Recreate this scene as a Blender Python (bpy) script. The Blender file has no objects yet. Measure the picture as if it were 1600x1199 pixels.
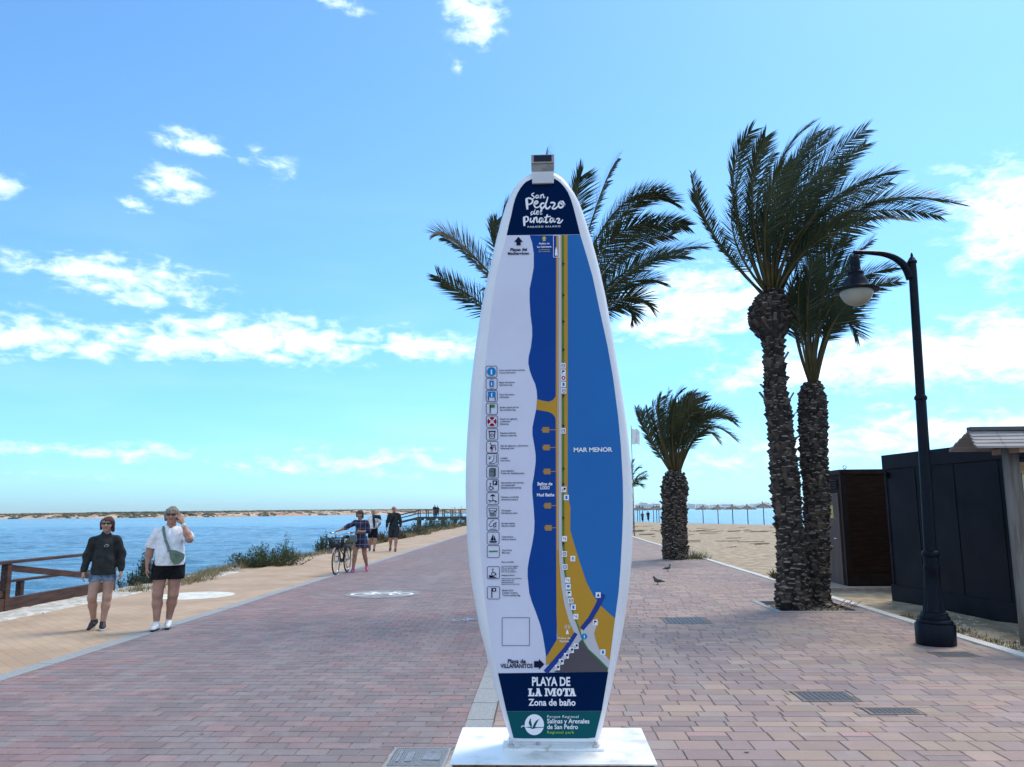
import bpy, bmesh, math, random
import numpy as np
from mathutils import Vector, Matrix

scene = bpy.context.scene
R = math.radians
# ------------------------------------------------------------------ camera
CAM_H = 1.65
FPX = 1240.0                       # focal length in pixels of a 1600 wide picture
PITCH = math.atan(197.5 / FPX)
YAW = math.atan(0.0385)            # turned left of the promenade axis (+Y)
ROLL = R(0.46)
fwd = Vector((-math.sin(YAW) * math.cos(PITCH), math.cos(YAW) * math.cos(PITCH), math.sin(PITCH)))
r0 = Vector((math.cos(YAW), math.sin(YAW), 0))
u0 = r0.cross(fwd)
right = r0 * math.cos(ROLL) - u0 * math.sin(ROLL)
up = u0 * math.cos(ROLL) + r0 * math.sin(ROLL)
CAM = Vector((0, 0, CAM_H))
cam_data = bpy.data.cameras.new('camera')
cam = bpy.data.objects.new('camera', cam_data)
scene.collection.objects.link(cam)
cam_data.sensor_width = 36
cam_data.lens = 36 * FPX / 1600
cam_data.clip_start = 0.05
cam_data.clip_end = 30000
m = Matrix((right, up, -fwd)).transposed().to_4x4()
m.translation = CAM
cam.matrix_world = m
scene.camera = cam

# ------------------------------------------------------------------ world, sun, exposure
SUN_EL, SUN_AZ = R(57), R(42)
SKY_STRENGTH = 0.124
SKY_TINT = (0.60, 0.95, 1.16)      # camera white balance, zenith
SKY_TINT_LOW = (0.42, 0.80, 1.24)  # and towards the horizon
SUN_STRENGTH = 2.0
EXPOSURE = 0.74
scene.view_settings.view_transform = 'Standard'
scene.view_settings.look = 'None'
scene.view_settings.exposure = EXPOSURE
scene.view_settings.gamma = 1
scene.render.engine = 'CYCLES'
scene.cycles.use_denoising = True
scene.cycles.max_bounces = 6
scene.cycles.diffuse_bounces = 3
scene.cycles.glossy_bounces = 3
scene.cycles.transmission_bounces = 3
scene.cycles.caustics_reflective = False
scene.cycles.caustics_refractive = False

def ray(x, y):
    d = fwd * FPX + right * (x - 800) + up * (599.5 - y)
    return d.normalized()
def ground(x, y, z=0.0):
    d = ray(x, y)
    return CAM + d * ((z - CAM_H) / d.z)
def atY(x, y, Y):
    d = ray(x, y)
    return CAM + d * (Y / d.y)

sl = bpy.data.lights.new('sun', 'SUN')
sl.energy = SUN_STRENGTH
sl.angle = R(22)
sl.color = (1.0, 0.88, 0.74)
sun = bpy.data.objects.new('sun', sl)
sdir = Vector((math.sin(SUN_AZ) * math.cos(SUN_EL), math.cos(SUN_AZ) * math.cos(SUN_EL), math.sin(SUN_EL)))
sun.rotation_euler = (-sdir).to_track_quat('-Z', 'Y').to_euler()
sun.location = sdir * 50
scene.collection.objects.link(sun)

world = bpy.data.worlds.new('World')
scene.world = world
world.use_nodes = True
wt = world.node_tree
wt.nodes.clear()
class G:
    """small helper to write node maths"""
    def __init__(s, t): s.t = t
    def n(s, kind, **kw):
        nd = s.t.nodes.new(kind)
        for k, v in kw.items(): setattr(nd, k, v)
        return nd
    def put(s, sock, v):
        if isinstance(v, bpy.types.NodeSocket): s.t.links.new(v, sock)
        else: sock.default_value = v
    def math(s, op, a, b=0.0, c=0.0, clamp=False):
        nd = s.n('ShaderNodeMath', operation=op, use_clamp=clamp)
        s.put(nd.inputs[0], a); s.put(nd.inputs[1], b); s.put(nd.inputs[2], c)
        return nd.outputs[0]
    def vec(s, op, a, b=(0, 0, 0)):
        nd = s.n('ShaderNodeVectorMath', operation=op)
        s.put(nd.inputs[0], a); s.put(nd.inputs[1], b)
        return nd.outputs['Value'] if op in ('LENGTH', 'DOT_PRODUCT') else nd.outputs[0]
    def mix(s, f, a, b, blend='MIX'):
        nd = s.n('ShaderNodeMix', data_type='RGBA', blend_type=blend)
        s.put(nd.inputs[0], f); s.put(nd.inputs[6], a); s.put(nd.inputs[7], b)
        return nd.outputs[2]
    def noise(s, vec, scale, detail=4.0, rough=0.55, dist=0.0):
        nd = s.n('ShaderNodeTexNoise')
        if vec is not None: s.put(nd.inputs['Vector'], vec)
        nd.inputs['Scale'].default_value = scale
        nd.inputs['Detail'].default_value = detail
        nd.inputs['Roughness'].default_value = rough
        nd.inputs['Distortion'].default_value = dist
        return nd
    def smooth(s, v, lo, hi):
        nd = s.n('ShaderNodeMapRange', interpolation_type='SMOOTHSTEP')
        s.put(nd.inputs[0], v); nd.inputs[1].default_value = lo; nd.inputs[2].default_value = hi
        return nd.outputs[0]
    def xyz(s, v):
        nd = s.n('ShaderNodeSeparateXYZ'); s.put(nd.inputs[0], v); return nd.outputs
    def comb(s, x, y, z):
        nd = s.n('ShaderNodeCombineXYZ')
        s.put(nd.inputs[0], x); s.put(nd.inputs[1], y); s.put(nd.inputs[2], z); return nd.outputs[0]

g = G(wt)
sky = g.n('ShaderNodeTexSky', sky_type='NISHITA')
sky.sun_disc = False
sky.sun_elevation = SUN_EL
sky.sun_rotation = SUN_AZ
sky.air_density = 1.0
sky.dust_density = 0.6
sky.ozone_density = 1.2
tc = g.n('ShaderNodeTexCoord')
dx, dy, dz = g.xyz(tc.outputs['Generated'])
az = g.math('MULTIPLY', g.math('ARCTAN2', dx, dy), 57.2958)
el = g.math('MULTIPLY', g.math('ARCSINE', dz), 57.2958)
skyc = g.mix(1.0, sky.outputs[0], g.mix(g.smooth(el, 0.0, 24.0), (*SKY_TINT_LOW, 1), (*SKY_TINT, 1)), 'MULTIPLY')
# clouds: every bank is an angular patch of the sky, broken up by noise
CLOUDS = [  # picture position, half width, half height, thickness
 (742, 22, 46, 36, 1.0), (715, 98, 16, 14, .55), (528, 8, 55, 13, .6), (305, 222, 52, 17, .85), (275, 286, 44, 24, .95),
 (208, 318, 28, 12, .75), (428, 262, 34, 22, .55), (380, 250, 20, 10, .45), (8, 288, 24, 18, .8), (400, 235, 14, 10, .4),
 (180, 432, 130, 30, .95), (225, 463, 60, 15, .9), (310, 475, 42, 16, .65), (30, 480, 32, 10, .45), (170, 510, 60, 12, .6), (250, 415, 40, 20, .6),
 (30, 525, 95, 30, .95), (130, 545, 130, 18, .9), (290, 535, 150, 28, 1.0), (420, 532, 170, 38, 1.1), (380, 520, 90, 26, 1.0), (660, 541, 105, 24, 1.05), (455, 500, 40, 10, .65), (625, 509, 26, 9, .55),
 (1095, 478, 115, 58, 1.15), (1040, 505, 95, 36, 1.0), (1585, 345, 75, 75, 1.0), (1505, 300, 40, 18, .6), (1480, 268, 34, 12, .55), (1420, 278, 22, 9, .4),
 (1270, 578, 150, 32, 1.1), (1420, 560, 190, 42, 1.2), (1570, 545, 120, 50, 1.15), (1180, 590, 110, 16, .8), (1382, 638, 32, 7, .7), (1505, 412, 26, 9, .4),
 (40, 700, 85, 9, .6), (210, 708, 95, 14, .65), (560, 722, 240, 24, .62), (650, 704, 80, 8, .55), (1470, 672, 170, 26, .85), (1290, 700, 170, 26, .75), (1100, 722, 140, 22, .55), (1150, 690, 60, 12, .45), (100, 742, 120, 8, .35),
 (1560, 715, 120, 24, .7)]
nA = g.noise(g.comb(g.math('MULTIPLY', az, 0.55), g.math('MULTIPLY', el, 1.15), 3.1), 1.0, 7.0, 0.6, 0.3)
nB = g.noise(g.comb(g.math('MULTIPLY', az, 0.22), g.math('MULTIPLY', el, 0.5), 9.7), 1.0, 3.0, 0.5, 0.2)
wob = g.math('MULTIPLY', g.math('SUBTRACT', nB.outputs[0], 0.5), 1.6)
pos = g.comb(g.math('ADD', az, wob), g.math('ADD', el, g.math('MULTIPLY', wob, 0.35)), 0.0)
field = None
# unseen banks added behind and above the camera as neutral fill light: (azimuth, elevation, half width, half height, thickness)
REAR_FILL = [(165, 26, 34, 12, 1.1), (-150, 34, 40, 15, 1.1), (-105, 22, 30, 9, 1.0), (105, 30, 36, 13, 1.1), (130, 55, 45, 12, 1.0), (-70, 55, 40, 11, .9), (-165, 62, 60, 12, 1.1), (60, 66, 50, 10, .9), (-125, 12, 40, 6, .9), (140, 10, 40, 6, .9), (178, 45, 30, 9, 1.0), (-178, 15, 30, 8, 1.0), (80, 14, 30, 7, .8), (-85, 38, 26, 9, 1.0)]
for (cx, cy, hw, hh, th) in CLOUDS:
    if 380 < cy < 620: th -= .10; hh *= .92
    d = ray(cx, cy)
    a0, e0 = math.degrees(math.atan2(d.x, d.y)), math.degrees(math.asin(d.z))
    k = math.degrees(1 / FPX) * 1.06
    v = g.vec('MULTIPLY', g.vec('SUBTRACT', pos, (a0, e0, 0)), (1 / (hw * k), 1 / (hh * k), 0))
    f = g.math('MULTIPLY_ADD', g.vec('LENGTH', v), -th * .62, th)
    field = f if field is None else g.math('MAXIMUM', field, f)
for (a0, e0, hw, hh, th) in REAR_FILL:
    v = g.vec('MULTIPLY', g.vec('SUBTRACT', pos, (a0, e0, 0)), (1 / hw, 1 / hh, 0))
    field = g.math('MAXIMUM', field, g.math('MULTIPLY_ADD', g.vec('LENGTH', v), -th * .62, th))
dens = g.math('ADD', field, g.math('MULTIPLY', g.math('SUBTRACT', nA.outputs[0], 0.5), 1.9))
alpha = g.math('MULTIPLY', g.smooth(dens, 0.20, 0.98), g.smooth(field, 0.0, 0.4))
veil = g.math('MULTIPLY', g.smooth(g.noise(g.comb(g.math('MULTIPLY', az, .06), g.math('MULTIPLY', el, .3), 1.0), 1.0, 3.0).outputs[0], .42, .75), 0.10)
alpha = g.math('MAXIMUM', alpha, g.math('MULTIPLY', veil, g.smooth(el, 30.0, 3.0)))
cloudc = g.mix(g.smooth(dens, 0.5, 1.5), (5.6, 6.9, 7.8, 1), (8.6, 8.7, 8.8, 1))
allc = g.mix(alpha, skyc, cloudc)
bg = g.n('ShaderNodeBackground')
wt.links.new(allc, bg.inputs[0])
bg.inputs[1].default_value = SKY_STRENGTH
wo = g.n('ShaderNodeOutputWorld')
wt.links.new(bg.outputs[0], wo.inputs[0])

# ------------------------------------------------------------------ materials
MATS = {}
def mat(name, col, rough=0.65, var=0.12, scale=9.0, bump=0.0, bscale=60.0, bd=0.01, metal=0.0, spec=0.4, col2=None, stretch=(1, 1, 1), detail=5.0, lo=.35, hi=.65, trans=0.0, coat=0.0):
    if name in MATS: return MATS[name]
    mt = bpy.data.materials.new(name); MATS[name] = mt
    mt.use_nodes = True
    t = mt.node_tree
    b = t.nodes['Principled BSDF']
    q = G(t)
    co = q.n('ShaderNodeTexCoord').outputs['Object']
    if stretch != (1, 1, 1): co = q.vec('MULTIPLY', co, stretch)
    b.inputs['Roughness'].default_value = rough
    b.inputs['Metallic'].default_value = metal
    b.inputs['Specular IOR Level'].default_value = spec
    if coat: b.inputs['Coat Weight'].default_value = coat; b.inputs['Coat Roughness'].default_value = .06
    c2 = col2 or tuple(min(1, c * (1 + var)) for c in col)
    c1 = col if col2 else tuple(c * (1 - var) for c in col)
    nz = q.noise(co, scale, detail)
    q.put(b.inputs['Base Color'], q.mix(q.smooth(nz.outputs[0], lo, hi), (*c1, 1), (*c2, 1)))
    if bump:
        bn = q.n('ShaderNodeBump'); bn.inputs['Strength'].default_value = min(1, bump); bn.inputs['Distance'].default_value = bd
        q.put(bn.inputs['Height'], q.noise(co, bscale, 4.0).outputs[0])
        q.put(b.inputs['Normal'], bn.outputs[0])
    if trans:
        tb = q.n('ShaderNodeBsdfTranslucent'); tb.inputs[0].default_value = (*c2, 1)
        ms = q.n('ShaderNodeMixShader'); ms.inputs[0].default_value = trans
        q.put(ms.inputs[1], b.outputs[0]); q.put(ms.inputs[2], tb.outputs[0])
        q.put(t.nodes['Material Output'].inputs[0], ms.outputs[0])
    return mt
def flat(name, col, rough=0.5, spec=0.4):
    return mat(name, col, rough, 0.03, 4.0, spec=spec)

# ------------------------------------------------------------------ object helpers
def tag(o, label=None, cat=None, group=None, kind=None):
    if label: o['label'] = label
    if cat: o['category'] = cat
    if group: o['group'] = group
    if kind: o['kind'] = kind
    return o
def empty(name, loc, label, cat, group=None, rz=0.0):
    o = bpy.data.objects.new(name, None)
    o.empty_display_size = 0.2
    scene.collection.objects.link(o)
    o.location = loc; o.rotation_euler = (0, 0, rz)
    return tag(o, label, cat, group)
def root_of(o):
    while o.parent: o = o.parent
    return o
def copy_tree(o, parent=None):
    c = o.copy(); scene.collection.objects.link(c)
    if parent: c.parent = parent
    for ch in list(o.children): copy_tree(ch, c)
    return c
def link_mesh(name, me, material, parent=None, smooth=False):
    o = bpy.data.objects.new(name, me)
    scene.collection.objects.link(o)
    if material:
        for mm in (material if isinstance(material, (list, tuple)) else [material]): me.materials.append(mm)
    if parent: o.parent = parent
    if smooth: me.polygons.foreach_set('use_smooth', [True] * len(me.polygons))
    return o

class MB:
    """collects faces; build() links them as ONE mesh object (world coordinates unless local)"""
    def __init__(s): s.v = []; s.f = []; s.mi = []; s.m = 0
    def add(s, vs, fs):
        n = len(s.v)
        s.v += [tuple(p) for p in vs]
        for f in fs: s.f.append([i + n for i in f]); s.mi.append(s.m)
        return s
    def box(s, c, size, rz=0.0, rot=None, taper=1.0):
        x, y, z = (k / 2 for k in size)
        Mx = rot if rot is not None else Matrix.Rotation(rz, 3, 'Z')
        vs = [Vector(c) + Mx @ Vector((a * x * (taper if cc > 0 else 1), b * y * (taper if cc > 0 else 1), cc * z)) for cc in (-1, 1) for b in (-1, 1) for a in (-1, 1)]
        return s.add(vs, [(0, 2, 3, 1), (4, 5, 7, 6), (0, 1, 5, 4), (2, 6, 7, 3), (0, 4, 6, 2), (1, 3, 7, 5)])
    def bar(s, a, b, w, h, upv=(0, 0, 1)):
        a, b = Vector(a), Vector(b); d = b - a; L = d.length; d.normalize()
        uv = Vector(upv)
        if abs(d.dot(uv)) > .99: uv = Vector((0, 1, 0))
        sd = d.cross(uv).normalized(); uu = sd.cross(d)
        return s.box((a + b) / 2, (L, w, h), rot=Matrix((d, sd, uu)).transposed())
    def tube(s, pts, rad, n=10, cap=True, closed=False):
        pts = [Vector(p) for p in pts]
        if not hasattr(rad, '__len__'): rad = [rad] * len(pts)
        base = len(s.v); N = len(pts)
        prev = None
        for i, p in enumerate(pts):
            if closed: t = pts[(i + 1) % N] - pts[i - 1]
            else: t = pts[min(i + 1, N - 1)] - pts[max(i - 1, 0)]
            t.normalize()
            if prev is None:
                a = Vector((0, 0, 1)) if abs(t.z) < .9 else Vector((1, 0, 0))
                u = t.cross(a).normalized()
            else:
                u = (prev - t * prev.dot(t)).normalized()
            prev = u; w = t.cross(u)
            for k in range(n):
                th = 2 * math.pi * k / n
                s.v.append(tuple(p + (u * math.cos(th) + w * math.sin(th)) * rad[i]))
        for i in range(N if closed else N - 1):
            j = (i + 1) % N
            for k in range(n):
                l = (k + 1) % n
                s.f.append([base + i * n + k, base + i * n + l, base + j * n + l, base + j * n + k]); s.mi.append(s.m)
        if cap and not closed:
            s.f.append([base + k for k in range(n)][::-1]); s.mi.append(s.m)
            s.f.append([base + (N - 1) * n + k for k in range(n)]); s.mi.append(s.m)
        return s
    def lathe(s, prof, c=(0, 0, 0), n=24, flute=None):
        """prof: (radius, z) pairs from the bottom up"""
        base = len(s.v); c = Vector(c)
        for i, (r, z) in enumerate(prof):
            for k in range(n):
                th = 2 * math.pi * k / n
                rr = r * (flute(z, th) if flute else 1)
                s.v.append((c.x + rr * math.cos(th), c.y + rr * math.sin(th), c.z + z))
        for i in range(len(prof) - 1):
            for k in range(n):
                l = (k + 1) % n
                s.f.append([base + i * n + k, base + i * n + l, base + (i + 1) * n + l, base + (i + 1) * n + k]); s.mi.append(s.m)
        s.f.append([base + k for k in range(n)][::-1]); s.mi.append(s.m)
        s.f.append([base + (len(prof) - 1) * n + k for k in range(n)]); s.mi.append(s.m)
        return s
    def build(s, name, material, parent=None, smooth=False, local=False, bevel=0.0):
        off = Vector((0, 0, 0))
        if parent is not None and not local: off = root_of(parent).location
        me = bpy.data.meshes.new(name)
        me.from_pydata([(p[0] - off.x, p[1] - off.y, p[2] - off.z) for p in s.v], [], s.f)
        if any(s.mi): me.polygons.foreach_set('material_index', s.mi)
        me.update()
        o = link_mesh(name, me, material, parent, smooth)
        if bevel:
            md = o.modifiers.new('bevel', 'BEVEL'); md.width = bevel; md.segments = 2; md.limit_method = 'ANGLE'
        return o
def auto_smooth(o, ang=40):
    me = o.data
    bm = bmesh.new(); bm.from_mesh(me)
    for e in bm.edges:
        if len(e.link_faces) == 2 and e.calc_face_angle(0) > R(ang): e.smooth = False
    for f in bm.faces: f.smooth = True
    bm.to_mesh(me); bm.free()
    return o

# ------------------------------------------------------------------ bodies: distance field + surface nets
def P(a, b, ra, rb=None, k=0.022, flat=1.0, cut=False):
    return (np.array(a, float), np.array(b, float), ra, ra if rb is None else rb, k, flat, cut)
def sdf_mesh(prims, h=0.008, clips=(), fold=None):
    lo = np.min([np.minimum(p[0], p[1]) - max(p[2], p[3]) for p in prims if not p[6]], axis=0) - 3 * h
    hi = np.max([np.maximum(p[0], p[1]) + max(p[2], p[3]) for p in prims if not p[6]], axis=0) + 3 * h
    n = np.ceil((hi - lo) / h).astype(int) + 1
    ax = [lo[i] + h * np.arange(n[i]) for i in range(3)]
    V = np.full(tuple(n), 1.0, np.float32)
    for (a, b, ra, rb, k, fl, cut) in prims:
        mr = max(ra, rb) + k * 1.5 + 3 * h
        i0 = np.clip(((np.minimum(a, b) - mr - lo) / h).astype(int), 0, n - 1)
        i1 = np.clip(((np.maximum(a, b) + mr - lo) / h).astype(int) + 2, 1, n)
        sl = tuple(slice(i0[i], i1[i]) for i in range(3))
        X = ax[0][sl[0]][:, None, None]; Y = ax[1][sl[1]][None, :, None]; Z = ax[2][sl[2]][None, None, :]
        ab = b - a
        ab_s = ab * np.array([1, fl, 1]); L2 = max(1e-9, float(ab_s @ ab_s))
        px, py, pz = X - a[0], (Y - a[1]) * fl, Z - a[2]
        t = np.clip((px * ab_s[0] + py * ab_s[1] + pz * ab_s[2]) / L2, 0, 1)
        d = np.sqrt((px - t * ab_s[0]) ** 2 + (py - t * ab_s[1]) ** 2 + (pz - t * ab_s[2]) ** 2) - (ra + (rb - ra) * t)
        W = V[sl]
        if cut: V[sl] = np.maximum(W, -d)
        else:
            hh = np.maximum(k - np.abs(W - d), 0) / k
            V[sl] = np.minimum(W, d) - hh * hh * k * 0.25
    X = ax[0][:, None, None]; Y = ax[1][None, :, None]; Z = ax[2][None, None, :]
    if fold == 'cloth': V = V + .0055 * np.sin(24 * X + 13 * Z + 9 * Y) * np.sin(19 * Z - 15 * X + 7 * Y) + .003 * np.sin(47 * X - 31 * Z + 20 * Y)
    if fold == 'hair': V = V + .0045 * np.sin(95 * X + 11 * Z) * np.sin(80 * Y + 9 * Z + 1) + .004 * np.sin(41 * X + 30 * Y + 6 * Z)
    for c in clips: V = np.maximum(V, c(X, Y, Z))
    ins = V < 0
    nx, ny, nz = V.shape
    cnt = np.zeros((nx - 1, ny - 1, nz - 1), np.float32)
    acc = np.zeros((3, nx - 1, ny - 1, nz - 1), np.float32)
    for axis in range(3):
        o1, o2 = [i for i in range(3) if i != axis]
        for d1 in (0, 1):
            for d2 in (0, 1):
                sA = [slice(0, -1)] * 3; sB = [slice(0, -1)] * 3
                sB[axis] = slice(1, None)
                for o_, d_ in ((o1, d1), (o2, d2)):
                    sA[o_] = slice(d_, V.shape[o_] - 1 + d_); sB[o_] = sA[o_]
                A, B = V[tuple(sA)], V[tuple(sB)]
                c = (A < 0) != (B < 0)
                t = np.where(c, A / np.where(c, A - B, 1), 0)
                cnt += c
                acc[axis] += t * c; acc[o1] += d1 * c; acc[o2] += d2 * c
    cell = cnt > 0
    idx = -np.ones(cell.shape, np.int64)
    idx[cell] = np.arange(cell.sum())
    ijk = np.argwhere(cell)
    vs = lo + h * (ijk + (acc[:, cell] / cnt[cell]).T)
    faces = []
    for axis in range(3):
        b1, b2 = (axis + 1) % 3, (axis + 2) % 3
        sA = [slice(None)] * 3; sB = [slice(None)] * 3
        sA[axis] = slice(0, -1); sB[axis] = slice(1, None)
        ch = ins[tuple(sA)] != ins[tuple(sB)]
        pts = np.argwhere(ch)
        ok = (pts[:, b1] > 0) & (pts[:, b2] > 0) & (pts[:, b1] < V.shape[b1] - 1) & (pts[:, b2] < V.shape[b2] - 1)
        pts = pts[ok]
        if not len(pts): continue
        e1 = np.zeros(3, int); e1[b1] = 1
        e2 = np.zeros(3, int); e2[b2] = 1
        q = [idx[tuple((pts - o).T)] for o in (e1 + e2, e2, np.zeros(3, int), e1)]
        F = np.stack(q, 1)
        fl = ~ins[tuple(pts.T)]
        F[fl] = F[fl][:, ::-1]
        faces.append(F)
    F = np.concatenate(faces)
    return vs, F
def sdf_obj(name, prims, material, parent, h=0.008, clips=(), smooth_it=2, fold=None):
    vs, F = sdf_mesh(prims, h, clips, fold)
    me = bpy.data.meshes.new(name)
    me.from_pydata(vs.tolist(), [], F.tolist())
    me.update()
    o = link_mesh(name, me, material, parent, True)
    if smooth_it:
        md = o.modifiers.new('smooth', 'SMOOTH'); md.iterations = smooth_it; md.factor = .4
    return o
# ================================================================== THE SETTING
rnd = random.Random(7)
WATER_Z = -0.5
# water
wm = bpy.data.materials.new('water'); wm.use_nodes = True
q = G(wm.node_tree); b = wm.node_tree.nodes['Principled BSDF']
co = q.n('ShaderNodeTexCoord').outputs['Object']
b.inputs['Roughness'].default_value = 0.16
b.inputs['IOR'].default_value = 1.33
big = q.noise(q.vec('MULTIPLY', co, (.012, .03, 1)), 1.0, 4.0)
q.put(b.inputs['Base Color'], q.mix(q.smooth(big.outputs[0], .35, .68), (.065, .195, .31, 1), (.12, .29, .41, 1)))
w1 = q.noise(q.vec('MULTIPLY', co, (.5, 1.3, 1)), 1.0, 6.0, .68, .6)
w2 = q.noise(q.vec('MULTIPLY', co, (1.1, 2.6, 1)), 1.0, 3.0, .6, .3)
hgt = q.math('MULTIPLY_ADD', w2.outputs[0], .25, w1.outputs[0])
bn = q.n('ShaderNodeBump'); bn.inputs['Strength'].default_value = 1.0; bn.inputs['Distance'].default_value = .35
q.put(bn.inputs['Height'], hgt); q.put(b.inputs['Normal'], bn.outputs[0])
xs_ = [-4200, -1500, -500, -220, -150, -110] + list(np.arange(-88, -9, .36)) + [-6, 4, 40, 150, 500, 1500, 4200]
ys_ = [-300, -60, -10, 3] + list(np.arange(7, 60, .30)) + list(np.arange(60, 150, .6)) + [160, 180, 220, 300, 450, 700, 1100, 1800, 3000, 5200]
GX, GY = np.meshgrid(np.array(xs_, float), np.array(ys_, float), indexing='ij')
GZ = np.zeros_like(GX); wr_ = np.random.RandomState(4)
for lam, amp in ((4.1, .016), (3.0, .022), (2.3, .026), (1.8, .026), (1.4, .022), (1.1, .017), (.9, .013), (.72, .010)):
    for _ in range(3):
        th = math.pi / 2 + wr_.normal(.1, .38); kk = 2 * math.pi / lam * wr_.uniform(.85, 1.15); ph = wr_.uniform(0, 6.28)
        w_ = np.sin(kk * (GX * math.cos(th) + GY * math.sin(th)) + ph)
        GZ += amp * .50 * (w_ + .25 * np.cos(2 * kk * (GX * math.cos(th) + GY * math.sin(th)) + 2 * ph))
GZ *= np.clip((GX + 100) / 14, 0, 1) * np.clip((-8.5 - GX) / 2.5, 0, 1) * np.clip((GY - 4) / 5, 0, 1) * np.clip((150 - GY) / 50, 0, 1)
ni, nj = GX.shape
vs_ = np.stack([GX.ravel(), GY.ravel(), GZ.ravel()], 1)
ii = (np.arange(ni - 1)[:, None] * nj + np.arange(nj - 1)[None, :]).ravel()
fs_ = np.stack([ii, ii + nj, ii + nj + 1, ii + 1], 1)
me = bpy.data.meshes.new('water'); me.from_pydata(vs_.tolist(), [], fs_.tolist()); me.update()
o = link_mesh('water', me, wm, None, True); o.location.z = WATER_Z; tag(o, kind='structure')

SAND = mat('sand', (.27, .205, .132), .95, scale=3.0, col2=(.40, .315, .215), bump=1.0, bscale=4.0, bd=.10, detail=14, lo=.41, hi=.6)
# land: a long spit; grid of the terrain with shore lines both sides
def shore_x(y):                       # right-hand shore line, from the photo: bends towards the promenade far away
    if y < 96: return 30 + (96 - y) * .25
    return max(7.0, 30 - (y - 96) * .42) + 1.2 * math.sin(y * .09)
def left_x(y): return -9.9 - .35 * math.sin(y * .31) - .25 * math.sin(y * .83 + 1)
ys = [-40, -10, 0] + list(np.arange(2, 60, .8)) + list(np.arange(60, 180, 3)) + list(np.arange(180, 700, 30))
cols = [-2.6, -1.7, -1.1, -.8, -.45]   # offsets left of the bank
v, f = [], []
rows = []
for y in ys:
    lx, rx = left_x(y), shore_x(y)
    row = []
    for t, z in ((-1.6, -.9), (-.5, -.62), (.0, -.36), (.35, -.16), (.75, -.05), (1.1, -.02)):
        row.append((lx + t + rnd.uniform(-.05, .05), y, z + rnd.uniform(-.03, .03)))
    row[-1] = (-8.6, y, -.03)
    for x in (-8.2, 5.0): row.append((x, y, -.06))
    x0 = 5.42
    for t in (0, .02, .06, .12, .2, .3, .42, .55, .7, .85, .95, 1.0, 1.06):
        x = x0 + (rx - x0) * t
        z = -.015 - .40 * t ** 1.2 + (rnd.uniform(-.025, .025) if 0 < t < .9 else 0)
        if t >= .95: z = -.40 - (t - .95) * 2.2
        row.append((x, y, z))
    rows.append(row)
n = len(rows[0])
for r_ in rows: v += r_
for i in range(len(rows) - 1):
    for k in range(n - 1):
        a = i * n + k
        f.append((a, a + 1, a + n + 1, a + n))
me = bpy.data.meshes.new('ground'); me.from_pydata(v, [], f); me.update()
o = link_mesh('ground', me, SAND, None, True); tag(o, kind='structure')

# ---- path of tan printed concrete
PATHM = mat('tan_concrete', (.345, .24, .158), .85, scale=.9, col2=(.425, .31, .215), bump=.5, bscale=45, detail=8)
def sheet(name, material, x0, x1, y0, y1, z, ny=1):
    s = MB()
    for i in range(ny):
        ya, yb = y0 + (y1 - y0) * i / ny, y0 + (y1 - y0) * (i + 1) / ny
        s.add([(x0, ya, z), (x1, ya, z), (x1, yb, z), (x0, yb, z)], [(0, 1, 2, 3)])
    o = s.build(name, material); tag(o, kind='structure'); return o
XL_OUT, XL_K, XL_B, XC0, XC1, XR_P, XR_K = -8.45, -5.68, -5.45, -.64, -.42, 5.22, 5.38
sheet('path', PATHM, XL_OUT, XL_K, -20, 400, 0.0)
# printed herring-bone joints of the path as a shallow pattern
t = PATHM.node_tree; q = G(t); bb = t.nodes['Principled BSDF']
co = q.n('ShaderNodeTexCoord').outputs['Object']
br = q.n('ShaderNodeTexBrick'); br.offset = .5
rot = q.n('ShaderNodeMapping'); rot.inputs['Rotation'].default_value = (0, 0, R(45)); q.put(rot.inputs[0], co); q.put(br.inputs[0], rot.outputs[0])
br.inputs['Scale'].default_value = 1.0; br.inputs['Mortar Size'].default_value = .006; br.inputs['Brick Width'].default_value = .3; br.inputs['Row Height'].default_value = .15
br.inputs['Color1'].default_value = (1.06, 1.04, 1.0, 1); br.inputs['Color2'].default_value = (.94, .95, .96, 1); br.inputs['Mortar'].default_value = (.8, .8, .8, 1)
src = bb.inputs['Base Color'].links[0].from_socket
stain = q.noise(co, .35, 6.0, .65)
c = q.mix(1.0, src, br.outputs[0], 'MULTIPLY')
c = q.mix(q.smooth(stain.outputs[0], .5, .72), c, (.31, .23, .165, 1))
q.put(bb.inputs['Base Color'], c)

KERBM = mat('granite_kerb', (.20, .21, .215), .8, scale=120, col2=(.33, .34, .345), bump=.5, bscale=150, detail=3)
def kerb(name, x0, x1, y0, y1, z0, z1, L=1.0, skip=None, mm=None):
    s = MB(); y = y0
    while y < y1:
        l = L if y < 60 else L * 12
        if not (skip and y + l > skip[0] and y < skip[1]):
            dx_ = rnd.uniform(-.004, .004); h = rnd.uniform(-.002, .002)
            s.box(((x0 + x1) / 2 + dx_, y + l / 2, (z0 + z1) / 2 + h), (x1 - x0 - .008, l - .012, z1 - z0))
        y += l
    o = s.build(name, mm or KERBM); tag(o, kind='structure'); return o
kerb('kerb_strip', XL_K, XL_B, -6, 300, -.12, .004)
kerb('kerb_strip', XC0, XC1, -6, 300, -.12, .003, .55)

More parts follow.
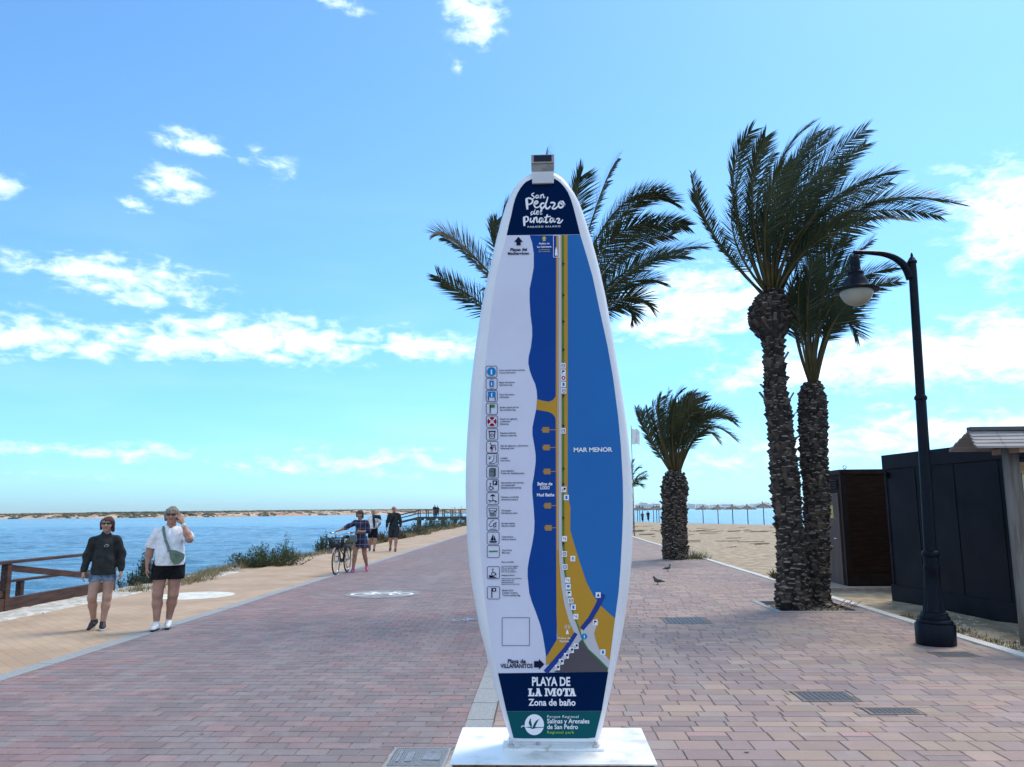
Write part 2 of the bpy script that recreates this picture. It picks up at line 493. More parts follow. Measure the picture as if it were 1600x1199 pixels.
# ---- pavers: every block is laid as its own bevelled face, the colour varies per block
def paver_mat(name, bscale=90, vmin=.85, rough=.78):
    mt = bpy.data.materials.new(name); mt.use_nodes = True
    q = G(mt.node_tree); b = mt.node_tree.nodes['Principled BSDF']
    at = q.n('ShaderNodeVertexColor'); at.layer_name = 'block'
    co = q.n('ShaderNodeTexCoord').outputs['Object']
    n1 = q.noise(co, 70, 4.0, .7); n2 = q.noise(co, 1.1, 5.0, .65); n3 = q.noise(co, 6.0, 4.0)
    c = q.mix(1.0, at.outputs[0], q.mix(n1.outputs[0], (.72, .72, .72, 1), (1.28, 1.28, 1.28, 1)), 'MULTIPLY')
    c = q.mix(q.smooth(n2.outputs[0], .46, .75), c, q.mix(1.0, c, (1.2, 1.19, 1.17, 1), 'MULTIPLY'))
    c = q.mix(q.math('MULTIPLY', q.smooth(n3.outputs[0], .5, .8), .35), c, (.33, .28, .27, 1))
    vo = q.n('ShaderNodeTexVoronoi'); q.put(vo.inputs['Vector'], q.vec('ADD', co, q.vec('MULTIPLY', n3.outputs[1], (.12, .12, 0)))); vo.inputs['Scale'].default_value = 1.7
    c = q.mix(q.math('MULTIPLY', q.smooth(vo.outputs['Distance'], .062, .03), .6), c, (.07, .062, .06, 1))
    wear = q.noise(q.vec('MULTIPLY', co, (1.6, .16, 1)), 1.0, 4.0, .6)
    c = q.mix(q.math('MULTIPLY', q.smooth(wear.outputs[0], .5, .72), .30), c, (.30, .265, .25, 1))
    q.put(b.inputs['Base Color'], c)
    b.inputs['Roughness'].default_value = rough; b.inputs['Specular IOR Level'].default_value = .35
    bn = q.n('ShaderNodeBump'); bn.inputs['Strength'].default_value = .6; bn.inputs['Distance'].default_value = .004
    q.put(bn.inputs['Height'], q.noise(co, bscale, 5.0).outputs[0]); q.put(b.inputs['Normal'], bn.outputs[0])
    return mt
def pave(name, blocks, material):
    """blocks: (x0, x1, y0, y1, colour)"""
    v, f, cols = [], [], []
    for (x0, x1, y0, y1, c) in blocks:
        n = len(v); e = .003; bvl = .0045 if y0 < 22 else 0
        z = rnd.uniform(-.0015, .0015)
        x0 += e; x1 -= e; y0 += e; y1 -= e
        if bvl:
            v += [(x0, y0, z - .005), (x1, y0, z - .005), (x1, y1, z - .005), (x0, y1, z - .005)]
            v += [(x0 + bvl, y0 + bvl, z), (x1 - bvl, y0 + bvl, z), (x1 - bvl, y1 - bvl, z), (x0 + bvl, y1 - bvl, z)]
            fs = [(n + 4, n + 5, n + 6, n + 7), (n, n + 1, n + 5, n + 4), (n + 1, n + 2, n + 6, n + 5), (n + 2, n + 3, n + 7, n + 6), (n + 3, n, n + 4, n + 7)]
        else:
            v += [(x0, y0, z), (x1, y0, z), (x1, y1, z), (x0, y1, z)]
            fs = [(n, n + 1, n + 2, n + 3)]
        f += fs; cols += [(*c, 1.0)] * (4 * len(fs))
    me = bpy.data.meshes.new(name); me.from_pydata(v, [], f); me.update()
    ca = me.color_attributes.new('block', 'FLOAT_COLOR', 'CORNER')
    ca.data.foreach_set('color', np.array(cols, np.float32).ravel())
    o = link_mesh(name, me, material); tag(o, kind='structure'); return o
def mute(c, mean, f): return tuple(m_ + (a_ - m_) * f for a_, m_ in zip(c, mean))
def smoothn(x, y, s=1.0, seed=0):
    return .5 + .25 * (math.sin(x * 1.7 * s + seed) + math.sin(y * 1.1 * s + 1.3 * x * s + 2 * seed)) 
COVERS = []     # holes left for service covers (x0, x1, y0, y1)
def hole(cx, cy, w, d): COVERS.append((cx - w / 2, cx + w / 2, cy - d / 2, cy + d / 2))
def rect_sub(bl, h):
    x0, x1, y0, y1, c = bl; a0, a1, b0, b1 = h
    if x1 <= a0 or x0 >= a1 or y1 <= b0 or y0 >= b1: return [bl]
    out = []
    if y0 < b0 - .03: out.append((x0, x1, y0, b0, c))
    if y1 > b1 + .03: out.append((x0, x1, b1, y1, c))
    m0, m1 = max(y0, b0), min(y1, b1)
    if m1 - m0 > .03:
        if x0 < a0 - .03: out.append((x0, a0, m0, m1, c))
        if x1 > a1 + .03: out.append((a1, x1, m0, m1, c))
    return out
# service covers, measured on the paving
def cover_at(x0, x1, y0, y1):
    a, b_, c, d = ground(x0, y1), ground(x1, y1), ground((x0 + x1) / 2, y0), ground((x0 + x1) / 2, y1)
    return ((a.x + b_.x) / 2, (c.y + d.y) / 2, b_.x - a.x, c.y - d.y)
cv = [cover_at(1045, 1112, 964, 976), cover_at(1262, 1342, 1080, 1097), cover_at(1368, 1440, 1106, 1117), cover_at(1482, 1532, 1018, 1027), cover_at(602, 702, 1171, 1197)]
cv[0] = (cv[0][0], cv[0][1], .62, .62); cv[1] = (cv[1][0], cv[1][1], .46, .36); cv[2] = (cv[2][0], cv[2][1], .40, .20); cv[3] = (cv[3][0] - .02, cv[3][1], .42, .3); cv[4] = (-.872, cv[4][1], .38, .42)
for c in cv: hole(c[0], c[1], c[2] + .05, c[3] + .05)
PIT = (3.80, 5.05, 13.35, 14.75)
allh = COVERS + [PIT]
def cut_holes(bl):
    out = [bl]
    for h in allh:
        nxt = []
        for b_ in out: nxt += rect_sub(b_, h)
        out = nxt
    return out
# left lane: running bond of red, plum and grey bricks
LC = [(.275, .15, .148), (.245, .155, .16), (.225, .165, .17), (.29, .175, .168), (.205, .18, .185), (.27, .185, .18), (.25, .17, .172), (.21, .16, .17)]
blocks = []
BW, BD = .225, .148
y = -.8; row = 0
while y < 62:
    x = XL_B - rnd.random() * .01 + (0 if row % 2 else -BW / 2)
    k = 0
    while x < XC0:
        xa, xb = max(x, XL_B), min(x + BW, XC0)
        if xb - xa > .03:
            patch = smoothn(x, y, .55, 1) + rnd.gauss(0, .24)
            if patch > .78: c = rnd.choice([(.33, .16, .145), (.29, .15, .145), LC[3]])
            elif patch < .2: c = rnd.choice([LC[4], (.185, .175, .19), LC[2]])
            else: c = rnd.choice(LC)
            vv = rnd.uniform(.88, 1.14)
            c = mute(c, (.180, .143, .146), .40)
            blocks += cut_holes((xa, xb, y, y + BD, tuple(min(.8, .93 * k_ * vv) for k_ in c)))
        x += BW
    y += BD; row += 1
pave('paving', blocks, paver_mat('brick_lane'))
# right side: random ashlar of pink, tan and violet blocks
RC = [(.385, .255, .22), (.42, .285, .235), (.30, .215, .225), (.45, .325, .235), (.34, .245, .235), (.27, .205, .22), (.40, .27, .24), (.33, .27, .255), (.45, .30, .24)]
blocks = []
y = -.8; row = 0
while y < 62:
    if rnd.random() < .55: rows_ = [(.225, 1)]
    else: rows_ = [(.15, 1)]
    h = rows_[0][0]
    x = XC1 - rnd.random() * .25
    while x < XR_P:
        wd = rnd.choice([.15, .225, .225, .30, .30, .34]) if h > .2 else rnd.choice([.15, .225, .225, .3])
        xa, xb = max(x, XC1), min(x + wd, XR_P)
        if xb - xa > .035:
            pt = smoothn(x, y, .9, 3) + rnd.gauss(0, .3)
            c = RC[int(min(.999, max(0, rnd.random())) * len(RC))]
            if pt > .9: c = RC[3]
            elif pt < .12: c = RC[2]
            vv = rnd.uniform(.78, 1.02)
            c = mute(c, (.245, .190, .172), .38)
            c = tuple(k_ * vv for k_ in c)
            if h > .2 and rnd.random() < .14 and xb - xa > .2:
                blocks += cut_holes((xa, xb, y, y + h / 2, c)); c2 = tuple(k_ * rnd.uniform(.85, 1.1) for k_ in mute(rnd.choice(RC), (.245, .190, .172), .38))
                blocks += cut_holes((xa, xb, y + h / 2, y + h, c2))
            else: blocks += cut_holes((xa, xb, y, y + h, c))
        x += wd
    y += h; row += 1
pave('paving', blocks, paver_mat('ashlar_paving'))
# jointing bed under the pavers
JOINT = mat('joint_bed', (.22, .19, .17), .95, scale=5, col2=(.38, .345, .31))
sheet('paving_bed', JOINT, XL_B, XC0, -20, 62, -.009)
bed = MB()
for (x0, x1, y0, y1) in ((XC1, XR_P, -20, PIT[2]), (XC1, PIT[0], PIT[2], PIT[3]), (PIT[1], XR_P, PIT[2], PIT[3]), (XC1, XR_P, PIT[3], 62)):
    bed.add([(x0, y0, -.009), (x1, y0, -.009), (x1, y1, -.009), (x0, y1, -.009)], [(0, 1, 2, 3)])
tag(bed.build('paving_bed', JOINT), kind='structure')
sheet('paving_far', mat('far_bricks', (.24, .165, .165), .8, scale=2.5, col2=(.285, .20, .195)), XL_B, XC0, 62, 300, 0)
sheet('paving_far', mat('far_ashlar', (.36, .25, .22), .8, scale=2.5, col2=(.41, .29, .25)), XC1, XR_P, 62, 300, 0)
WKERB = mat('white_kerb', (.45, .44, .42), .8, scale=60, col2=(.62, .61, .58), bump=.5, bscale=90)
kerb('kerb', XR_P, XR_K, -6, 300, -.2, .018, 1.0, mm=WKERB)
# tree pit
pf = MB()
for (x0, x1, y0, y1) in ((PIT[0] - .12, PIT[0], PIT[2] - .12, PIT[3] + .12), (PIT[0], PIT[1], PIT[2] - .12, PIT[2]), (PIT[0], PIT[1], PIT[3], PIT[3] + .12)):
    pf.box(((x0 + x1) / 2, (y0 + y1) / 2, -.045), (x1 - x0 - .004, y1 - y0 - .004, .11))
tag(pf.build('kerb', KERBM), kind='structure')
dv, df = [], []
NX = 16
for i in range(NX + 1):
    for j in range(NX + 1):
        x = PIT[0] + (PIT[1] - PIT[0]) * i / NX; y = PIT[2] + (PIT[3] - PIT[2]) * j / NX
        r_ = math.hypot(x - 4.45, y - 13.95)
        dv.append((x, y, -.055 + .05 * max(0, 1 - r_ / .6) + rnd.uniform(-.012, .012)))
for i in range(NX):
    for j in range(NX):
        a = i * (NX + 1) + j
        df.append((a, a + NX + 1, a + NX + 2, a + 1))
me = bpy.data.meshes.new('soil'); me.from_pydata(dv, [], df); me.update()
tag(link_mesh('soil', me, mat('soil', (.17, .125, .085), .95, scale=14, col2=(.28, .21, .15), bump=1, bscale=60), None, True), kind='structure')

# ---- painted discs and bicycle marks on the paving
WPAINT = mat('white_paint', (.50, .48, .42), .75, scale=5, col2=(.66, .64, .57), detail=8)
GPAINT = mat('grey_paint', (.16, .16, .165), .8, scale=5, col2=(.25, .25, .25), detail=9)
FPAINT = mat('faded_blue_paint', (.30, .34, .42), .8, scale=25, col2=(.42, .47, .54))
def disc(cx, cy, r, z, name, material):
    s = MB(); n = 48
    s.add([(cx + r * math.cos(2 * math.pi * k / n), cy + r * math.sin(2 * math.pi * k / n), z) for k in range(n)], [tuple(range(n))])
    o = s.build(name, material); return o
def ribbon(mb, pts, wd, z, closed=False):
    N = len(pts); L, Rr = [], []
    for i in range(N):
        a = pts[(i - 1) % N] if (closed or i) else pts[i]; b_ = pts[(i + 1) % N] if (closed or i < N - 1) else pts[i]
        tx, ty = b_[0] - a[0], b_[1] - a[1]; l = math.hypot(tx, ty) or 1
        nx_, ny_ = -ty / l * wd / 2, tx / l * wd / 2
        L.append((pts[i][0] + nx_, pts[i][1] + ny_, z)); Rr.append((pts[i][0] - nx_, pts[i][1] - ny_, z))
    mb.add(L + Rr, [(i, N + i, N + (i + 1) % N, (i + 1) % N) for i in range(N if closed else N - 1)])
def bike_mark(cx, cy, s, z):
    mb = MB()
    ring = lambda x, y, r: [(cx + s * (x + r * math.cos(k * math.pi / 12)), cy + s * (y + r * math.sin(k * math.pi / 12))) for k in range(24)]
    lines = [(ring(-.52, -.1, .3), True), (ring(.52, -.1, .3), True)]
    for l in ([(-.52, -.1), (-.28, .28), (.28, .30)], [(-.28, .28), (.0, -.12), (.28, .30)], [(.52, -.1), (.28, .30), (.24, .46), (.42, .48)], [(-.52, -.1), (.0, -.12)], [(-.28, .28), (-.34, .40)], [(-.46, .41), (-.22, .41)]):
        lines.append(([(cx + s * x, cy + s * y) for x, y in l], False))
    for i, (l, c) in enumerate(lines): ribbon(mb, l, .08 * s, z + i * .0004, c)
    return mb
p = ground(305, 931); tag(disc(p.x, p.y, .76, .004, 'painted_disc', WPAINT), 'plain white painted disc on the tan path', 'ground marking')
p = ground(598, 928.5)
SYMB = mat('symbol_paint', (.74, .74, .72), .7, scale=14, col2=(.86, .86, .84))
d1 = tag(disc(p.x, p.y, .76, .006, 'bicycle_marking', GPAINT), 'grey painted disc with crisp white bicycle symbol on the brick lane', 'ground marking')
bike_mark(p.x + .0, p.y, .74, .009).build('bicycle_symbol', SYMB, d1, local=False)
p = ground(742, 969)
tag(bike_mark(p.x, p.y, .40, .006).build('faded_marking', FPAINT), 'faded bluish bicycle symbol on the bricks beside the sign', 'ground marking')

# ---- service covers
IRON = mat('cover_iron', (.075, .085, .10), .5, scale=40, col2=(.13, .135, .15), metal=.5, bump=.4, bscale=120)
STEEL = mat('cover_steel', (.21, .215, .22), .5, scale=30, col2=(.30, .30, .31), metal=.6)
CLAB = ['dark bluish square service cover in the pink paving, farthest from the camera', 'dark square service cover in the middle of the pink paving', 'small worn service cover with pale chipped edge, nearest on the pink paving', 'dark square service cover beside the lamp post base', 'ribbed steel service cover in the brick lane beside the white pedestal']
for i, (cx, cy, w_, d_) in enumerate(cv):
    e = empty('service_cover', (cx, cy, 0), CLAB[i], 'manhole cover', 'covers let into the paving')
    fr = MB()
    for sx, sy, bw, bd in ((0, -d_ / 2, w_ + .04, .02), (0, d_ / 2, w_ + .04, .02), (-w_ / 2, 0, .02, d_ - .02), (w_ / 2, 0, .02, d_ - .02)):
        fr.box((cx + sx, cy + sy, -.010), (bw, bd, .024))
    fr.build('frame', KERBM if i == 4 else mat('rust_frame', (.20, .15, .13), .8, scale=20), e)
    lid = MB(); lid.box((cx, cy, -.012), (w_ - .024, d_ - .024, .022))
    nb = 26 if i == 4 else 9
    for k in range(nb):
        if i == 4: lid.box((cx - w_ / 2 + w_ * (k + .5) / nb, cy, .001), (w_ / nb * .5, d_ - .05, .005))
        else:
            for j in range(nb): lid.box((cx + (k - nb / 2 + .5) * w_ / (nb + 1), cy + (j - nb / 2 + .5) * d_ / (nb + 1), 0), (w_ / nb * .5, d_ / nb * .5, .003))
    if i == 4:
        lid.box((cx - .06, cy, .0045), (.05, .2, .003)); lid.box((cx + .09, cy, .0045), (.12, .14, .003)); lid.box((cx - .13, cy, .0045), (.02, .22, .003))
    lid.build('lid', STEEL if i == 4 else IRON, e)

# ---- concrete slab strip at the jetty entrance and pale rubble edge
RUB = mat('pale_rubble', (.34, .32, .28), .9, scale=4.5, col2=(.56, .53, .48), bump=1.0, bscale=14)
v, f = [], []
ysl = list(np.arange(9.0, 22.5, .22)); xs = np.linspace(-9.55, XL_OUT + .02, 9)
for i, y in enumerate(ysl):
    for k, x in enumerate(xs):
        ed = (1 if 0 < k < 8 else 0)
        v.append((x + ed * rnd.uniform(-.05, .05), y + rnd.uniform(-.05, .05), (-.012 + rnd.uniform(0, .03)) * ed - (1 - ed) * .03 + (.0 if k == 8 else 0)))
for i in range(len(ysl) - 1):
    for k in range(8):
        a = i * 9 + k; f.append((a, a + 1, a + 10, a + 9))
me = bpy.data.meshes.new('rubble_verge'); me.from_pydata(v, [], f); me.update()
tag(link_mesh('rubble_verge', me, RUB, None, False), kind='structure')

# ---- far shore across the lagoon: low sandy bank with scrub
fs = [(-900, 280, 1.9), (-420, 318, 1.8), (-330, 325, 1.75), (-228, 336, 1.75), (-190, 345, 2.0), (-150, 356, 2.3), (-125, 410, 2.5), (-101, 490, 2.9), (-80, 600, 3.2), (-55, 760, 3.6), (0, 1000, 3.5)]
v, f = [], []
pts = []
for (a, b_) in zip(fs[:-1], fs[1:]):
    for k in range(40):
        t = k / 40; pts.append(tuple(a[i] * (1 - t) + b_[i] * t for i in range(3)))
prof = [(0, 0.0), (1.5, .12), (4, .34), (8, .55), (14, .74), (30, .9), (60, 1.0), (140, .97), (400, .9)]
for i, (x, y, h) in enumerate(pts):
    a, b_ = pts[max(0, i - 1)], pts[min(len(pts) - 1, i + 1)]
    tx, ty = b_[0] - a[0], b_[1] - a[1]; l = math.hypot(tx, ty); nx_, ny_ = -ty / l, tx / l
    jit = 1.2 * math.sin(i * .9) + 2 * math.sin(i * .23)
    for k, (dd, hh) in enumerate(prof):
        z = WATER_Z - .1 + (h * .74 + .42) * hh * (1 + (.16 * math.sin(i * .7 + k) + rnd.uniform(-.12, .12)) * (k > 1) * (k < 8))
        v.append((x + nx_ * (dd + jit), y + ny_ * (dd + jit), z))
n = len(prof)
for i in range(len(pts) - 1):
    for k in range(n - 1):
        a = i * n + k; f.append((a, a + n, a + n + 1, a + 1))
me = bpy.data.meshes.new('far_shore'); me.from_pydata(v, [], f); me.update()
FARM = mat('far_sand', (.36, .20, .13), .95, scale=.045, col2=(.50, .38, .27), stretch=(1, 1, 8), detail=8)
tag(link_mesh('far_shore', me, FARM, None, True), kind='structure')
# scrub on it, nobody could count it
SCRUB = mat('far_scrub', (.055, .062, .035), .9, scale=.2, col2=(.11, .105, .06))
mb = MB()
for i in range(8000):
    j = rnd.randrange(len(pts)); x, y, h = pts[j]
    a, b_ = pts[max(0, j - 1)], pts[min(len(pts) - 1, j + 1)]
    tx, ty = b_[0] - a[0], b_[1] - a[1]; l = math.hypot(tx, ty); nx_, ny_ = -ty / l, tx / l
    top = rnd.random() < .8
    dd = rnd.uniform(26, 90) if top else rnd.uniform(2, 24)
    hh = np.interp(dd, [p_[0] for p_ in prof], [p_[1] for p_ in prof])
    z = WATER_Z - .1 + (h * .74 + .42) * hh
    s = rnd.uniform(.5, 1.15) * (1.15 if top else .6)
    c = (x + nx_ * dd, y + ny_ * dd, z)
    k = 7; wv = rnd.uniform(1.2, 3.2) * s
    vs = [(c[0] + wv * math.cos(2 * math.pi * q_ / k) * rnd.uniform(.7, 1.2), c[1] + wv * math.sin(2 * math.pi * q_ / k) * rnd.uniform(.7, 1.2), c[2] - .2) for q_ in range(k)]
    vs += [(c[0] + wv * .6 * math.cos(2 * math.pi * q_ / k + .3) * rnd.uniform(.5, 1.2), c[1] + wv * .6 * math.sin(2 * math.pi * q_ / k + .3), c[2] + s * rnd.uniform(.25, .7)) for q_ in range(k)]
    mb.add(vs, [(q_, (q_ + 1) % k, k + (q_ + 1) % k, k + q_) for q_ in range(k)] + [tuple(range(k, 2 * k))])
tag(mb.build('far_scrub', SCRUB), 'dark low scrub along the far lagoon shore', 'scrub', kind='stuff')
# ================================================================== THE SURFBOARD SIGN
PED_Z = 0.45
pa, pb, pc = ground(702, 1193, PED_Z), ground(1026, 1191.5, PED_Z), ground(860, 1137, PED_Z)
PX0, PX1, PY0, PY1 = pa.x, pb.x, pa.y, pc.y
base = ground(866, 1163, PED_Z)
YB = base.y                         # middle plane of the board
TH = .065                           # half thickness
YF = YB - TH                        # printed face
def S(x, y):
    d = ray(x, y); t = YF / d.y
    return (d.x * t, CAM_H + d.z * t)
PXM = (S(870, 700)[0] - S(860, 700)[0]) / 10     # metres per picture pixel on the board

WHITE = mat('white_gelcoat', (.70, .69, .745), .32, scale=2.2, col2=(.765, .76, .80), spec=.25, detail=9, bump=.05, bscale=6)
e = empty('pedestal', ((PX0 + PX1) / 2, (PY0 + PY1) / 2, 0), 'low wooden box pedestal with white painted top under the surfboard sign', 'pedestal')
s = MB(); s.box(((PX0 + PX1) / 2, (PY0 + PY1) / 2, PED_Z - .004), (PX1 - PX0, PY1 - PY0, .008))
s.build('top_slab', mat('white_top', (.50, .475, .44), .34, scale=3.2, col2=(.86, .86, .85), spec=.45, lo=.28, hi=.47, detail=9), e, bevel=.002)
DWOOD = mat('pedestal_wood', (.10, .05, .03), .7, scale=3, col2=(.22, .11, .06), stretch=(14, 14, 1), bump=.4, bscale=12)
nb = 9
for fc in range(4):
    w_ = MB()
    if fc < 2:
        yy = PY0 + .025 if fc == 0 else PY1 - .025
        for k in range(nb): w_.box((PX0 + .02 + (PX1 - PX0 - .04) * (k + .5) / nb, yy, (PED_Z - .008) / 2), ((PX1 - PX0 - .04) / nb - .006, .022, PED_Z - .0082))
    else:
        xx = PX0 + .02 if fc == 2 else PX1 - .02
        for k in range(6): w_.box((xx, PY0 + .04 + (PY1 - PY0 - .08) * (k + .5) / 6, (PED_Z - .008) / 2), (.022, (PY1 - PY0 - .08) / 6 - .006, PED_Z - .0082))
    w_.build('side_panel', DWOOD, e, bevel=.002)

sign = empty('information_sign', (base.x, YB, PED_Z), 'tall white surfboard shaped information sign with printed beach map', 'sign')
# outer silhouette in picture pixels
OL = [(797, 1158), (793, 1150), (787, 1130), (780, 1106), (773, 1082), (766, 1057), (757, 1020), (748, 985), (741.5, 950), (736, 920), (731.5, 885), (728.5, 850), (726.5, 800), (725.5, 760), (726, 720), (728, 680), (731, 640), (734, 600), (738.5, 560), (743.4, 525), (748.5, 490), (755, 455), (762, 422), (769, 392), (775, 366), (782, 339), (789.5, 315), (796, 300), (803, 287.5), (812, 276.5), (822, 269), (834, 264.5), (848, 263)]
ORr = [(861, 264), (871, 267), (881, 274), (891, 286), (899, 297.5), (906, 311), (912.5, 328), (919, 348), (926, 371), (932.7, 394), (940, 424), (948, 460), (955, 500), (962, 540), (968, 575), (974, 610), (980, 650), (985, 690), (988.5, 730), (990.5, 770), (991.2, 810), (990.5, 850), (988, 890), (985, 920), (981, 950), (977, 978), (970.5, 1013), (963, 1050), (957, 1079), (951, 1106), (945, 1133), (940.5, 1152), (938, 1160)]
outl = [S(*p) for p in OL + ORr]
zb = PED_Z + .03
# close the bottom straight
outl[0] = (outl[0][0], zb); outl[-1] = (outl[-1][0], zb)
def offset_loop(loop, d):
    N = len(loop); out = []
    for i in range(N):
        a, p, c = loop[i - 1], loop[i], loop[(i + 1) % N]
        t1 = Vector((p[0] - a[0], p[1] - a[1])).normalized(); t2 = Vector((c[0] - p[0], c[1] - p[1])).normalized()
        n1 = Vector((t1.y, -t1.x)); n2 = Vector((t2.y, -t2.x)); nn = (n1 + n2)
        nn = nn / max(.6, nn.length_squared / 2) if nn.length > 0 else n1
        out.append((p[0] + nn.x * d / 1.0, p[1] + nn.y * d))
    return out
mb = MB(); N = len(outl)
steps = 9; RR = .055
for i in range(steps):
    th = -math.pi / 2 + math.pi * i / (steps - 1)
    ins = RR * (1 - math.cos(th)); yy = YB + math.sin(th) * (TH - .0)
    lp = offset_loop(outl, ins) if ins > 1e-6 else outl
    mb.v += [(p[0], yy, zb if k_ in (0, N - 1) else max(p[1], zb)) for k_, p in enumerate(lp)]
for i in range(steps - 1):
    for k in range(N):
        l = (k + 1) % N
        mb.f.append([i * N + k, i * N + l, (i + 1) * N + l, (i + 1) * N + k]); mb.mi.append(0)
mb.f.append(list(range(N))[::-1]); mb.mi.append(0)
mb.f.append([(steps - 1) * N + k for k in range(N)]); mb.mi.append(0)
body = mb.build('board', WHITE, sign, True)
bm = bmesh.new(); bm.from_mesh(body.data); bmesh.ops.recalc_face_normals(bm, faces=bm.faces); bm.to_mesh(body.data); bm.free()
auto_smooth(body, 38)
# the loop runs anticlockwise or clockwise: check that the inset went inwards
# foot plate, bolts
fp = MB()
fa, fb = S(786, 1160), S(943, 1160)
fp.box(((fa[0] + fb[0]) / 2, YB - .01, PED_Z + .006), (fb[0] - fa[0], .23, .012))
fp.box(((fa[0] + fb[0]) / 2 + .0, YB, PED_Z + .024), ((fb[0] - fa[0]) * .86, .10, .028))
fpo = fp.build('foot_plate', mat('white_steel', (.42, .39, .36), .5, scale=16, col2=(.74, .75, .77), lo=.30, hi=.46, detail=9), sign, bevel=.002)
for sx in (-.42, .42):
    for sy in (-.085, .065):
        bt = MB(); cxb = (fa[0] + fb[0]) / 2 + sx * (fb[0] - fa[0])
        bt.lathe([(.017, .012), (.017, .026), (.009, .026), (.009, .040), (.004, .042)], (cxb, YB + sy - .01, PED_Z), 6)
        bt.build('bolt', mat('worn_bolt', (.45, .44, .43), .5, scale=60, col2=(.62, .61, .6), metal=.4), fpo)

LAYER = [0]
def lay(k): return YF - .0006 - .0007 * k
def cmat(name, c): return mat('print_' + name, c, .5, .03, 3.0, spec=.0)
C_WHITE = cmat('white', (.64, .635, .76)); C_NAVY = cmat('navy', (.002, .013, .056)); C_LAGOON = cmat('lagoon', (.012, .060, .27))
C_SEA = cmat('sea', (.030, .15, .42)); C_SAND = cmat('sand', (.50, .265, .040)); C_GREY = cmat('grey', (.52, .50, .54)); C_DGREY = cmat('dark_grey', (.10, .085, .10))
C_GREEN = cmat('green', (.05, .20, .06)); C_BAND = cmat('green_band', (.008, .085, .10)); C_TEXT = cmat('white_ink', (.82, .80, .86)); C_INK = cmat('ink', (.012, .016, .045))
C_BLUE = cmat('info_blue', (.012, .20, .52)); C_RED = cmat('red', (.30, .008, .03)); C_YEL = cmat('yellow', (.55, .45, .08)); C_CHAN = cmat('channel', (.028, .055, .26)); C_CAB = cmat('cabinet', (.16, .20, .20)); C_LIME = cmat('lime', (.30, .48, .03)); C_TAN = cmat('pier', (.40, .22, .07))
C_PINK = cmat('path_pink', (.60, .36, .24))
class Print:
    """flat prints on the board; points are picture pixels"""
    def __init__(s, k=0, mb=None, mi=0): s.m = mb or MB(); s.k = k; s.mi = mi
    def poly(s, pts, dk=0.0):
        y = lay(s.k + dk)
        vs = [(S(*p)[0], y, S(*p)[1]) for p in pts]
        a = sum(vs[i - 1][0] * vs[i][2] - vs[i][0] * vs[i - 1][2] for i in range(len(vs)))
        idx = list(range(len(vs)))
        if a < 0: idx = idx[::-1]
        s.m.m = s.mi
        s.m.add(vs, [idx]); return s
    def strip(s, pts, wd, dk=0.0, closed=False):
        N = len(pts); y = lay(s.k + dk)
        if not hasattr(wd, '__len__'): wd = [wd] * N
        L, Q = [], []
        for i in range(N):
            a = pts[(i - 1) % N] if (closed or i) else pts[i]; b_ = pts[(i + 1) % N] if (closed or i < N - 1) else pts[i]
            tx, ty = b_[0] - a[0], b_[1] - a[1]; l = math.hypot(tx, ty) or 1
            nx_, ny_ = -ty / l * wd[i] / 2, tx / l * wd[i] / 2
            p1, p2 = S(pts[i][0] + nx_, pts[i][1] + ny_), S(pts[i][0] - nx_, pts[i][1] - ny_)
            L.append((p1[0], y, p1[1])); Q.append((p2[0], y, p2[1]))
        s.m.m = s.mi; s.m.add(L + Q, [(i, (i + 1) % N, N + (i + 1) % N, N + i) for i in range(N if closed else N - 1)]); return s
    def circ(s, x, y, r, dk=0.0, n=20, ry=None):
        return s.poly([(x + r * math.cos(2 * math.pi * k / n), y + (ry or r) * math.sin(2 * math.pi * k / n)) for k in range(n)], dk)
    def rrect(s, x, y, hw, hh, r, dk=0.0): return s.poly(rr(x, y, hw, hh, r), dk)
    def frame(s, x, y, hw, hh, r, wd, dk=0.0): return s.strip(rr(x, y, hw, hh, r), wd, dk, True)
    def build(s, name, m, parent): return s.m.build(name, m, parent)
def rr(x, y, hw, hh, r, n=4):
    out = []
    for cx, cy, a0 in ((x + hw - r, y + hh - r, 0), (x - hw + r, y + hh - r, 90), (x - hw + r, y - hh + r, 180), (x + hw - r, y - hh + r, 270)):
        for k in range(n + 1):
            a = R(a0 + 90 * k / n); out.append((cx + r * math.cos(a), cy + r * math.sin(a)))
    return out
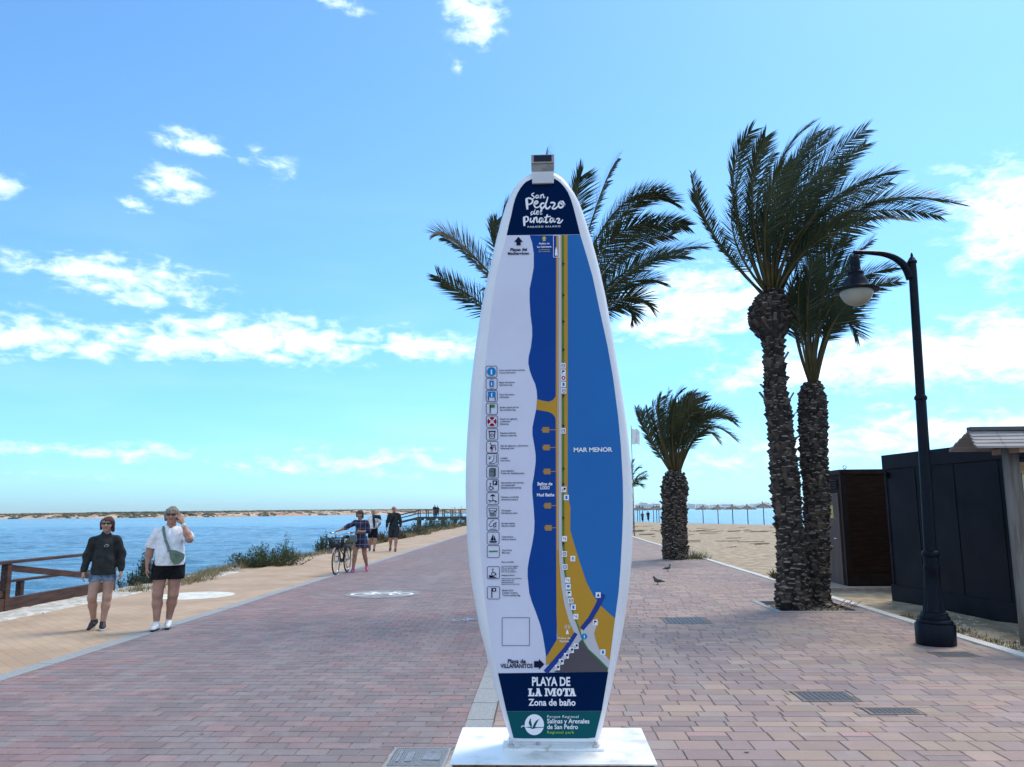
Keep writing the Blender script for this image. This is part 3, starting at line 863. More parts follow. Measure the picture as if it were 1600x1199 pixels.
# printed lines of text, set in the built-in face
def text_faces(txt, bold=0.0, spacing=1.0):
    cu = bpy.data.curves.new('lettering', 'FONT'); cu.body = txt; cu.size = 1; cu.resolution_u = 3; cu.space_character = spacing
    cu.offset = bold; cu.fill_mode = 'FRONT'
    ob = bpy.data.objects.new('lettering', cu); scene.collection.objects.link(ob)
    dg = bpy.context.evaluated_depsgraph_get(); dg.update()
    me = bpy.data.meshes.new_from_object(ob.evaluated_get(dg))
    vs = [(p.co.x, p.co.y) for p in me.vertices]; fs_ = [tuple(p.vertices) for p in me.polygons]
    bpy.data.objects.remove(ob); bpy.data.curves.remove(cu); bpy.data.meshes.remove(me)
    return vs, fs_
TPTS = {}
def put_text(pr, txt, x, y, h, width=None, align='L', bold=0.0, dk=0.0, spacing=1.0, maxsx=None):
    """x, y: picture position of the baseline; h: capital height in px; width: total width in px"""
    vs, fs_ = text_faces(txt, bold, spacing)
    x0, x1 = min(v[0] for v in vs), max(v[0] for v in vs)
    sc = h / .73
    sx = width / (x1 - x0) if width else sc * .86
    ox = {'L': 0, 'C': -.5, 'R': -1}[align] * (x1 - x0) * sx
    X0, Z0 = S(x, y); yy = lay(pr.k + dk)
    out = [(X0 + ((v[0] - x0) * sx + ox) * PXM, yy, Z0 + v[1] * sc * PXM) for v in vs]
    fs2 = []
    for f_ in fs_:
        a = sum(out[f_[i - 1]][0] * out[f_[i]][2] - out[f_[i]][0] * out[f_[i - 1]][2] for i in range(len(f_)))
        fs2.append(f_ if a > 0 else f_[::-1])
    pr.m.m = pr.mi; pr.m.add(out, fs2)
def word(txt, x, y, h, width, m, parent, name='map_lettering', align='L', bold=.012, k=6, spacing=1.0):
    p = Print(k); put_text(p, txt, x, y, h, width, align, bold, 0, spacing); return p.build(name, m, parent)

# inner outline of the printed film
IR = [(906.5, 367), (916, 398), (926, 433), (937, 485), (949, 540), (958, 591), (965.7, 650), (970, 696), (973, 751), (973.6, 790), (972.4, 832), (969.5, 887), (966.5, 925), (961, 966.5), (953.7, 1024.7), (949.5, 1050)]
IL = [(792, 368), (783, 400), (775, 433), (768, 480), (761, 540), (755.5, 600), (751, 660), (748.5, 710), (747.5, 760), (748.5, 810), (751, 860), (756, 920), (762, 970), (770, 1014), (779, 1051.5)]
p = Print(0); p.poly(IL[::-1] + IR); film = p.build('map_panel', C_WHITE, sign)
WAVE = [(827.7, 368), (831.5, 380), (834, 396), (834, 418), (831, 435), (827.5, 452), (827.5, 470), (829, 493), (831.4, 512), (831.6, 525), (829.5, 543), (826, 558), (825.5, 568), (828, 580), (832, 591), (836.3, 600.5), (838.6, 611), (839.3, 622), (838, 639), (834.5, 655), (832, 668), (832, 680), (834.5, 694), (837, 711), (837, 722), (834.5, 742), (831.7, 758), (831.7, 770), (834, 796), (835.2, 815), (834.5, 832), (831.7, 850), (827, 872), (824.5, 888), (824.4, 901.5), (827, 927), (831.5, 942), (837, 956), (844, 976), (848, 992), (851, 1010), (853.5, 1028)]
p = Print(1); p.poly(WAVE + [(870, 1000), (871, 368)]); p.build('lagoon_area', C_LAGOON, film)
p = Print(1); p.poly([(884, 367.5)] + IR[:-2] + [(930, 985), (884, 960)]); p.build('sea_area', C_SEA, film)
p = Print(2)
p.poly([(869, 368), (886.6, 367.4), (887, 500), (887, 640), (887, 775), (891.4, 793), (890.8, 828), (896, 846.4), (905, 876), (916, 909), (927, 931), (939, 947), (960.8, 966.5), (952.6, 1032), (935, 1013), (907.5, 985), (899, 992), (860, 1036), (853.2, 1040), (853, 1027.7), (871, 998), (869.5, 960), (868.8, 800), (868.2, 660)])
p.poly([(839.2, 624), (848, 626.5), (857, 628), (864, 625.5), (868, 620), (869.2, 610), (869.2, 664), (867.3, 652), (863, 646.5), (857, 644), (847, 642), (838, 640.5)], .2)
p.build('sand_area', C_SAND, film)
for (x, y) in ((853, 672), (854, 699.5), (855, 737), (856, 790.5), (857, 825)):
    p = Print(2.5); p.rrect(x, y, 5.2, 4.4, .8); p.strip([(x - 6.6, y), (x - 5.3, y)], 3.2); p.strip([(x + 5.3, y), (869, y - .3)], 1.3, .1); p.build('mud_bath_pier', C_TAN, film)
p = Print(3)
p.strip([(874.6, 368), (875, 500), (875, 700), (875.3, 840), (877, 880), (880.5, 915), (886, 945), (893.5, 970), (901, 986), (906, 996)], [4.2, 4.2, 4.2, 4.6, 6, 7, 8, 8.5, 9, 9])
p.poly([(908, 984), (921, 975), (932.5, 966), (934.5, 972), (931.5, 980), (928, 990), (931, 1001), (935.5, 1013), (938, 1022), (944, 1027.5), (953, 1031.5), (950.5, 1044), (930, 1026), (905, 1000)], .2)
p.poly([(899.5, 990.5), (907, 997), (866, 1050.4), (856.7, 1050.6)], .3)
p.build('road_area', C_GREY, film)
p = Print(3); p.strip([(871.2, 369), (871.6, 600), (871.4, 860)], 1.5, -.2); p.build('path_line', C_PINK, film)
p = Print(4); p.poly([(908.5, 999.5), (914, 1008), (921, 1017), (936, 1031), (949.8, 1043.5), (949.3, 1050), (866.3, 1050.6)]); p.build('town_area', C_DGREY, film)
p = Print(4.4)
p.strip([(852.5, 1050.5), (868, 1033), (884, 1014), (900, 989.5)], [8, 7.6, 7.2, 6]); p.strip([(909, 983), (922, 967), (932, 950), (938, 938), (943.4, 929)], [7, 7.4, 8, 8.4, 7]); p.build('channel_line', C_CHAN, film)
p = Print(4.8); p.strip([(879.6, 368), (879.8, 600), (880.2, 840), (882.4, 890), (887, 925), (893.5, 952), (901, 973), (908, 993), (912, 1004), (919, 1015), (936, 1031), (950, 1045.5)], [2.6, 2.8, 2.8, 2.6, 2.4, 2, 2, 2, 2, 2.2, 2.4, 2.4]); p.build('bike_lane_line', C_GREEN, film)
for y in (413, 462, 503, 547, 619, 666, 733, 757, 810, 850):
    p = Print(5.2); p.poly([(878.6, y - 4), (880, y - 2), (883, y), (880, y + 1), (879.8, y + 4), (878.8, y + 4)]); p.build('map_marker', C_INK, film)
# little pictogram tiles on the map
tiles = [(880, 572), (880, 582), (880.4, 591), (880.4, 601), (881, 611), (880, 673.5), (881, 765), (885, 777.6), (882, 842), (882, 865.7), (895, 873), (882.8, 886), (887, 906.6), (888, 916.7), (889, 927.5), (892, 938.5), (895.8, 948.8), (899.7, 963.5), (930, 972.8), (942, 1019), (900, 1009.6), (892.7, 1016), (885, 1024.7), (876.9, 1034), (871, 1043), (934.6, 929.8)]
kind = 'bfrwbbpwlkubLifbwsfwpppppS'
ICM = [C_INK, C_BLUE, C_RED, C_GREEN, C_TEXT, C_CAB]
for (x, y), kd in zip(tiles, kind):
    imb = MB(); pn, pb_, pr_ = Print(6.4, imb, 0), Print(6.4, imb, 1), Print(6.4, imb, 2)
    if (x, y) != (913, 994.5): Print(5.8, imb, 4).rrect(x, y, 3.9, 4.3, .8)
    if kd in 'bk': pn.frame(x, y, 2.2, 2.3, .4, .8); pn.strip([(x - 1.4, y), (x + 1.4, y)], .8, .1)
    elif kd == 'f': pn.strip([(x - 1.6, y - 2.8), (x - 1.6, y + 3)], .9); pn.poly([(x - 1.1, y - 2.8), (x + 2, y - 2.8), (x + 2, y - .4), (x - 1.1, y - .4)], .1)
    elif kd == 'r': pr_.strip([(x + 2.4 * math.cos(a * .524), y + 2.4 * math.sin(a * .524)) for a in range(12)], 1.7, closed=True)
    elif kd in 'wi': pb_.poly([(x - 2.2, y - 2.4), (x + 2.2, y - 2.4), (x + 2.2, y + 1.4), (x - 2.2, y + 1.4)]) if kd == 'i' else pb_.rrect(x, y, 1.7, 2.6, .6)
    elif kd == 'p': pn.rrect(x + 1, y - 1, 1.7, 1.7, .3); pn.strip([(x - 2.4, y - .5), (x - 2.2, y + 2.2), (x + .6, y + 2.4)], .8, .1)
    elif kd == 'u': pn.poly([(x - 2, y), (x - 1, y - 2), (x + 1, y - 2), (x + 2, y)]); pn.strip([(x - 2.5, y + 2), (x + 2.5, y + 2)], .9)
    elif kd == 'S': pn.poly([(x - 2.2, y + 2.4), (x, y - 2.8), (x + 2.2, y + 2.4)])
    else: pn.strip([(x - 2.2, y - 2), (x - .6, y + .4), (x + .8, y - 1.6), (x + 2, y + 2.2)], .9)
    imb.build('pictogram', ICM, film)
imb = MB(); Print(6, imb, 1).circ(913, 994.5, 4.6); put_text(Print(6.6, imb, 4), 'i', 913, 997, 5, 1.4, 'C', .03); imb.build('pictogram', ICM, film)
# windmill and lettering on the map
p = Print(6)
p.poly([(884, 991), (885, 985.5), (886.4, 984), (887.8, 985.5), (888.8, 991)])
for a in range(8):
    t_ = a * math.pi / 4 + .39; p.strip([(886.4 + 1.5 * math.cos(t_), 980.5 + 1.5 * math.sin(t_)), (886.4 + 5.4 * math.cos(t_), 979.5 + 4 * math.sin(t_))], .6, .1)
p.build('windmill_symbol', C_TEXT, film)
for args in (('Molino de', 871.5, 998.6, 3.0, 19, 'L', .015), ('Quintín', 874.5, 1003.4, 3.0, 14, 'L', .015), ('MAR MENOR', 896.5, 706.5, 6.9, 60, 'L', .03), ('Baños de', 851.5, 758.6, 5.0, 23, 'C', .03), ('LODO', 851.5, 764.8, 5.0, 14.5, 'C', .03), ('Mud Baths', 852.5, 775.8, 4.8, 27, 'C', .03), ('Molino de', 850.5, 382.4, 2.9, 17, 'C', .03), ('La Calcetera', 850.5, 387.4, 2.9, 23, 'C', .03)):
    word(*args[:5], C_TEXT, film, align=args[5], bold=args[6])
p = Print(6); p.frame(869.5, 385.5, 4.8, 17, .6, .7); p.poly([(867, 400), (867.6, 391), (869, 386), (870.6, 391), (871.6, 400)], .1); p.build('landmark_symbol', C_TEXT, film)
p = Print(6); p.poly([(848, 377.5), (848, 373.3), (846.2, 373.3), (850.2, 369.3), (854.2, 373.3), (852.4, 373.3), (852.4, 377.5)]); p.build('arrow', C_YEL, film)
word('y charcas', 850.5, 391.4, 2.0, 17, C_YEL, film, align='C'); word('de Coterillo', 850.5, 394.4, 2.0, 19, C_YEL, film, align='C')
p = Print(6); p.poly([(807, 384), (807, 378.6), (803.4, 378.6), (810.2, 370.6), (817, 378.6), (813.6, 378.6), (813.6, 384)]); p.build('arrow', C_INK, film)
word('Playas del', 810.5, 392.6, 5.2, 27, C_INK, film, align='C', bold=.03); word('Mediterráneo', 810.2, 398.4, 4.6, 35, C_INK, film, align='C', bold=.03)
word('Playa de', 807.5, 1036.2, 6.0, 27, C_INK, film, align='C', bold=.03); word('VILLANANITOS', 807.2, 1043.6, 6.2, 48.5, C_INK, film, align='C', bold=.03)
p = Print(6); p.poly([(834.5, 1033), (842, 1033), (842, 1029.6), (850.6, 1038), (842, 1046.4), (842, 1043), (834.5, 1043)]); p.build('arrow', C_INK, film)
p = Print(6); p.frame(806, 987, 21.3, 21.8, .3, .7); p.build('empty_frame', C_INK, film)
# legend: icon tiles with two languages each
LEG = [(581, 'Punto de información turística|Tourist information'), (600, 'Mupis informativos|Information map'), (619, 'Panel informativo|Information'), (639, 'Bandera estado del mar|Sea condition flag'), (659, 'Puesto de vigilancia|y salvamento|Lifesaving'), (679, 'Papelera selectiva|Selective waste bin'), (699, 'Silla de vigilancia y salvamento|Lifesaving chair'), (718, 'Lavapiés|Foot shower'), (738, 'Aseos adaptados|Toilets for disabled people'), (758.5, 'Aparcamiento para personas|con discapacidad|Disabled people parking'), (779, 'Hamacas y sombrillas|Hammocks & parasols'), (800, 'Chiringuito|Refreshments stand'), (820, 'Escuela náutica|Nautical school'), (841, 'Canal náutico|Nautical channel'), (862, 'Carril bici|Bike lane'), (895, ''), (926.5, 'Bandera Q de|Calidad Turística|Tourist quality flag')]
for i, (y, lines) in enumerate(LEG):
    t_ = i / 16; x = 768 + 3.2 * t_; h = 8.6 + 1.0 * t_
    imb = MB(); fr_, ink, blu, red, grn, wht, cab = Print(5, imb, 0), Print(5.4, imb, 0), Print(5.4, imb, 1), Print(5.4, imb, 2), Print(5.4, imb, 3), Print(6, imb, 4), Print(5.2, imb, 5); tx_ = Print(5)
    fr_.frame(x, y, h, h, 2.4, .8)
    U = lambda *pp: [(x + a * h, y + b_ * h) for a, b_ in pp]
    if lines:
        ls = lines.split('|'); n_ = len(ls)
        for k, l in enumerate(ls): put_text(tx_, l, x + h + 3.6 + .6 * t_, y + 1.2 + (k - (n_ - 1) / 2) * 3.9, 2.75, len(l) * 1.36, bold=.012)
    if i == 0: blu.circ(x, y, .8 * h); put_text(wht, 'i', x, y + 4.2, 8.4, 2.4, 'C', .03)
    elif i == 1:
        blu.poly(U((-.36, -.55), (.36, -.55), (.42, 0), (.36, .55), (-.36, .55), (-.42, 0))); ink.strip(U((-.36, -.55), (-.2, -.85), (.2, -.85), (.36, -.55)), .5); ink.strip(U((-.36, .55), (-.2, .85), (.2, .85), (.36, .55)), .5)
        put_text(wht, 'i', x, y + 2.6, 5.2, 1.6, 'C', .03)
    elif i == 2: blu.poly(U((-.68, -.78), (.68, -.78), (.68, .25), (-.68, .25))); ink.strip(U((-.6, .25), (-.6, .85)), 1.3); ink.strip(U((.6, .25), (.6, .85)), 1.3); put_text(wht, 'i', x, y + 1, 6, 1.8, 'C', .03)
    elif i == 3: ink.strip(U((-.3, -.75), (-.3, .8)), 1.5); grn.poly(U((-.2, -.75), (.5, -.75), (.5, -.2), (-.2, -.2)))
    elif i == 4:
        red.strip([(x + .58 * h * math.cos(a * math.pi / 10), y + .58 * h * math.sin(a * math.pi / 10)) for a in range(20)], .44 * h, closed=True)
        for a in range(4):
            t2 = math.pi / 4 + a * math.pi / 2; wht.strip([(x + .38 * h * math.cos(t2), y + .38 * h * math.sin(t2)), (x + .8 * h * math.cos(t2), y + .8 * h * math.sin(t2))], 1.7)
    elif i == 5: ink.strip(U((-.5, -.42), (-.38, .7), (.38, .7), (.5, -.42)), 1.3); ink.strip(U((-.62, -.52), (.62, -.52)), 1.7); ink.frame(x, y + 1.2, 1.9, 1.9, 1.2, .9, .3)
    elif i == 6: ink.strip(U((-.35, -.75), (-.1, -.2), (.05, .2), (-.1, .8)), 1.3); ink.strip(U((-.05, -.3), (.5, -.4), (.6, .6)), 1.1, .2); red.circ(x - 1.5, y + 1.2, 2.2); ink.strip(U((.25, -.3), (.3, .1)), .9, .3)
    elif i == 7: ink.strip(U((.3, -.75), (.25, .1), (-.1, .45), (-.6, .6), (-.5, .75), (.2, .72), (.75, .5), (.7, -.75)), .9); ink.strip(U((-.6, -.6), (-.4, -.1), (-.2, -.6)), .9, .2); ink.circ(x - 5, y - 1, 1.0, .3)
    elif i == 8: cab.poly(U((-.55, -.45), (-.25, -.75), (.6, -.7), (.6, .6), (.35, .8), (-.55, .75))); ink.frame(x - .3, y + .6, 4.4, 5.8, .4, .8); ink.strip(U((.3, -.5), (.3, .75)), .8, .3); put_text(ink, 'WC', x - 1, y, 2.6, 3.8, 'C', .02, .4)
    elif i in (9, 15):
        oy = .1 if i == 9 else -.15; ox = -.3 if i == 9 else 0
        ink.circ(x + (ox - .1) * h, y + (oy - .42) * h, 1.1, .2); ink.strip(U((ox - .1, oy - .25), (ox - .05, oy + .15), (ox + .3, oy + .18), (ox + .45, oy + .55)), 1.3)
        ink.strip([(x + ox * h + 3 * math.cos(a), y + (oy + .35) * h + 3 * math.sin(a)) for a in np.linspace(-.2, 4.2, 12)], 1.0, .3)
        if i == 9: ink.rrect(x + 3.6, y - 3.8, 3.6, 3.6, .4, .1); put_text(wht, 'P', x + 3.6, y - 1.4, 4.6, 3, 'C', .02)
        else: ink.poly(U((-.7, .35), (.7, .85), (-.7, .85)), .1)
    elif i == 10: ink.poly(U((-.45, -.3), (-.25, -.6), (0, -.7), (.25, -.6), (.45, -.3), (0, -.42))); ink.strip(U((0, -.6), (0, .3)), .9, .2); ink.strip(U((-.75, .3), (-.3, .45), (.3, .35), (.75, .6)), 1.3, .3); ink.strip(U((-.6, .75), (-.4, .4)), .8, .4); ink.strip(U((.5, .8), (.4, .45)), .8, .4)
    elif i == 11: ink.frame(x, y - 3.6, 6, 2.0, .6, .9); ink.strip(U((-.5, -.2), (-.5, .7), (.5, .7), (.5, -.2)), .9); ink.strip(U((-.5, .2), (.1, .2), (.4, -.1)), 1.2, .2); cab.poly(U((-.4, .3), (.4, .3), (.4, .6), (-.4, .6)))
    elif i == 12: ink.strip(U((.15, -.8), (-.35, -.5), (-.7, .1), (-.4, .35), (0, .2), (.15, -.3), (.15, .5)), .9); ink.strip(U((.2, -.2), (.45, -.1), (.5, .3), (.2, .4)), 1.2, .2); ink.circ(x + 4.6, y - 3, 1.1, .3); ink.strip(U((-.6, .75), (.6, .75)), .9, .4)
    elif i == 13: ink.poly(U((0, -.72), (.06, .4), (-.45, .4))); ink.poly(U((.12, -.5), (.5, .4), (.12, .4)), .1); ink.poly(U((-.7, .5), (.72, .5), (.5, .75), (-.5, .75)), .2)
    elif i == 14: grn.strip(U((-.72, -.02), (.72, -.06)), 1.9)
    elif i == 16: ink.strip(U((-.28, -.78), (-.28, .82)), 1.4); ink.poly(U((-.18, -.78), (.42, -.78), (.42, -.22), (-.18, -.22)), .1); wht.circ(x + 1, y - 4.8, 1.4)
    imb.build('legend_icon', ICM, film)
    if tx_.m.f: tx_.build('legend_text', C_INK, film)
tx_ = Print(5); put_text(tx_, 'Playa accesible', 783.5, 879.5, 2.5, 19, bold=.01)
for k, l in enumerate(['Zona de sombra adaptada', 'Silla de ruedas anfibia', 'Pasarela de acceso', 'Baño y ducha adaptados']): put_text(tx_, l, 783.5, 885.8 + 2.9 * k, 2.0, (26, 24, 20, 23)[k], bold=.01)
tx_.build('legend_text', C_INK, film); tx_ = Print(5); put_text(tx_, 'Adapted beach', 783.5, 900.2, 2.5, 20, bold=.01)
for k, l in enumerate(['Adapted shade area, amphibious', 'adapted wheel chair', 'adapted boardwalk', 'adapted bathroom and shower']): put_text(tx_, l, 783.5, 905 + 2.9 * k, 2.0, (31, 20, 19, 28)[k], bold=.01)
tx_.build('legend_text', C_INK, film)
# header with the brush lettering
p = Print(0); p.poly([(791.6, 368), (795, 352), (798.7, 337.4), (801.4, 324), (804.6, 311.7), (808.6, 302), (813.4, 294), (818, 288), (822.6, 284), (831, 280), (848, 277.5), (865, 279), (871, 282), (876, 286), (882, 292.6), (887, 300), (891.8, 311), (896, 324.6), (901, 344), (906.6, 366.6)])
head = p.build('header_panel', C_NAVY, sign)
Z0 = (780, 270, 7.993)
def cr(pts, n=5):
    out = []
    for i in range(len(pts) - 1):
        p0, p1, p2, p3 = pts[max(0, i - 1)], pts[i], pts[i + 1], pts[min(len(pts) - 1, i + 2)]
        for k in range(n):
            t = k / n
            out.append(tuple(.5 * (2 * p1[a] + (p2[a] - p0[a]) * t + (2 * p0[a] - 5 * p1[a] + 4 * p2[a] - p3[a]) * t * t + (3 * p1[a] - p0[a] - 3 * p2[a] + p3[a]) * t ** 3) for a in (0, 1)))
    return out + [pts[-1]]
STR = [(12, [(437, 255), (412, 268), (408, 282), (430, 297), (438, 312), (424, 326), (412, 328)]), (11, [(490, 285), (470, 284), (456, 302), (466, 320), (484, 308), (493, 286), (494, 310), (504, 321)]), (11, [(521, 276), (519, 324)]), (11, [(520, 300), (536, 276), (550, 275), (553, 300), (558, 318), (574, 302)]),
       (26, [(340, 325), (346, 380), (352, 462)]), (18, [(334, 330), (372, 320), (412, 336), (416, 368), (390, 392), (356, 400)]), (17, [(436, 398), (470, 386), (482, 366), (462, 357), (442, 378), (438, 410), (456, 436), (482, 434), (504, 420)]), (19, [(566, 386), (536, 384), (516, 410), (524, 442), (548, 440), (574, 408), (592, 360), (608, 304)]), (18, [(580, 400), (582, 436), (598, 452), (622, 440), (640, 416)]), (17, [(640, 384), (660, 374), (694, 384), (684, 412), (656, 448)]), (16, [(660, 450), (694, 452), (722, 432), (740, 410)]), (18, [(776, 356), (748, 378), (742, 414), (760, 438), (790, 428), (806, 396), (798, 366), (776, 362), (768, 384), (796, 402), (826, 394)]),
       (10, [(430, 490), (408, 490), (396, 510), (406, 524), (426, 512), (440, 484), (450, 456)]), (10, [(438, 490), (436, 514), (446, 521), (460, 508)]), (10, [(466, 506), (488, 494), (486, 480), (472, 482), (464, 504), (474, 523), (500, 514)]), (10, [(508, 510), (530, 484), (534, 460), (524, 458), (514, 494), (520, 522), (540, 512)]),
       (24, [(310, 552), (313, 610), (314, 668)]), (15, [(306, 566), (332, 550), (358, 560), (362, 590), (344, 612), (318, 616)]), (15, [(396, 566), (388, 600), (394, 620), (414, 610), (426, 596)]), (13, [(396, 532), (402, 535)]), (15, [(436, 560), (430, 632)]), (15, [(432, 600), (452, 566), (468, 564), (470, 600), (476, 622), (496, 606)]), (15, [(540, 572), (514, 570), (500, 600), (510, 624), (530, 608), (544, 574), (546, 606), (558, 620), (572, 604)]), (16, [(602, 522), (588, 570), (580, 612), (592, 626), (614, 612)]), (13, [(562, 562), (604, 552), (644, 548)]), (15, [(672, 572), (646, 570), (634, 600), (644, 622), (664, 606), (678, 574), (680, 606), (690, 620), (706, 602)]), (15, [(712, 586), (734, 574), (752, 582), (744, 604), (724, 628)]), (14, [(728, 630), (756, 630), (778, 610), (796, 588)])]
p = Print(1)
for i, (wd, pts) in enumerate(STR):
    pp = [(Z0[0] + x / Z0[2], Z0[1] + y / Z0[2]) for x, y in cr(pts)]
    n_ = len(pp); ws = [wd / Z0[2] * (.72 + .4 * math.sin(math.pi * min(1, .12 + .95 * k / n_))) * 1.12 for k in range(n_)]
    p.strip(pp, ws, .12 * (i % 5))
put_text(p, 'PARAÍSO SALADO', 824.5, 356.2, 3.0, 53.5, spacing=1.25, bold=.008)
p.build('header_lettering', C_TEXT, head)
# lower bands
p = Print(.6); p.poly([(776.5 + 1.5, 1052.2), (950.4, 1050), (940.2, 1111), (791.2, 1111.4)]); low = p.build('name_panel', C_NAVY, sign)
p = Print(1.2)
put_text(p, 'PLAYA DE', 861.2, 1071.4, 12.6, 57, 'C', .03)
put_text(p, 'Zona de baño', 862.5, 1102.6, 9.8, 70, 'C', .022)
# slab letters: stems and slabs
def slab(polys):
    for k, pg in enumerate(polys): p.poly([(780 + x / 9.41, 1040 + y / 9.41) for x, y in pg],   .07 * (k % 8))
slab([[(438, 338), (474, 338), (474, 450), (438, 450)], [(425, 338), (488, 338), (488, 355), (425, 355)], [(425, 433), (515, 433), (515, 452), (425, 452)], [(494, 402), (515, 402), (515, 440), (494, 440)],
      [(560, 335), (588, 335), (562, 440), (536, 440)], [(560, 335), (590, 335), (618, 440), (584, 440)], [(552, 400), (598, 400), (598, 416), (552, 416)], [(522, 432), (566, 432), (566, 452), (522, 452)], [(578, 432), (630, 432), (630, 452), (578, 452)], [(548, 335), (588, 335), (588, 350), (548, 350)],
      [(680, 335), (704, 335), (704, 450), (680, 450)], [(700, 335), (728, 335), (760, 420), (744, 442)], [(778, 335), (804, 335), (760, 442), (744, 425)], [(792, 335), (826, 335), (826, 450), (792, 450)], [(668, 335), (722, 335), (722, 352), (668, 352)], [(668, 433), (716, 433), (716, 452), (668, 452)], [(782, 335), (840, 335), (840, 352), (782, 352)], [(778, 433), (840, 433), (840, 452), (778, 452)],
      [(972, 335), (1008, 335), (1008, 450), (972, 450)], [(934, 335), (1046, 335), (1046, 354), (934, 354)], [(934, 335), (954, 335), (954, 380), (934, 380)], [(1026, 335), (1046, 335), (1046, 380), (1026, 380)], [(956, 433), (1024, 433), (1024, 452), (956, 452)],
      [(1066, 335), (1092, 335), (1064, 440), (1038, 440)], [(1064, 335), (1094, 335), (1118, 440), (1084, 440)], [(1056, 400), (1102, 400), (1102, 416), (1056, 416)], [(1030, 433), (1070, 433), (1070, 452), (1030, 452)], [(1078, 433), (1130, 433), (1130, 452), (1078, 452)], [(1052, 335), (1092, 335), (1092, 350), (1052, 350)]])
p.strip([(780 + (887 + 28 * math.cos(a * math.pi / 10)) / 9.41, 1040 + (393 + 44 * math.sin(a * math.pi / 10)) / 9.41) for a in range(20)], 3.0, .2, True)
p.build('name_lettering', C_TEXT, low)
p = Print(.6); p.poly([(791.3, 1111.6), (940.1, 1111.2), (930, 1152.6), (918, 1154), (815, 1154), (802.4, 1153.2)]); park = p.build('park_panel', C_BAND, sign)
Q = lambda *pp: [(780 + x / 9.41, 1040 + y / 9.41) for x, y in pp]
p = Print(1.2); p.circ(780 + 517 / 9.41, 1040 + 870 / 9.41, 15, 0, 36, 16.3)
p.strip(Q((326, 910), (342, 886), (362, 888), (382, 900), (430, 906)), 1.3, .1)
put_text(p, 'Parque Regional', 855, 1121.8, 3.9, 46.5, spacing=1.2)
put_text(p, 'Salinas y Arenales', 855, 1130.2, 6.6, 62.5, bold=.014); put_text(p, 'de San Pedro', 855, 1139.2, 6.6, 45.5, bold=.014)
p.build('park_lettering', C_TEXT, park)
p = Print(2); p.poly(Q((383, 904), (440, 900), (480, 908), (510, 906), (570, 904), (655, 904), (655, 914), (570, 916), (530, 922), (490, 934), (450, 918), (400, 910)))
p.poly(Q((470, 772), (446, 800), (433, 840), (442, 870), (468, 910), (482, 890), (476, 845), (466, 815)), .1); p.poly(Q((592, 782), (540, 815), (515, 850), (488, 915), (520, 918), (540, 880), (560, 835)), .2)
p.build('bird_emblem', C_BAND, park)
p = Print(1.2); put_text(p, 'Regional park', 855, 1146.2, 3.9, 40, spacing=1.15, bold=.01); p.build('park_lettering', C_LIME, park)
# solar lamp on top
GREYM = mat('lamp_housing', (.16, .145, .14), .5, scale=20, col2=(.23, .21, .20))
a, b_ = S(831, 271), S(865, 242)
cx = (a[0] + b_[0]) / 2
mb = MB(); hw = (b_[0] - a[0]) / 2
mb.box((cx, YB - .02, (S(848, 270)[1] + S(848, 257)[1]) / 2), (2 * hw, .105, S(848, 257)[1] - S(848, 271)[1]))
lampb = mb.build('solar_lamp', GREYM, sign, bevel=.004)
zt0, zt1 = S(848, 256.6)[1], S(848, 243)[1]
mb = MB(); mb.box((cx, YB - .02, (zt0 + zt1) / 2), (2 * hw + .006, .115, zt1 - zt0)); mb.build('solar_housing', mat('pale_housing', (.30, .28, .27), .5, scale=20, col2=(.36, .34, .33), spec=.2), lampb, bevel=.003)
yc = YB - .079
mb = MB(); mb.box((cx, yc, (zt0 + zt1) / 2 + .002), (2 * hw * .80, .006, (zt1 - zt0) * .68)); mb.build('solar_cell', mat('solar_cell', (.003, .006, .028), .3, scale=2, col2=(.004, .009, .04), spec=.2), lampb)
mb = MB(); z0_, z1_ = S(848, 288.5)[1], S(848, 270.5)[1]
mb.box((cx, YF - .012, (z0_ + z1_) / 2), (2 * hw * .98, .016, z1_ - z0_))
mb.build('bracket', mat('bracket_white', (.52, .53, .56), .4, scale=10, col2=(.58, .59, .62)), sign, bevel=.002)
# ================================================================== STREET LAMP
LAMPM = mat('lamp_paint', (.0013, .0028, .008), .36, scale=14, col2=(.0026, .0052, .0125), spec=.13, bump=.06, bscale=30)
g0 = ground(1477, 1012)
LX, LY = g0.x, g0.y + .22
def zat(y, x=1450): return atY(x, y, LY).z
mpp = LY / FPX * 1.0           # metres per pixel near the lamp
lamp = empty('street_lamp', (LX, LY, 0), 'tall black cast iron street lamp with hanging bell lantern', 'street lamp')
mb = MB(); mb.lathe([(.222, 0), (.226, .02), (.226, .235), (.215, .25), (.15, .25)], (LX, LY, 0), 40)
auto_smooth(mb.build('plinth', LAMPM, lamp))
fl = lambda z, th: (1 - .07 * (.5 + .5 * math.cos(16 * th))) if .38 < z < .86 else 1
mb = MB(); mb.lathe([(.205, .25), (.208, .27), (.19, .295), (.172, .30), (.172, .325), (.155, .345), (.15, .38), (.128, .385), (.118, .47), (.104, .60), (.094, .74), (.088, .86), (.092, .87), (.092, .93), (.084, .94), (.084, 1.03), (.098, 1.05), (.102, 1.075), (.098, 1.10), (.075, 1.12)], (LX, LY, 0), 64, fl)
auto_smooth(mb.build('base', LAMPM, lamp), 30)
zr = zat(622); zt = zat(412)
mb = MB(); mb.lathe([(.072, 1.10), (.064, zr - .05), (.062, zr - .03), (.074, zr - .02), (.078, zr), (.074, zr + .02), (.056, zr + .04), (.051, zt - .1), (.047, zt), (.058, zt + .01), (.06, zt + .035), (.048, zt + .05), (.03, zt + .085), (.016, zt + .10), (.018, zt + .115), (.008, zt + .15)], (LX, LY, 0), 24)
auto_smooth(mb.build('post', LAMPM, lamp), 35)
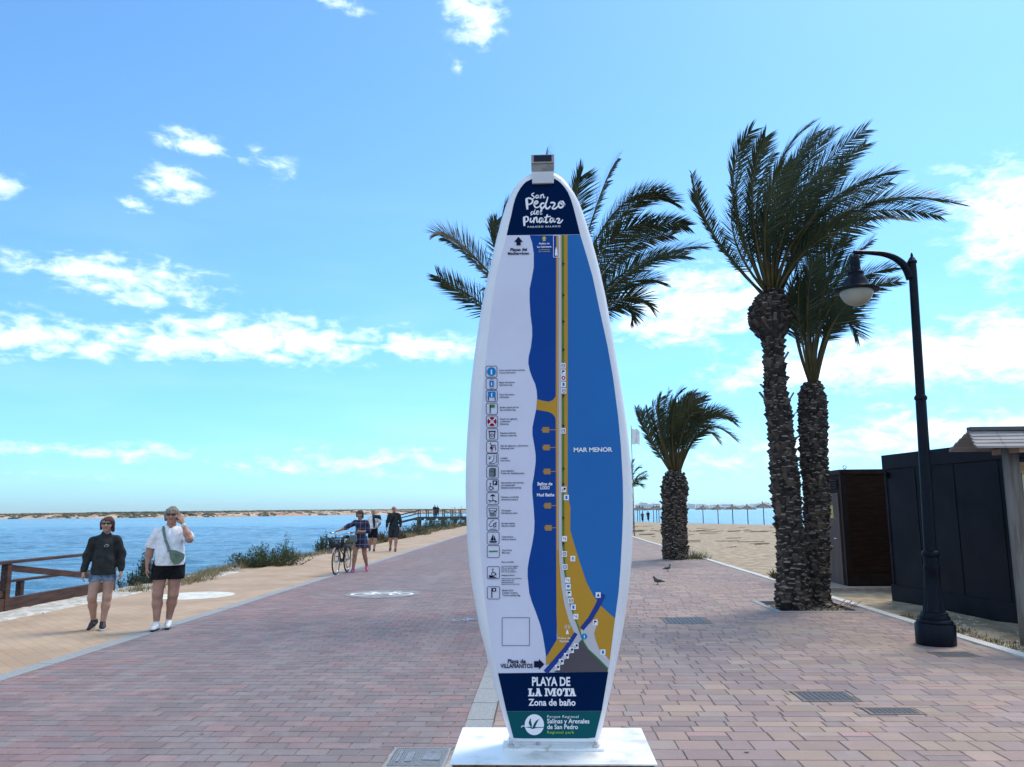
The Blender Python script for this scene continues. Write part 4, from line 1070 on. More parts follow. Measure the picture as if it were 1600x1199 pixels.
TILT = .026
def P3(x, y):
    v_ = atY(x, y, LY); v_.x -= TILT * v_.z; return v_
arm_pts = [P3(x, y) for x, y in cr([(1423, 436), (1414, 417), (1400, 405), (1382, 398.5), (1362, 396.8), (1342, 396.5), (1334, 396.5)], 5)]
mb = MB(); n_ = len(arm_pts); mb.tube(arm_pts, [.055 - .028 * min(1, 1.4 * k / n_) for k in range(n_)], 12)
mb.build('arm', LAMPM, lamp, True)
hx, hy = arm_pts[-1].x + .01, LY
rim = atY(1344, 457, LY).z
mb = MB(); mb.lathe([(.265, rim - .004), (.285, rim), (.285, rim + .012), (.20, rim + .03), (.165, rim + .065), (.145, rim + .13), (.115, rim + .18), (.10, rim + .20), (.098, rim + .225), (.105, rim + .23), (.105, rim + .25), (.07, rim + .27), (.062, rim + .34), (.066, rim + .35), (.06, rim + .42), (.05, rim + .46), (.02, rim + .47)], (hx, hy, 0), 40)
auto_smooth(mb.build('lantern_hood', LAMPM, lamp), 30)
GLOBE = mat('opal_globe', (.44, .43, .36), .3, scale=4, col2=(.52, .51, .44), spec=.5, trans=.35)
mb = MB(); mb.lathe([(.012, rim - .195), (.06, rim - .19), (.115, rim - .165), (.16, rim - .125), (.19, rim - .075), (.205, rim - .03), (.205, rim)], (hx, hy, 0), 32)
mb.build('globe', GLOBE, lamp, True)
lamp.rotation_euler = (0, math.atan(TILT), 0)

# ================================================================== CABINS
BLK = mat('black_sheeting', (.0045, .0052, .0095), .55, scale=1.3, detail=9, col2=(.0115, .0115, .0175), spec=.10, bump=.12, bscale=5)
c0, c1 = ground(1398, 936.5), ground(1598, 974)
dirv = (c1 - c0).normalized(); back = Vector((-dirv.y, dirv.x, 0))
if back.x < 0: back = -back
far_c = c0; near_c = c0 + dirv * 5.2
Hh = atY(1382, 712, far_c.y).z
box = empty('black_cabin', tuple(c0), 'long black flat-roofed cabin with panelled side beside the promenade', 'cabin')
def quadbox(mb, a, b_, depth, z0, z1, out=0.0):
    o_ = -back * out
    p0, p1 = a + o_, b_ + o_; p2, p3 = b_ + back * depth, a + back * depth
    mb.add([(*p_.xy, z) for z in (z0, z1) for p_ in (p0, p1, p2, p3)], [(0, 3, 2, 1), (4, 5, 6, 7), (0, 1, 5, 4), (1, 2, 6, 5), (2, 3, 7, 6), (3, 0, 4, 7)])
mb = MB(); quadbox(mb, far_c, near_c, 2.6, -.1, Hh - .02)
wall = mb.build('wall', BLK, box)
mb = MB(); quadbox(mb, far_c - dirv * .02, near_c + dirv * .02, 2.62, Hh - .26, Hh, .03)
mb.build('roof_fascia', BLK, box, bevel=.006)
mb = MB(); quadbox(mb, far_c - dirv * .012, near_c, .02, -.05, .26, .045)
mb.build('plinth_board', BLK, box, bevel=.006)
for k in range(1, 5):
    mb = MB(); a = far_c + dirv * (1.02 * k - .1)
    mb.box(tuple(a - back * .004) [:2] + ((.26 + Hh - .26) / 2,), (.008, .009, Hh - .54), rz=math.atan2(dirv.y, dirv.x))
    mb.build('panel_seam', mat('seam_black', (.003, .003, .005), .6, scale=5, spec=.1), wall)
mb = MB(); mb.box((far_c.x + dirv.x * .10 - back.x * .03, far_c.y + dirv.y * .10 - back.y * .03, Hh - .37), (.09, .05, .10), rz=math.atan2(dirv.y, dirv.x)); mb.build('corner_fitting', mat('seam_black', (.006, .006, .009)), box)
mb = MB(); mb.box((far_c.x + dirv.x * .03, far_c.y + dirv.y * .03, Hh / 2), (.06, .03, Hh - .54), rz=math.atan2(dirv.y, dirv.x)); mb.build('corner_post', BLK, box, bevel=.005)

# brown cabin behind it
BRN = mat('brown_boards', (.011, .0048, .003), .65, spec=.10, scale=2.5, col2=(.027, .0105, .0055), stretch=(1, 1, 12), bump=.3, bscale=9)
DOORM = mat('door_boards', (.070, .040, .032), .6, scale=2, col2=(.105, .062, .050), stretch=(10, 10, 1))
TRIM = mat('brown_trim', (.011, .0055, .004), .6, spec=.15, scale=6, col2=(.019, .0095, .007))
hl, hr = ground(1327, 917, .04), ground(1397, 921, .04)
BX0, BY0 = hl.x, hl.y; BX1, BY1 = BX0 + 2.1, BY0 + 2.4
BH = atY(1330, 736, BY0).z
hut = empty('brown_cabin', (BX0, BY0, 0), 'small dark brown timber cabin with side door behind the palms', 'cabin')
mb = MB(); mb.box(((BX0 + BX1) / 2, (BY0 + BY1) / 2, (.05 + BH) / 2), (BX1 - BX0, BY1 - BY0, BH - .05)); mb.build('wall', BRN, hut)
mb = MB(); nbd = 14
for k in range(nbd): mb.box(((BX0 + BX1) / 2, BY0 - .006, .33 + (BH - .56) * (k + .5) / nbd), (BX1 - BX0 - .16, .012, (BH - .56) / nbd - .008))
mb.build('cladding', BRN, hut)
mb = MB(); mb.box((BX0 + .04, BY0 - .01, BH / 2 + .02), (.08, .03, BH - .1)); mb.box(((BX0 + BX1) / 2, BY0 - .016, .18), (BX1 - BX0, .028, .24)); mb.box((BX0 - .01, BY0 + .05, BH / 2), (.022, .1, BH - .1)); mb.build('trim', TRIM, hut, bevel=.004)
mb = MB(); mb.box(((BX0 + BX1) / 2, (BY0 + BY1) / 2, BH - .02), (BX1 - BX0 + .08, BY1 - BY0 + .08, .10)); mb.build('roof', TRIM, hut, bevel=.006)
dr = MB(); nv = 8
for k in range(nv): dr.box((BX0 - .012, BY0 + .22 + .92 * (k + .5) / nv, 1.0), (.03, .92 / nv - .008, 1.9))
door = dr.build('door', DOORM, hut, bevel=.003)
mb = MB(); mb.tube([(BX0 - .03, BY0 + .32, 1.0), (BX0 - .075, BY0 + .32, 1.0), (BX0 - .075, BY0 + .45, 1.0)], .012, 8); mb.build('handle', mat('chrome', (.5, .5, .5), .25, metal=.9), door)
mb = MB(); mb.box((BX0 - .031, BY0 + .62, 1.56), (.006, .18, .28)); mb.build('notice', mat('yellow_notice', (.48, .38, .10), .6, scale=12), door)
mb = MB(); 
for k in range(4): mb.box((BX0 - .02, BY0 + .68, 2.06 + .05 * k), (.02, .9, .03), rot=Matrix.Rotation(R(25), 3, 'Y'))
mb.build('vent_louvre', TRIM, hut)
mb = MB(); ringc = Vector((BX0 + .12, BY0 + .1, BH + .08)); mb.tube([ringc + Vector((.035 * math.cos(a), 0, .035 * math.sin(a))) for a in np.linspace(0, 2 * math.pi, 12, endpoint=False)], .009, 6, closed=True); mb.tube([(ringc.x, ringc.y, BH + .02), (ringc.x, ringc.y, BH + .05)], .01, 6); mb.build('lifting_ring', mat('chrome', (.5, .5, .5)), hut)
SLAB = mat('pink_slab', (.36, .26, .22), .85, scale=6, col2=(.45, .34, .29), bump=.4)
s = MB(); s.box(((BX0 + BX1) / 2 - .35, (BY0 + BY1) / 2 - .05, -.03), (BX1 - BX0 + 1.1, BY1 - BY0 + .6, .16)); tag(s.build('cabin_pavement', SLAB, bevel=.006), kind='structure')

# ================================================================== INFORMATION SHELTER at the right edge
WW = mat('weathered_post', (.11, .095, .085), .85, scale=1.6, col2=(.19, .17, .155), stretch=(12, 12, 1), bump=.5, bscale=10)
SH = mat('grey_shingles', (.19, .18, .185), .75, scale=1.5, col2=(.29, .275, .28), stretch=(1, 9, 9), bump=.4, bscale=15)
kp = atY(1585, 800, 10.2); KX, KY = kp.x + .02, 10.2
kio = empty('information_shelter', (KX, KY, 0), 'wooden roofed notice board shelter with round posts at the right edge', 'shelter')
kz = atY(1570, 704, KY).z
for k in range(2):
    mb = MB(); mb.lathe([(.105, -.1), (.10, .5), (.098, 1.4), (.092, kz + .12)], (KX + 2.0 * k, KY, 0), 18); mb.build('post', WW, kio, True)
mb = MB(); mb.bar((KX, KY, kz - .22), (KX + 2.0, KY, kz - .22), .10, .14); mb.bar((KX, KY, .72), (KX + 2, KY, .72), .08, .12); mb.build('crossbeam', mat('beam_wood', (.22, .13, .075), .7, scale=2, col2=(.32, .20, .12), stretch=(2, 12, 12)), kio, bevel=.006)
pan = MB(); pan.box((KX + 1.0, KY, (kz - .29 + .78) / 2), (1.78, .03, kz - .29 - .78)); pan.build('notice_panel', mat('panel_cream', (.40, .40, .25), .5, scale=2, col2=(.48, .48, .32)), kio)
e0 = atY(1525, 699, KY - .32); rz0 = e0.z
ridge = atY(1537, 673, KY + .05).z
xl, xr = e0.x, KX + 2.5
mb = MB(); NS = 5
for side in (-1, 1):
    for k in range(NS):
        t0, t1 = k / NS, (k + 1.15) / NS
        y0_, y1_ = KY + side * .34 * (1 - t0), KY + side * .34 * (1 - t1)
        za, zb_ = rz0 + (ridge - rz0) * t0, rz0 + (ridge - rz0) * t1
        xo = .11 * t0
        nx = 9
        for j in range(nx):
            xa, xb_ = xl + xo + (xr - xl - 2 * xo) * j / nx, xl + xo + (xr - xl - 2 * xo) * (j + 1) / nx
            mb.add([(xa + .003, y0_, za + .012), (xb_ - .003, y0_, za + .012), (xb_ - .003, y1_, zb_), (xa + .003, y1_, zb_), (xa + .003, y0_, za - .012), (xb_ - .003, y0_, za - .012), (xb_ - .003, y1_, zb_ - .024), (xa + .003, y1_, zb_ - .024)], [(0, 1, 2, 3), (7, 6, 5, 4), (0, 4, 5, 1), (1, 5, 6, 2), (3, 2, 6, 7), (0, 3, 7, 4)])
roof = mb.build('roof', SH, kio)
mb = MB(); mb.bar((xl + .10, KY, ridge + .015), (xr - .1, KY, ridge + .015), .10, .05); mb.build('ridge_cap', mat('ridge_grey', (.075, .075, .08), .7, scale=4), roof, bevel=.004)
mb = MB()
for k in (-.02, 1.0, 2.02): mb.bar((KX + k, KY - .30, rz0 - .03), (KX + k, KY + .30, rz0 - .03), .07, .07)
mb.build('rafter', mat('beam_wood', (.22, .13, .075)), kio)

# ================================================================== WOODEN RAILING of the jetty entrance
RW = mat('railing_wood', (.050, .024, .018), .6, scale=2.2, col2=(.085, .044, .032), spec=.2, stretch=(8, 1, 8), bump=.3, bscale=12)
def railing(name, label, A, B, zt_, zb_, posts, brace, group, bottom=True, zpost=-.4):
    A, B = Vector(A), Vector(B)
    e = empty(name, (A.x, A.y, 0), label, 'railing', group)
    d = (B - A)
    for k, t in enumerate(posts):
        p_ = A + d * t
        mb = MB(); mb.box((p_.x, p_.y, (zpost + zt_ - .03) / 2), (.12, .12, zt_ - .03 - zpost), rz=math.atan2(d.y, d.x)); mb.build('post', RW, e, bevel=.006)
    mb = MB(); mb.bar((A.x, A.y, zt_), (B.x, B.y, zt_), .15, .05); mb.build('top_rail', RW, e, bevel=.006)
    if bottom:
        mb = MB(); mb.bar((A.x, A.y, zb_), (B.x, B.y, zb_), .10, .22); mb.build('bottom_board', RW, e, bevel=.006)
    for k in range(len(posts) - 1):
        p_, q_ = A + d * posts[k], A + d * posts[k + 1]
        if brace:
            mb = MB(); mb.bar((p_.x, p_.y, zt_ - .09), (q_.x, q_.y, zb_ + .16), .05, .11)
            mb.build('brace', RW, e, bevel=.005)
    return e
n0 = ground(8, 955)
FX = n0.x
railing('wooden_railing', 'near dark brown timber railing with diagonal braces beside the path', (FX, n0.y - 2.2, 0), (FX - .10, 17.4, 0), atY(8, 879, n0.y).z, .10, [.0, 2.2 / (17.4 - n0.y + 2.2), .985], True, 'timber railings of the bathing steps')
fr0 = atY(34, 906, 17.6)
railing('wooden_railing', 'lower timber railing farther out over the water', (fr0.x - .2, 13.5, 0), (fr0.x + .1, 20.5, 0), fr0.z, -.2, [.1, .585, .98], False, 'timber railings of the bathing steps', False, -.8)

# ================================================================== DISTANT JETTY
JW = mat('jetty_wood', (.050, .042, .040), .8, scale=1, col2=(.085, .072, .065))
JY = 118
def J(x, y): return atY(x, y, JY)
jl, jm, jr = J(633, 813.5), J(655, 808.5), Vector((-8.8, JY, .62))
jet = empty('jetty', (jr.x, JY, 0), 'long timber jetty with railings over the lagoon in the distance', 'jetty')
JT = .72
mb = MB()
for yy in (JY - 1.0, JY + 1.0): mb.bar((jm.x, yy, JT - .15), (-8.8, yy, JT - .15), .12, .22)
mb.bar((jm.x, JY, JT), (-8.8, JY, JT), 2.2, .08)
mb.build('deck', JW, jet)
rl = (jm.x - 3.4, JY, -.10)
mb = MB(); mb.bar((jm.x, JY, JT - .02), rl, 2.0, .10); 
for yy in (JY - .95, JY + .95): mb.bar((jm.x, yy, JT - .12), (rl[0], yy, rl[2] - .1), .1, .2)
mb.build('ramp', JW, jet)
k = 0; x = jm.x
while x < -9.5:
    for yy in (JY - .95, JY + .95):
        mb = MB(); mb.box((x, yy, (-1.2 + JT - .1) / 2), (.35 if k % 2 == 0 else .2, .25, JT + 1.1)); mb.build('pile', JW, jet)
    mb = MB(); mb.box((x, JY, JT - .32), (1.1, 2.3, .3)); mb.build('cross_head', JW, jet)
    x += 1.75; k += 1
for s_, yy in enumerate((JY - 1.0, JY + 1.0)):
    rail = MB()
    for h in (.55, 1.0): rail.bar((jm.x, yy, JT + h), (-8.8, yy, JT + h), .09, .09); rail.bar((jm.x, yy, JT + h), (rl[0], yy, rl[2] + h), .09, .09)
    rail.build('railing', JW, jet)
    for k in range(9):
        xx = jm.x + (-8.8 - jm.x) * k / 8
        mb = MB(); mb.box((xx, yy, JT + .52), (.13, .13, 1.1)); mb.build('railing_post', JW, jet)

# ================================================================== FLAG
fb_ = ground(991.5, 838); FY = fb_.y
ftop = atY(992.2, 666, FY).z
fl_ = empty('flag_pole', (fb_.x, FY, 0), 'white flag on a thin pole at the beach edge, half behind the sign', 'flag')
mb = MB(); mb.lathe([(.035, 0), (.03, 2), (.022, ftop), (.03, ftop + .02), (.01, ftop + .05)], (fb_.x, FY, 0), 10); mb.build('pole', mat('pole_grey', (.22, .23, .24), .5, metal=.4), fl_, True)
mb = MB(); nx, nz = 14, 8
fw, fh_ = .50, 1.0
v, f = [], []
for i in range(nx + 1):
    for j in range(nz + 1):
        u_, w_ = i / nx, j / nz
        v.append((fb_.x + .03 + fw * u_ * (1 - .08 * w_), FY + .09 * math.sin(u_ * 9 + w_ * 2) * u_ ** .5, ftop - .10 - fh_ * w_ * (1 - .1 * u_) - .20 * u_ - .05 * math.sin(u_ * 7)))
for i in range(nx):
    for j in range(nz): a = i * (nz + 1) + j; f.append((a, a + 1, a + nz + 2, a + nz + 1))
me = bpy.data.meshes.new('flag_cloth'); me.from_pydata([(p_[0] - fb_.x, p_[1] - FY, p_[2]) for p_ in v], [], f); link_mesh('flag_cloth', me, mat('flag_white', (.62, .63, .64), .8, scale=5, trans=.3), fl_, True)

# ================================================================== BEACH UMBRELLAS
STRAW = mat('straw_thatch', (.10, .085, .07), .95, scale=20, col2=(.20, .165, .125))
POLEM = mat('dark_pole', (.045, .035, .03), .8, scale=6)
def umbrella(seed):
    r_ = random.Random(seed)
    e = empty('beach_umbrella', (0, 0, 0), 'x', 'beach umbrella', 'thatched beach umbrellas along the shore')
    mb = MB(); mb.lathe([(.06, -.3), (.055, 2.1), (.04, 2.5)], (0, 0, 0), 8); mb.build('pole', POLEM, e, True, local=True)
    mb = MB(); n_ = 28
    for (ra, za, rb, zb__) in ((1.22, 1.93, .72, 2.12), (.8, 2.1, .0, 2.42)):
        for k in range(n_):
            a0, a1 = 2 * math.pi * k / n_, 2 * math.pi * (k + 1.25) / n_
            dr_ = r_.uniform(-.12, .12); dz_ = r_.uniform(-.07, .03)
            mb.add([((ra + dr_) * math.cos(a0), (ra + dr_) * math.sin(a0), za + dz_), ((ra + dr_) * math.cos(a1), (ra + dr_) * math.sin(a1), za + dz_), (rb * math.cos(a1), rb * math.sin(a1), zb__), (rb * math.cos(a0), rb * math.sin(a0), zb__ + .01)], [(0, 1, 2, 3)])
    mb.build('thatch', STRAW, e, local=True)
    mb = MB()
    for k in range(16):
        a0 = r_.uniform(0, 6.28); l = r_.uniform(.2, .55)
        mb.bar((.05 * math.cos(a0), .05 * math.sin(a0), 2.36), (.05 * math.cos(a0) + .2 * l, .25 * l * math.sin(a0), 2.38 + .5 * l), .05, .05)
    mb.build('thatch_tuft', STRAW, e, local=True)
    return e
UMB = [(1099, 816, 1), (1122.5, 818, 1), (1145.5, 818.5, 1), (1169, 818.5, 1), (1194, 819, 1.12), (996.5, 815, 1), (1000, 815.5, 1), (1004.5, 815, .98), (1021.5, 815.5, 1), (1026.5, 815, 1.02), (1030, 815, 1)]
UL = ['straw beach umbrella standing alone right of the stout short palm, first of the spaced row', 'straw beach umbrella second from the stout short palm in the spaced row', 'straw beach umbrella in the middle of the spaced row of five', 'straw beach umbrella fourth from the stout short palm, next to the tallest tufted one', 'straw beach umbrella with tall ragged tuft, nearest the tall palm trunks',
      'straw beach umbrella closest to the sign edge', 'straw beach umbrella second from the sign edge', 'straw beach umbrella just left of the two beach walkers', 'straw beach umbrella just right of the two beach walkers', 'straw beach umbrella between walkers and stout palm, middle of three poles', 'straw beach umbrella partly behind the stout short palm']
protos = [umbrella(1), umbrella(2)]
used = [0, 0]
for i, ((x, y, s_), l) in enumerate(zip(UMB, UL)):
    k = i % 2
    e = protos[k] if not used[k] else copy_tree(protos[k]); used[k] = 1
    gp = ground(x, y, -.38)
    e.location = (gp.x, gp.y, -.40); e.rotation_euler = (0, 0, .7 * i); e['label'] = l
    e.scale = (1, 1, s_ * .98)

# ================================================================== FAR TOWN across the sea
TY = 3400
FT = [mat('far_wall_pale', (.75, .74, .73), .8, scale=.004), mat('far_wall_grey', (.60, .60, .60), .8, scale=.004), mat('far_wall_cream', (.70, .63, .55), .8, scale=.004)]
TWN = [(993, 998, 789, 0), (999, 1010, 786.3, 1), (1011, 1017, 788.5, 2), (1018, 1030, 787.5, 0), (1073, 1084, 788, 1), (1089, 1099, 788.2, 0), (1101, 1106, 790, 2), (1111, 1119, 789, 0), (1124, 1143, 788.3, 0), (1146, 1154, 790.3, 2), (1158, 1168, 790, 1), (1173, 1182, 788, 0), (1183, 1192, 787.3, 1), (1196, 1199, 785.8, 0), (1201, 1208, 788.5, 2), (1041, 1050, 788, 0), (1052, 1066, 789.4, 1)]
TWN.sort()
ORD = ['first', 'second', 'third', 'fourth', 'fifth', 'sixth', 'seventh', 'eighth', 'ninth', 'tenth', 'eleventh', 'twelfth', 'thirteenth', 'fourteenth', 'fifteenth', 'sixteenth', 'seventeenth']
for i, (x0_, x1_, yt, c) in enumerate(TWN):
    a, b_ = atY(x0_, yt, TY), atY(x1_, yt, TY)
    dpt = 60
    e = empty('apartment_block', (a.x, TY, 0), '%s apartment block across the sea, %s from the left of the far town' % (('pale', 'grey', 'cream')[c], ORD[i]), 'building', 'far town buildings')
    mb = MB(); mb.box(((a.x + b_.x) / 2, TY, (a.z - 2) / 2), (b_.x - a.x, dpt, a.z + 2)); mb.build('wall', FT[c], e)
    mb = MB(); fl_n = max(2, int(a.z / 6))
    for k in range(fl_n): mb.box(((a.x + b_.x) / 2, TY - dpt / 2 - .2, a.z * (k + .55) / fl_n), ((b_.x - a.x) * .86, .5, a.z / fl_n * .38))
    mb.build('window_band', mat('far_window', (.16, .19, .24), .4, scale=.01), e)
    mb = MB(); mb.box((a.x + (b_.x - a.x) * .3, TY, a.z + 1.6), ((b_.x - a.x) * .25, 14, 3.4)); mb.build('roof_house', FT[c], e)
s = MB(); s.box((1000, TY + 60, -.1), (2600, 90, 5)); 
tag(s.build('far_coast', mat('far_coast', (.32, .33, .31), .9, scale=.02, col2=(.45, .42, .36)), None), kind='structure')
# ================================================================== DATE PALMS
LEAF = mat('palm_leaf', (.020, .031, .014), .55, scale=2.2, col2=(.046, .060, .026), spec=.2, trans=.25)
LEAFD = mat('palm_leaf_dry', (.075, .058, .034), .8, scale=3, col2=(.11, .085, .05), trans=.2)
STEM = mat('palm_stem', (.060, .048, .018), .6, scale=2.5, col2=(.11, .085, .032), spec=.2)
BARK = mat('palm_bark', (.055, .042, .034), .95, scale=5, col2=(.115, .086, .068), bump=.8, bscale=35)
BARKL = mat('palm_bark_cut', (.13, .10, .08), .95, scale=9, col2=(.26, .205, .165), bump=.6, bscale=50)
BARKD = mat('palm_bark_dark', (.016, .013, .013), .95, scale=6, col2=(.045, .035, .031), bump=.8, bscale=35)
def frond(leaf, dry, stem, base, mid, tip, r_, leafl=.42, wind=(.55, 0, .05), density=1.0, width=.019, bare=.2, dryness=.02, rs=1.0):
    """a feather leaf: rachis through three points, leaflets in two rows swept by the wind"""
    base, mid, tip = Vector(base), Vector(mid), Vector(tip)
    c = mid * 2 - (base + tip) / 2
    B = lambda t: base * (1 - t) ** 2 + c * 2 * t * (1 - t) + tip * t * t
    D = lambda t: ((c - base) * 2 * (1 - t) + (tip - c) * 2 * t)
    L = sum((B((k + 1) / 12) - B(k / 12)).length for k in range(12))
    npt = 11
    stem.tube([B(k / npt) for k in range(npt + 1)], [(.026 * (1 - k / npt) ** 1.1 + .003) * rs for k in range(npt + 1)], 6)
    n_ = int(L * 30 * density)
    W = Vector(wind)
    roll = r_.choice((-1, 1)) * r_.uniform(.35, 1.15); cr_, sr_ = math.cos(roll), math.sin(roll)
    for side in (-1, 1):
        for i in range(n_):
            t = bare + (1 - bare) * (i + r_.random() * .8) / n_
            p_ = B(t); d = D(t).normalized()
            s_ = d.cross(Vector((0, 0, 1)))
            if s_.length < .15: s_ = d.cross(Vector((0, 1, 0)))
            s_.normalize(); u_ = s_.cross(d)
            s_, u_ = s_ * cr_ + u_ * sr_, u_ * cr_ - s_ * sr_
            Wp = W - d * max(0, W.dot(d)) * .9
            u = (t - bare) / (1 - bare)
            ll = leafl * (.35 + .75 * math.sin(math.pi * min(1, .12 + u * .80)) ) * r_.uniform(.85, 1.12)
            sweep = .75 + .7 * u
            dirn = (d * sweep + s_ * side * (1.0 - .3 * u) + u_ * r_.uniform(.10, .40) + Wp * r_.uniform(.25, .7) + Vector((r_.gauss(0, .07), r_.gauss(0, .07), r_.gauss(0, .07)))).normalized()
            wv = dirn.cross(u_ + s_ * .3 * side).normalized() * width * r_.uniform(.8, 1.2)
            droop = Vector((W.x * .10, 0, -.06 - .05 * r_.random())) * ll
            q1 = p_ + dirn * ll * .5 + droop * .25
            q2 = p_ + dirn * ll + droop
            mb_ = leaf; leaf.m = 1 if r_.random() < dryness else 0
            mb_.add([p_ - wv * .35, p_ + wv * .35, q1 + wv * .5, q1 - wv * .5, q2], [(0, 1, 2, 3), (3, 2, 4)])
def trunk_mesh(prof, n=18):
    mb = MB(); pts = [Vector(p_[0]) for p_ in prof]; mb.tube(pts, [p_[1] * .83 for p_ in prof], n); return mb
def scales(mb, prof, r_, size=.15, spread=1.0, ragged=1.0, upto=1.0, squash=.8):
    pts = [Vector(p_[0]) for p_ in prof]; rad = [p_[1] for p_ in prof]
    zs = [p_.z for p_ in pts]
    z = zs[0] + .02; k = 0
    H = zs[-1] - zs[0]
    while z < zs[0] + H * upto:
        x = float(np.interp(z, zs, [p_.x for p_ in pts])); y = float(np.interp(z, zs, [p_.y for p_ in pts])); rr_ = float(np.interp(z, zs, rad))
        n_ = max(6, int(2 * math.pi * rr_ / (size * 1.0)))
        for j in range(n_):
            a = 2 * math.pi * (j + .5 * (k % 2)) / n_ + r_.gauss(0, .12)
            s_ = size * (1.12 - .35 * (z - zs[0]) / H) * r_.uniform(.65, 1.35); zz = z + r_.gauss(0, size * .16)
            if r_.random() < .07: continue
            big = r_.random() < .14
            o_ = Vector((math.cos(a), math.sin(a), 0)); tn = Vector((-math.sin(a), math.cos(a), 0)); up_ = Vector((0, 0, 1))
            c = Vector((x, y, zz)) + o_ * rr_ * .80
            out = rr_ * .08 + s_ * r_.uniform(.04, .24) * ragged
            if big: out += s_ * r_.uniform(.15, .45)
            tipw = s_ * r_.uniform(.18, .42)
            h_ = s_ * squash
            top = c + up_ * h_ * r_.uniform(.55, .9) + o_ * (out + rr_ * .04) + tn * r_.gauss(0, .02)
            mb.add([c - tn * s_ * .55 + up_ * h_ * .1, c + tn * s_ * .55 + up_ * h_ * .1, c - up_ * h_ * .55 + o_ * .01, top - tn * tipw + o_ * .012, top + tn * tipw + o_ * .012, top - tn * tipw * .9 - o_ * .04 + up_ * .03, top + tn * tipw * .9 - o_ * .04 + up_ * .03],
                   [(2, 1, 4), (2, 4, 3), (2, 3, 0), (3, 4, 6, 5), (0, 3, 5), (1, 6, 4), (0, 5, 6, 1)])
        z += size * squash * .62; k += 1
def palm(label, X0, Y0, edges, fronds, seed, size=.15, ragged=1.0, leafl=.42, dspread=1.0, fr_depth=1.1, density=1.0, width=.019, group=None, wind=(.55, 0, .05), extra_stubs=0, rs=1.0, wmul=1.0, bare=.22):
    """edges: (left px, right px, y px) from the ground up; fronds: (mid px, tip px[, depth])"""
    r_ = random.Random(seed)
    prof = []
    for (xa, xb, y) in edges:
        a, b_ = atY(xa, y, Y0), atY(xb, y, Y0)
        prof.append(((a + b_) / 2, (b_.x - a.x) / 2 * wmul))
    z0 = prof[0][0].z
    prof[0] = (Vector((prof[0][0].x, Y0, -.06)), prof[0][1])
    e = empty('date_palm', (prof[0][0].x, Y0, 0), label, 'palm tree', group)
    tr = trunk_mesh(prof).build('trunk', BARKD, e, True)
    mb = MB(); scales(mb, prof, r_, size, 1, ragged)
    sc_ = mb.build('leaf_bases', [BARKD, BARK, BARKL], tr)
    mi = [1 if r_.random() < .25 else 0 for _ in range(len(mb.f))]
    for k in range(0, len(mi) - 6, 7):
        m0 = r_.choice((0, 0, 0, 1, 1)); m1 = r_.choice((1, 2, 2))
        mi[k:k + 7] = [m0, m0, m0, m1, m0, m0, 0]
    sc_.data.polygons.foreach_set('material_index', mi)
    top, rt = prof[-1]
    leaf, dry, stem = MB(), MB(), MB()
    for k, fr in enumerate(fronds):
        (mx, my), (tx, ty) = fr[0], fr[1]
        dy = fr[2] if len(fr) > 2 else r_.uniform(-1, 1)
        dy *= fr_depth
        mid = atY(mx, my, Y0 + dy * .55); tip = atY(tx, ty, Y0 + dy)
        sidx = max(-1, min(1, (mid.x - top.x) / 1.2))
        b_ = Vector((top.x + rt * .75 * sidx, Y0 + rt * .6 * max(-1, min(1, dy)), top.z - .06))
        frond(leaf, dry, stem, b_, mid, tip, r_, leafl * (fr[3] if len(fr) > 3 else 1) * r_.uniform(.9, 1.1), wind, density, width, bare=bare, dryness=(.45 if r_.random() < .1 else .03), rs=rs)
    leaf.build('crown', [LEAF, LEAFD], e)
    stem.build('frond_stems', STEM, e, True)
    # cut stubs sticking out
    for k in range(extra_stubs):
        st = MB(); t = r_.random(); i = int(t * (len(prof) - 1)); p_, rr_ = prof[i]
        a = r_.uniform(0, 6.28); o_ = Vector((math.cos(a), math.sin(a), 0))
        st.bar(p_ + o_ * rr_ * .8, p_ + o_ * (rr_ + r_.uniform(.06, .16)) + Vector((0, 0, r_.uniform(.08, .22))), .05, .018)
        st.build('cut_stub', BARKL, e)
    return e
YBp = 14.0
EB = [(1209, 1268, 946), (1211, 1266, 925), (1213, 1262, 893), (1213, 1258, 860), (1212, 1255, 827), (1207, 1253, 790), (1203, 1252, 760), (1202, 1247, 725), (1201, 1243, 690), (1197, 1238, 655), (1194, 1235, 632), (1193, 1231, 612), (1193.5, 1228, 592), (1192, 1227, 568), (1191, 1225.5, 548), (1188, 1226, 529), (1168, 1242, 513), (1165, 1245, 500), (1167, 1243, 484), (1178, 1232, 468), (1189, 1221, 458)]
FB = [((1118, 372), (1081, 272), -.2, .62), ((1104, 350), (1092, 285), .3, .62), ((1146, 312), (1174, 204), -.7), ((1152, 330), (1165, 225), .4), ((1176, 322), (1196, 214), -1.0), ((1182, 330), (1210, 240), .6), ((1204, 300), (1262, 198), -.9), ((1214, 318), (1276, 206), .3), ((1232, 312), (1302, 205), .8), ((1244, 318), (1352, 203), -.6), ((1262, 320), (1352, 226), .6), ((1282, 330), (1396, 268), -.7), ((1276, 345), (1390, 285), .7), ((1325, 330), (1496, 318), -.5), ((1318, 345), (1470, 338), .5), ((1290, 360), (1420, 345), .9), ((1196, 350), (1222, 262), -1.2), ((1166, 350), (1184, 262), 1.0), ((1222, 350), (1292, 262), -1.2), ((1250, 362), (1336, 300), -1.0), ((1240, 350), (1318, 262), 1.1), ((1204, 350), (1238, 250), 1.2), ((1268, 385), (1352, 350), -.9), ((1262, 375), (1336, 330), .9), ((1150, 380), (1148, 300), -.9), ((1190, 372), (1200, 300), -.6), ((1236, 385), (1300, 320), .2), ((1172, 325), (1190, 222), .2), ((1222, 306), (1282, 208), -.3)]
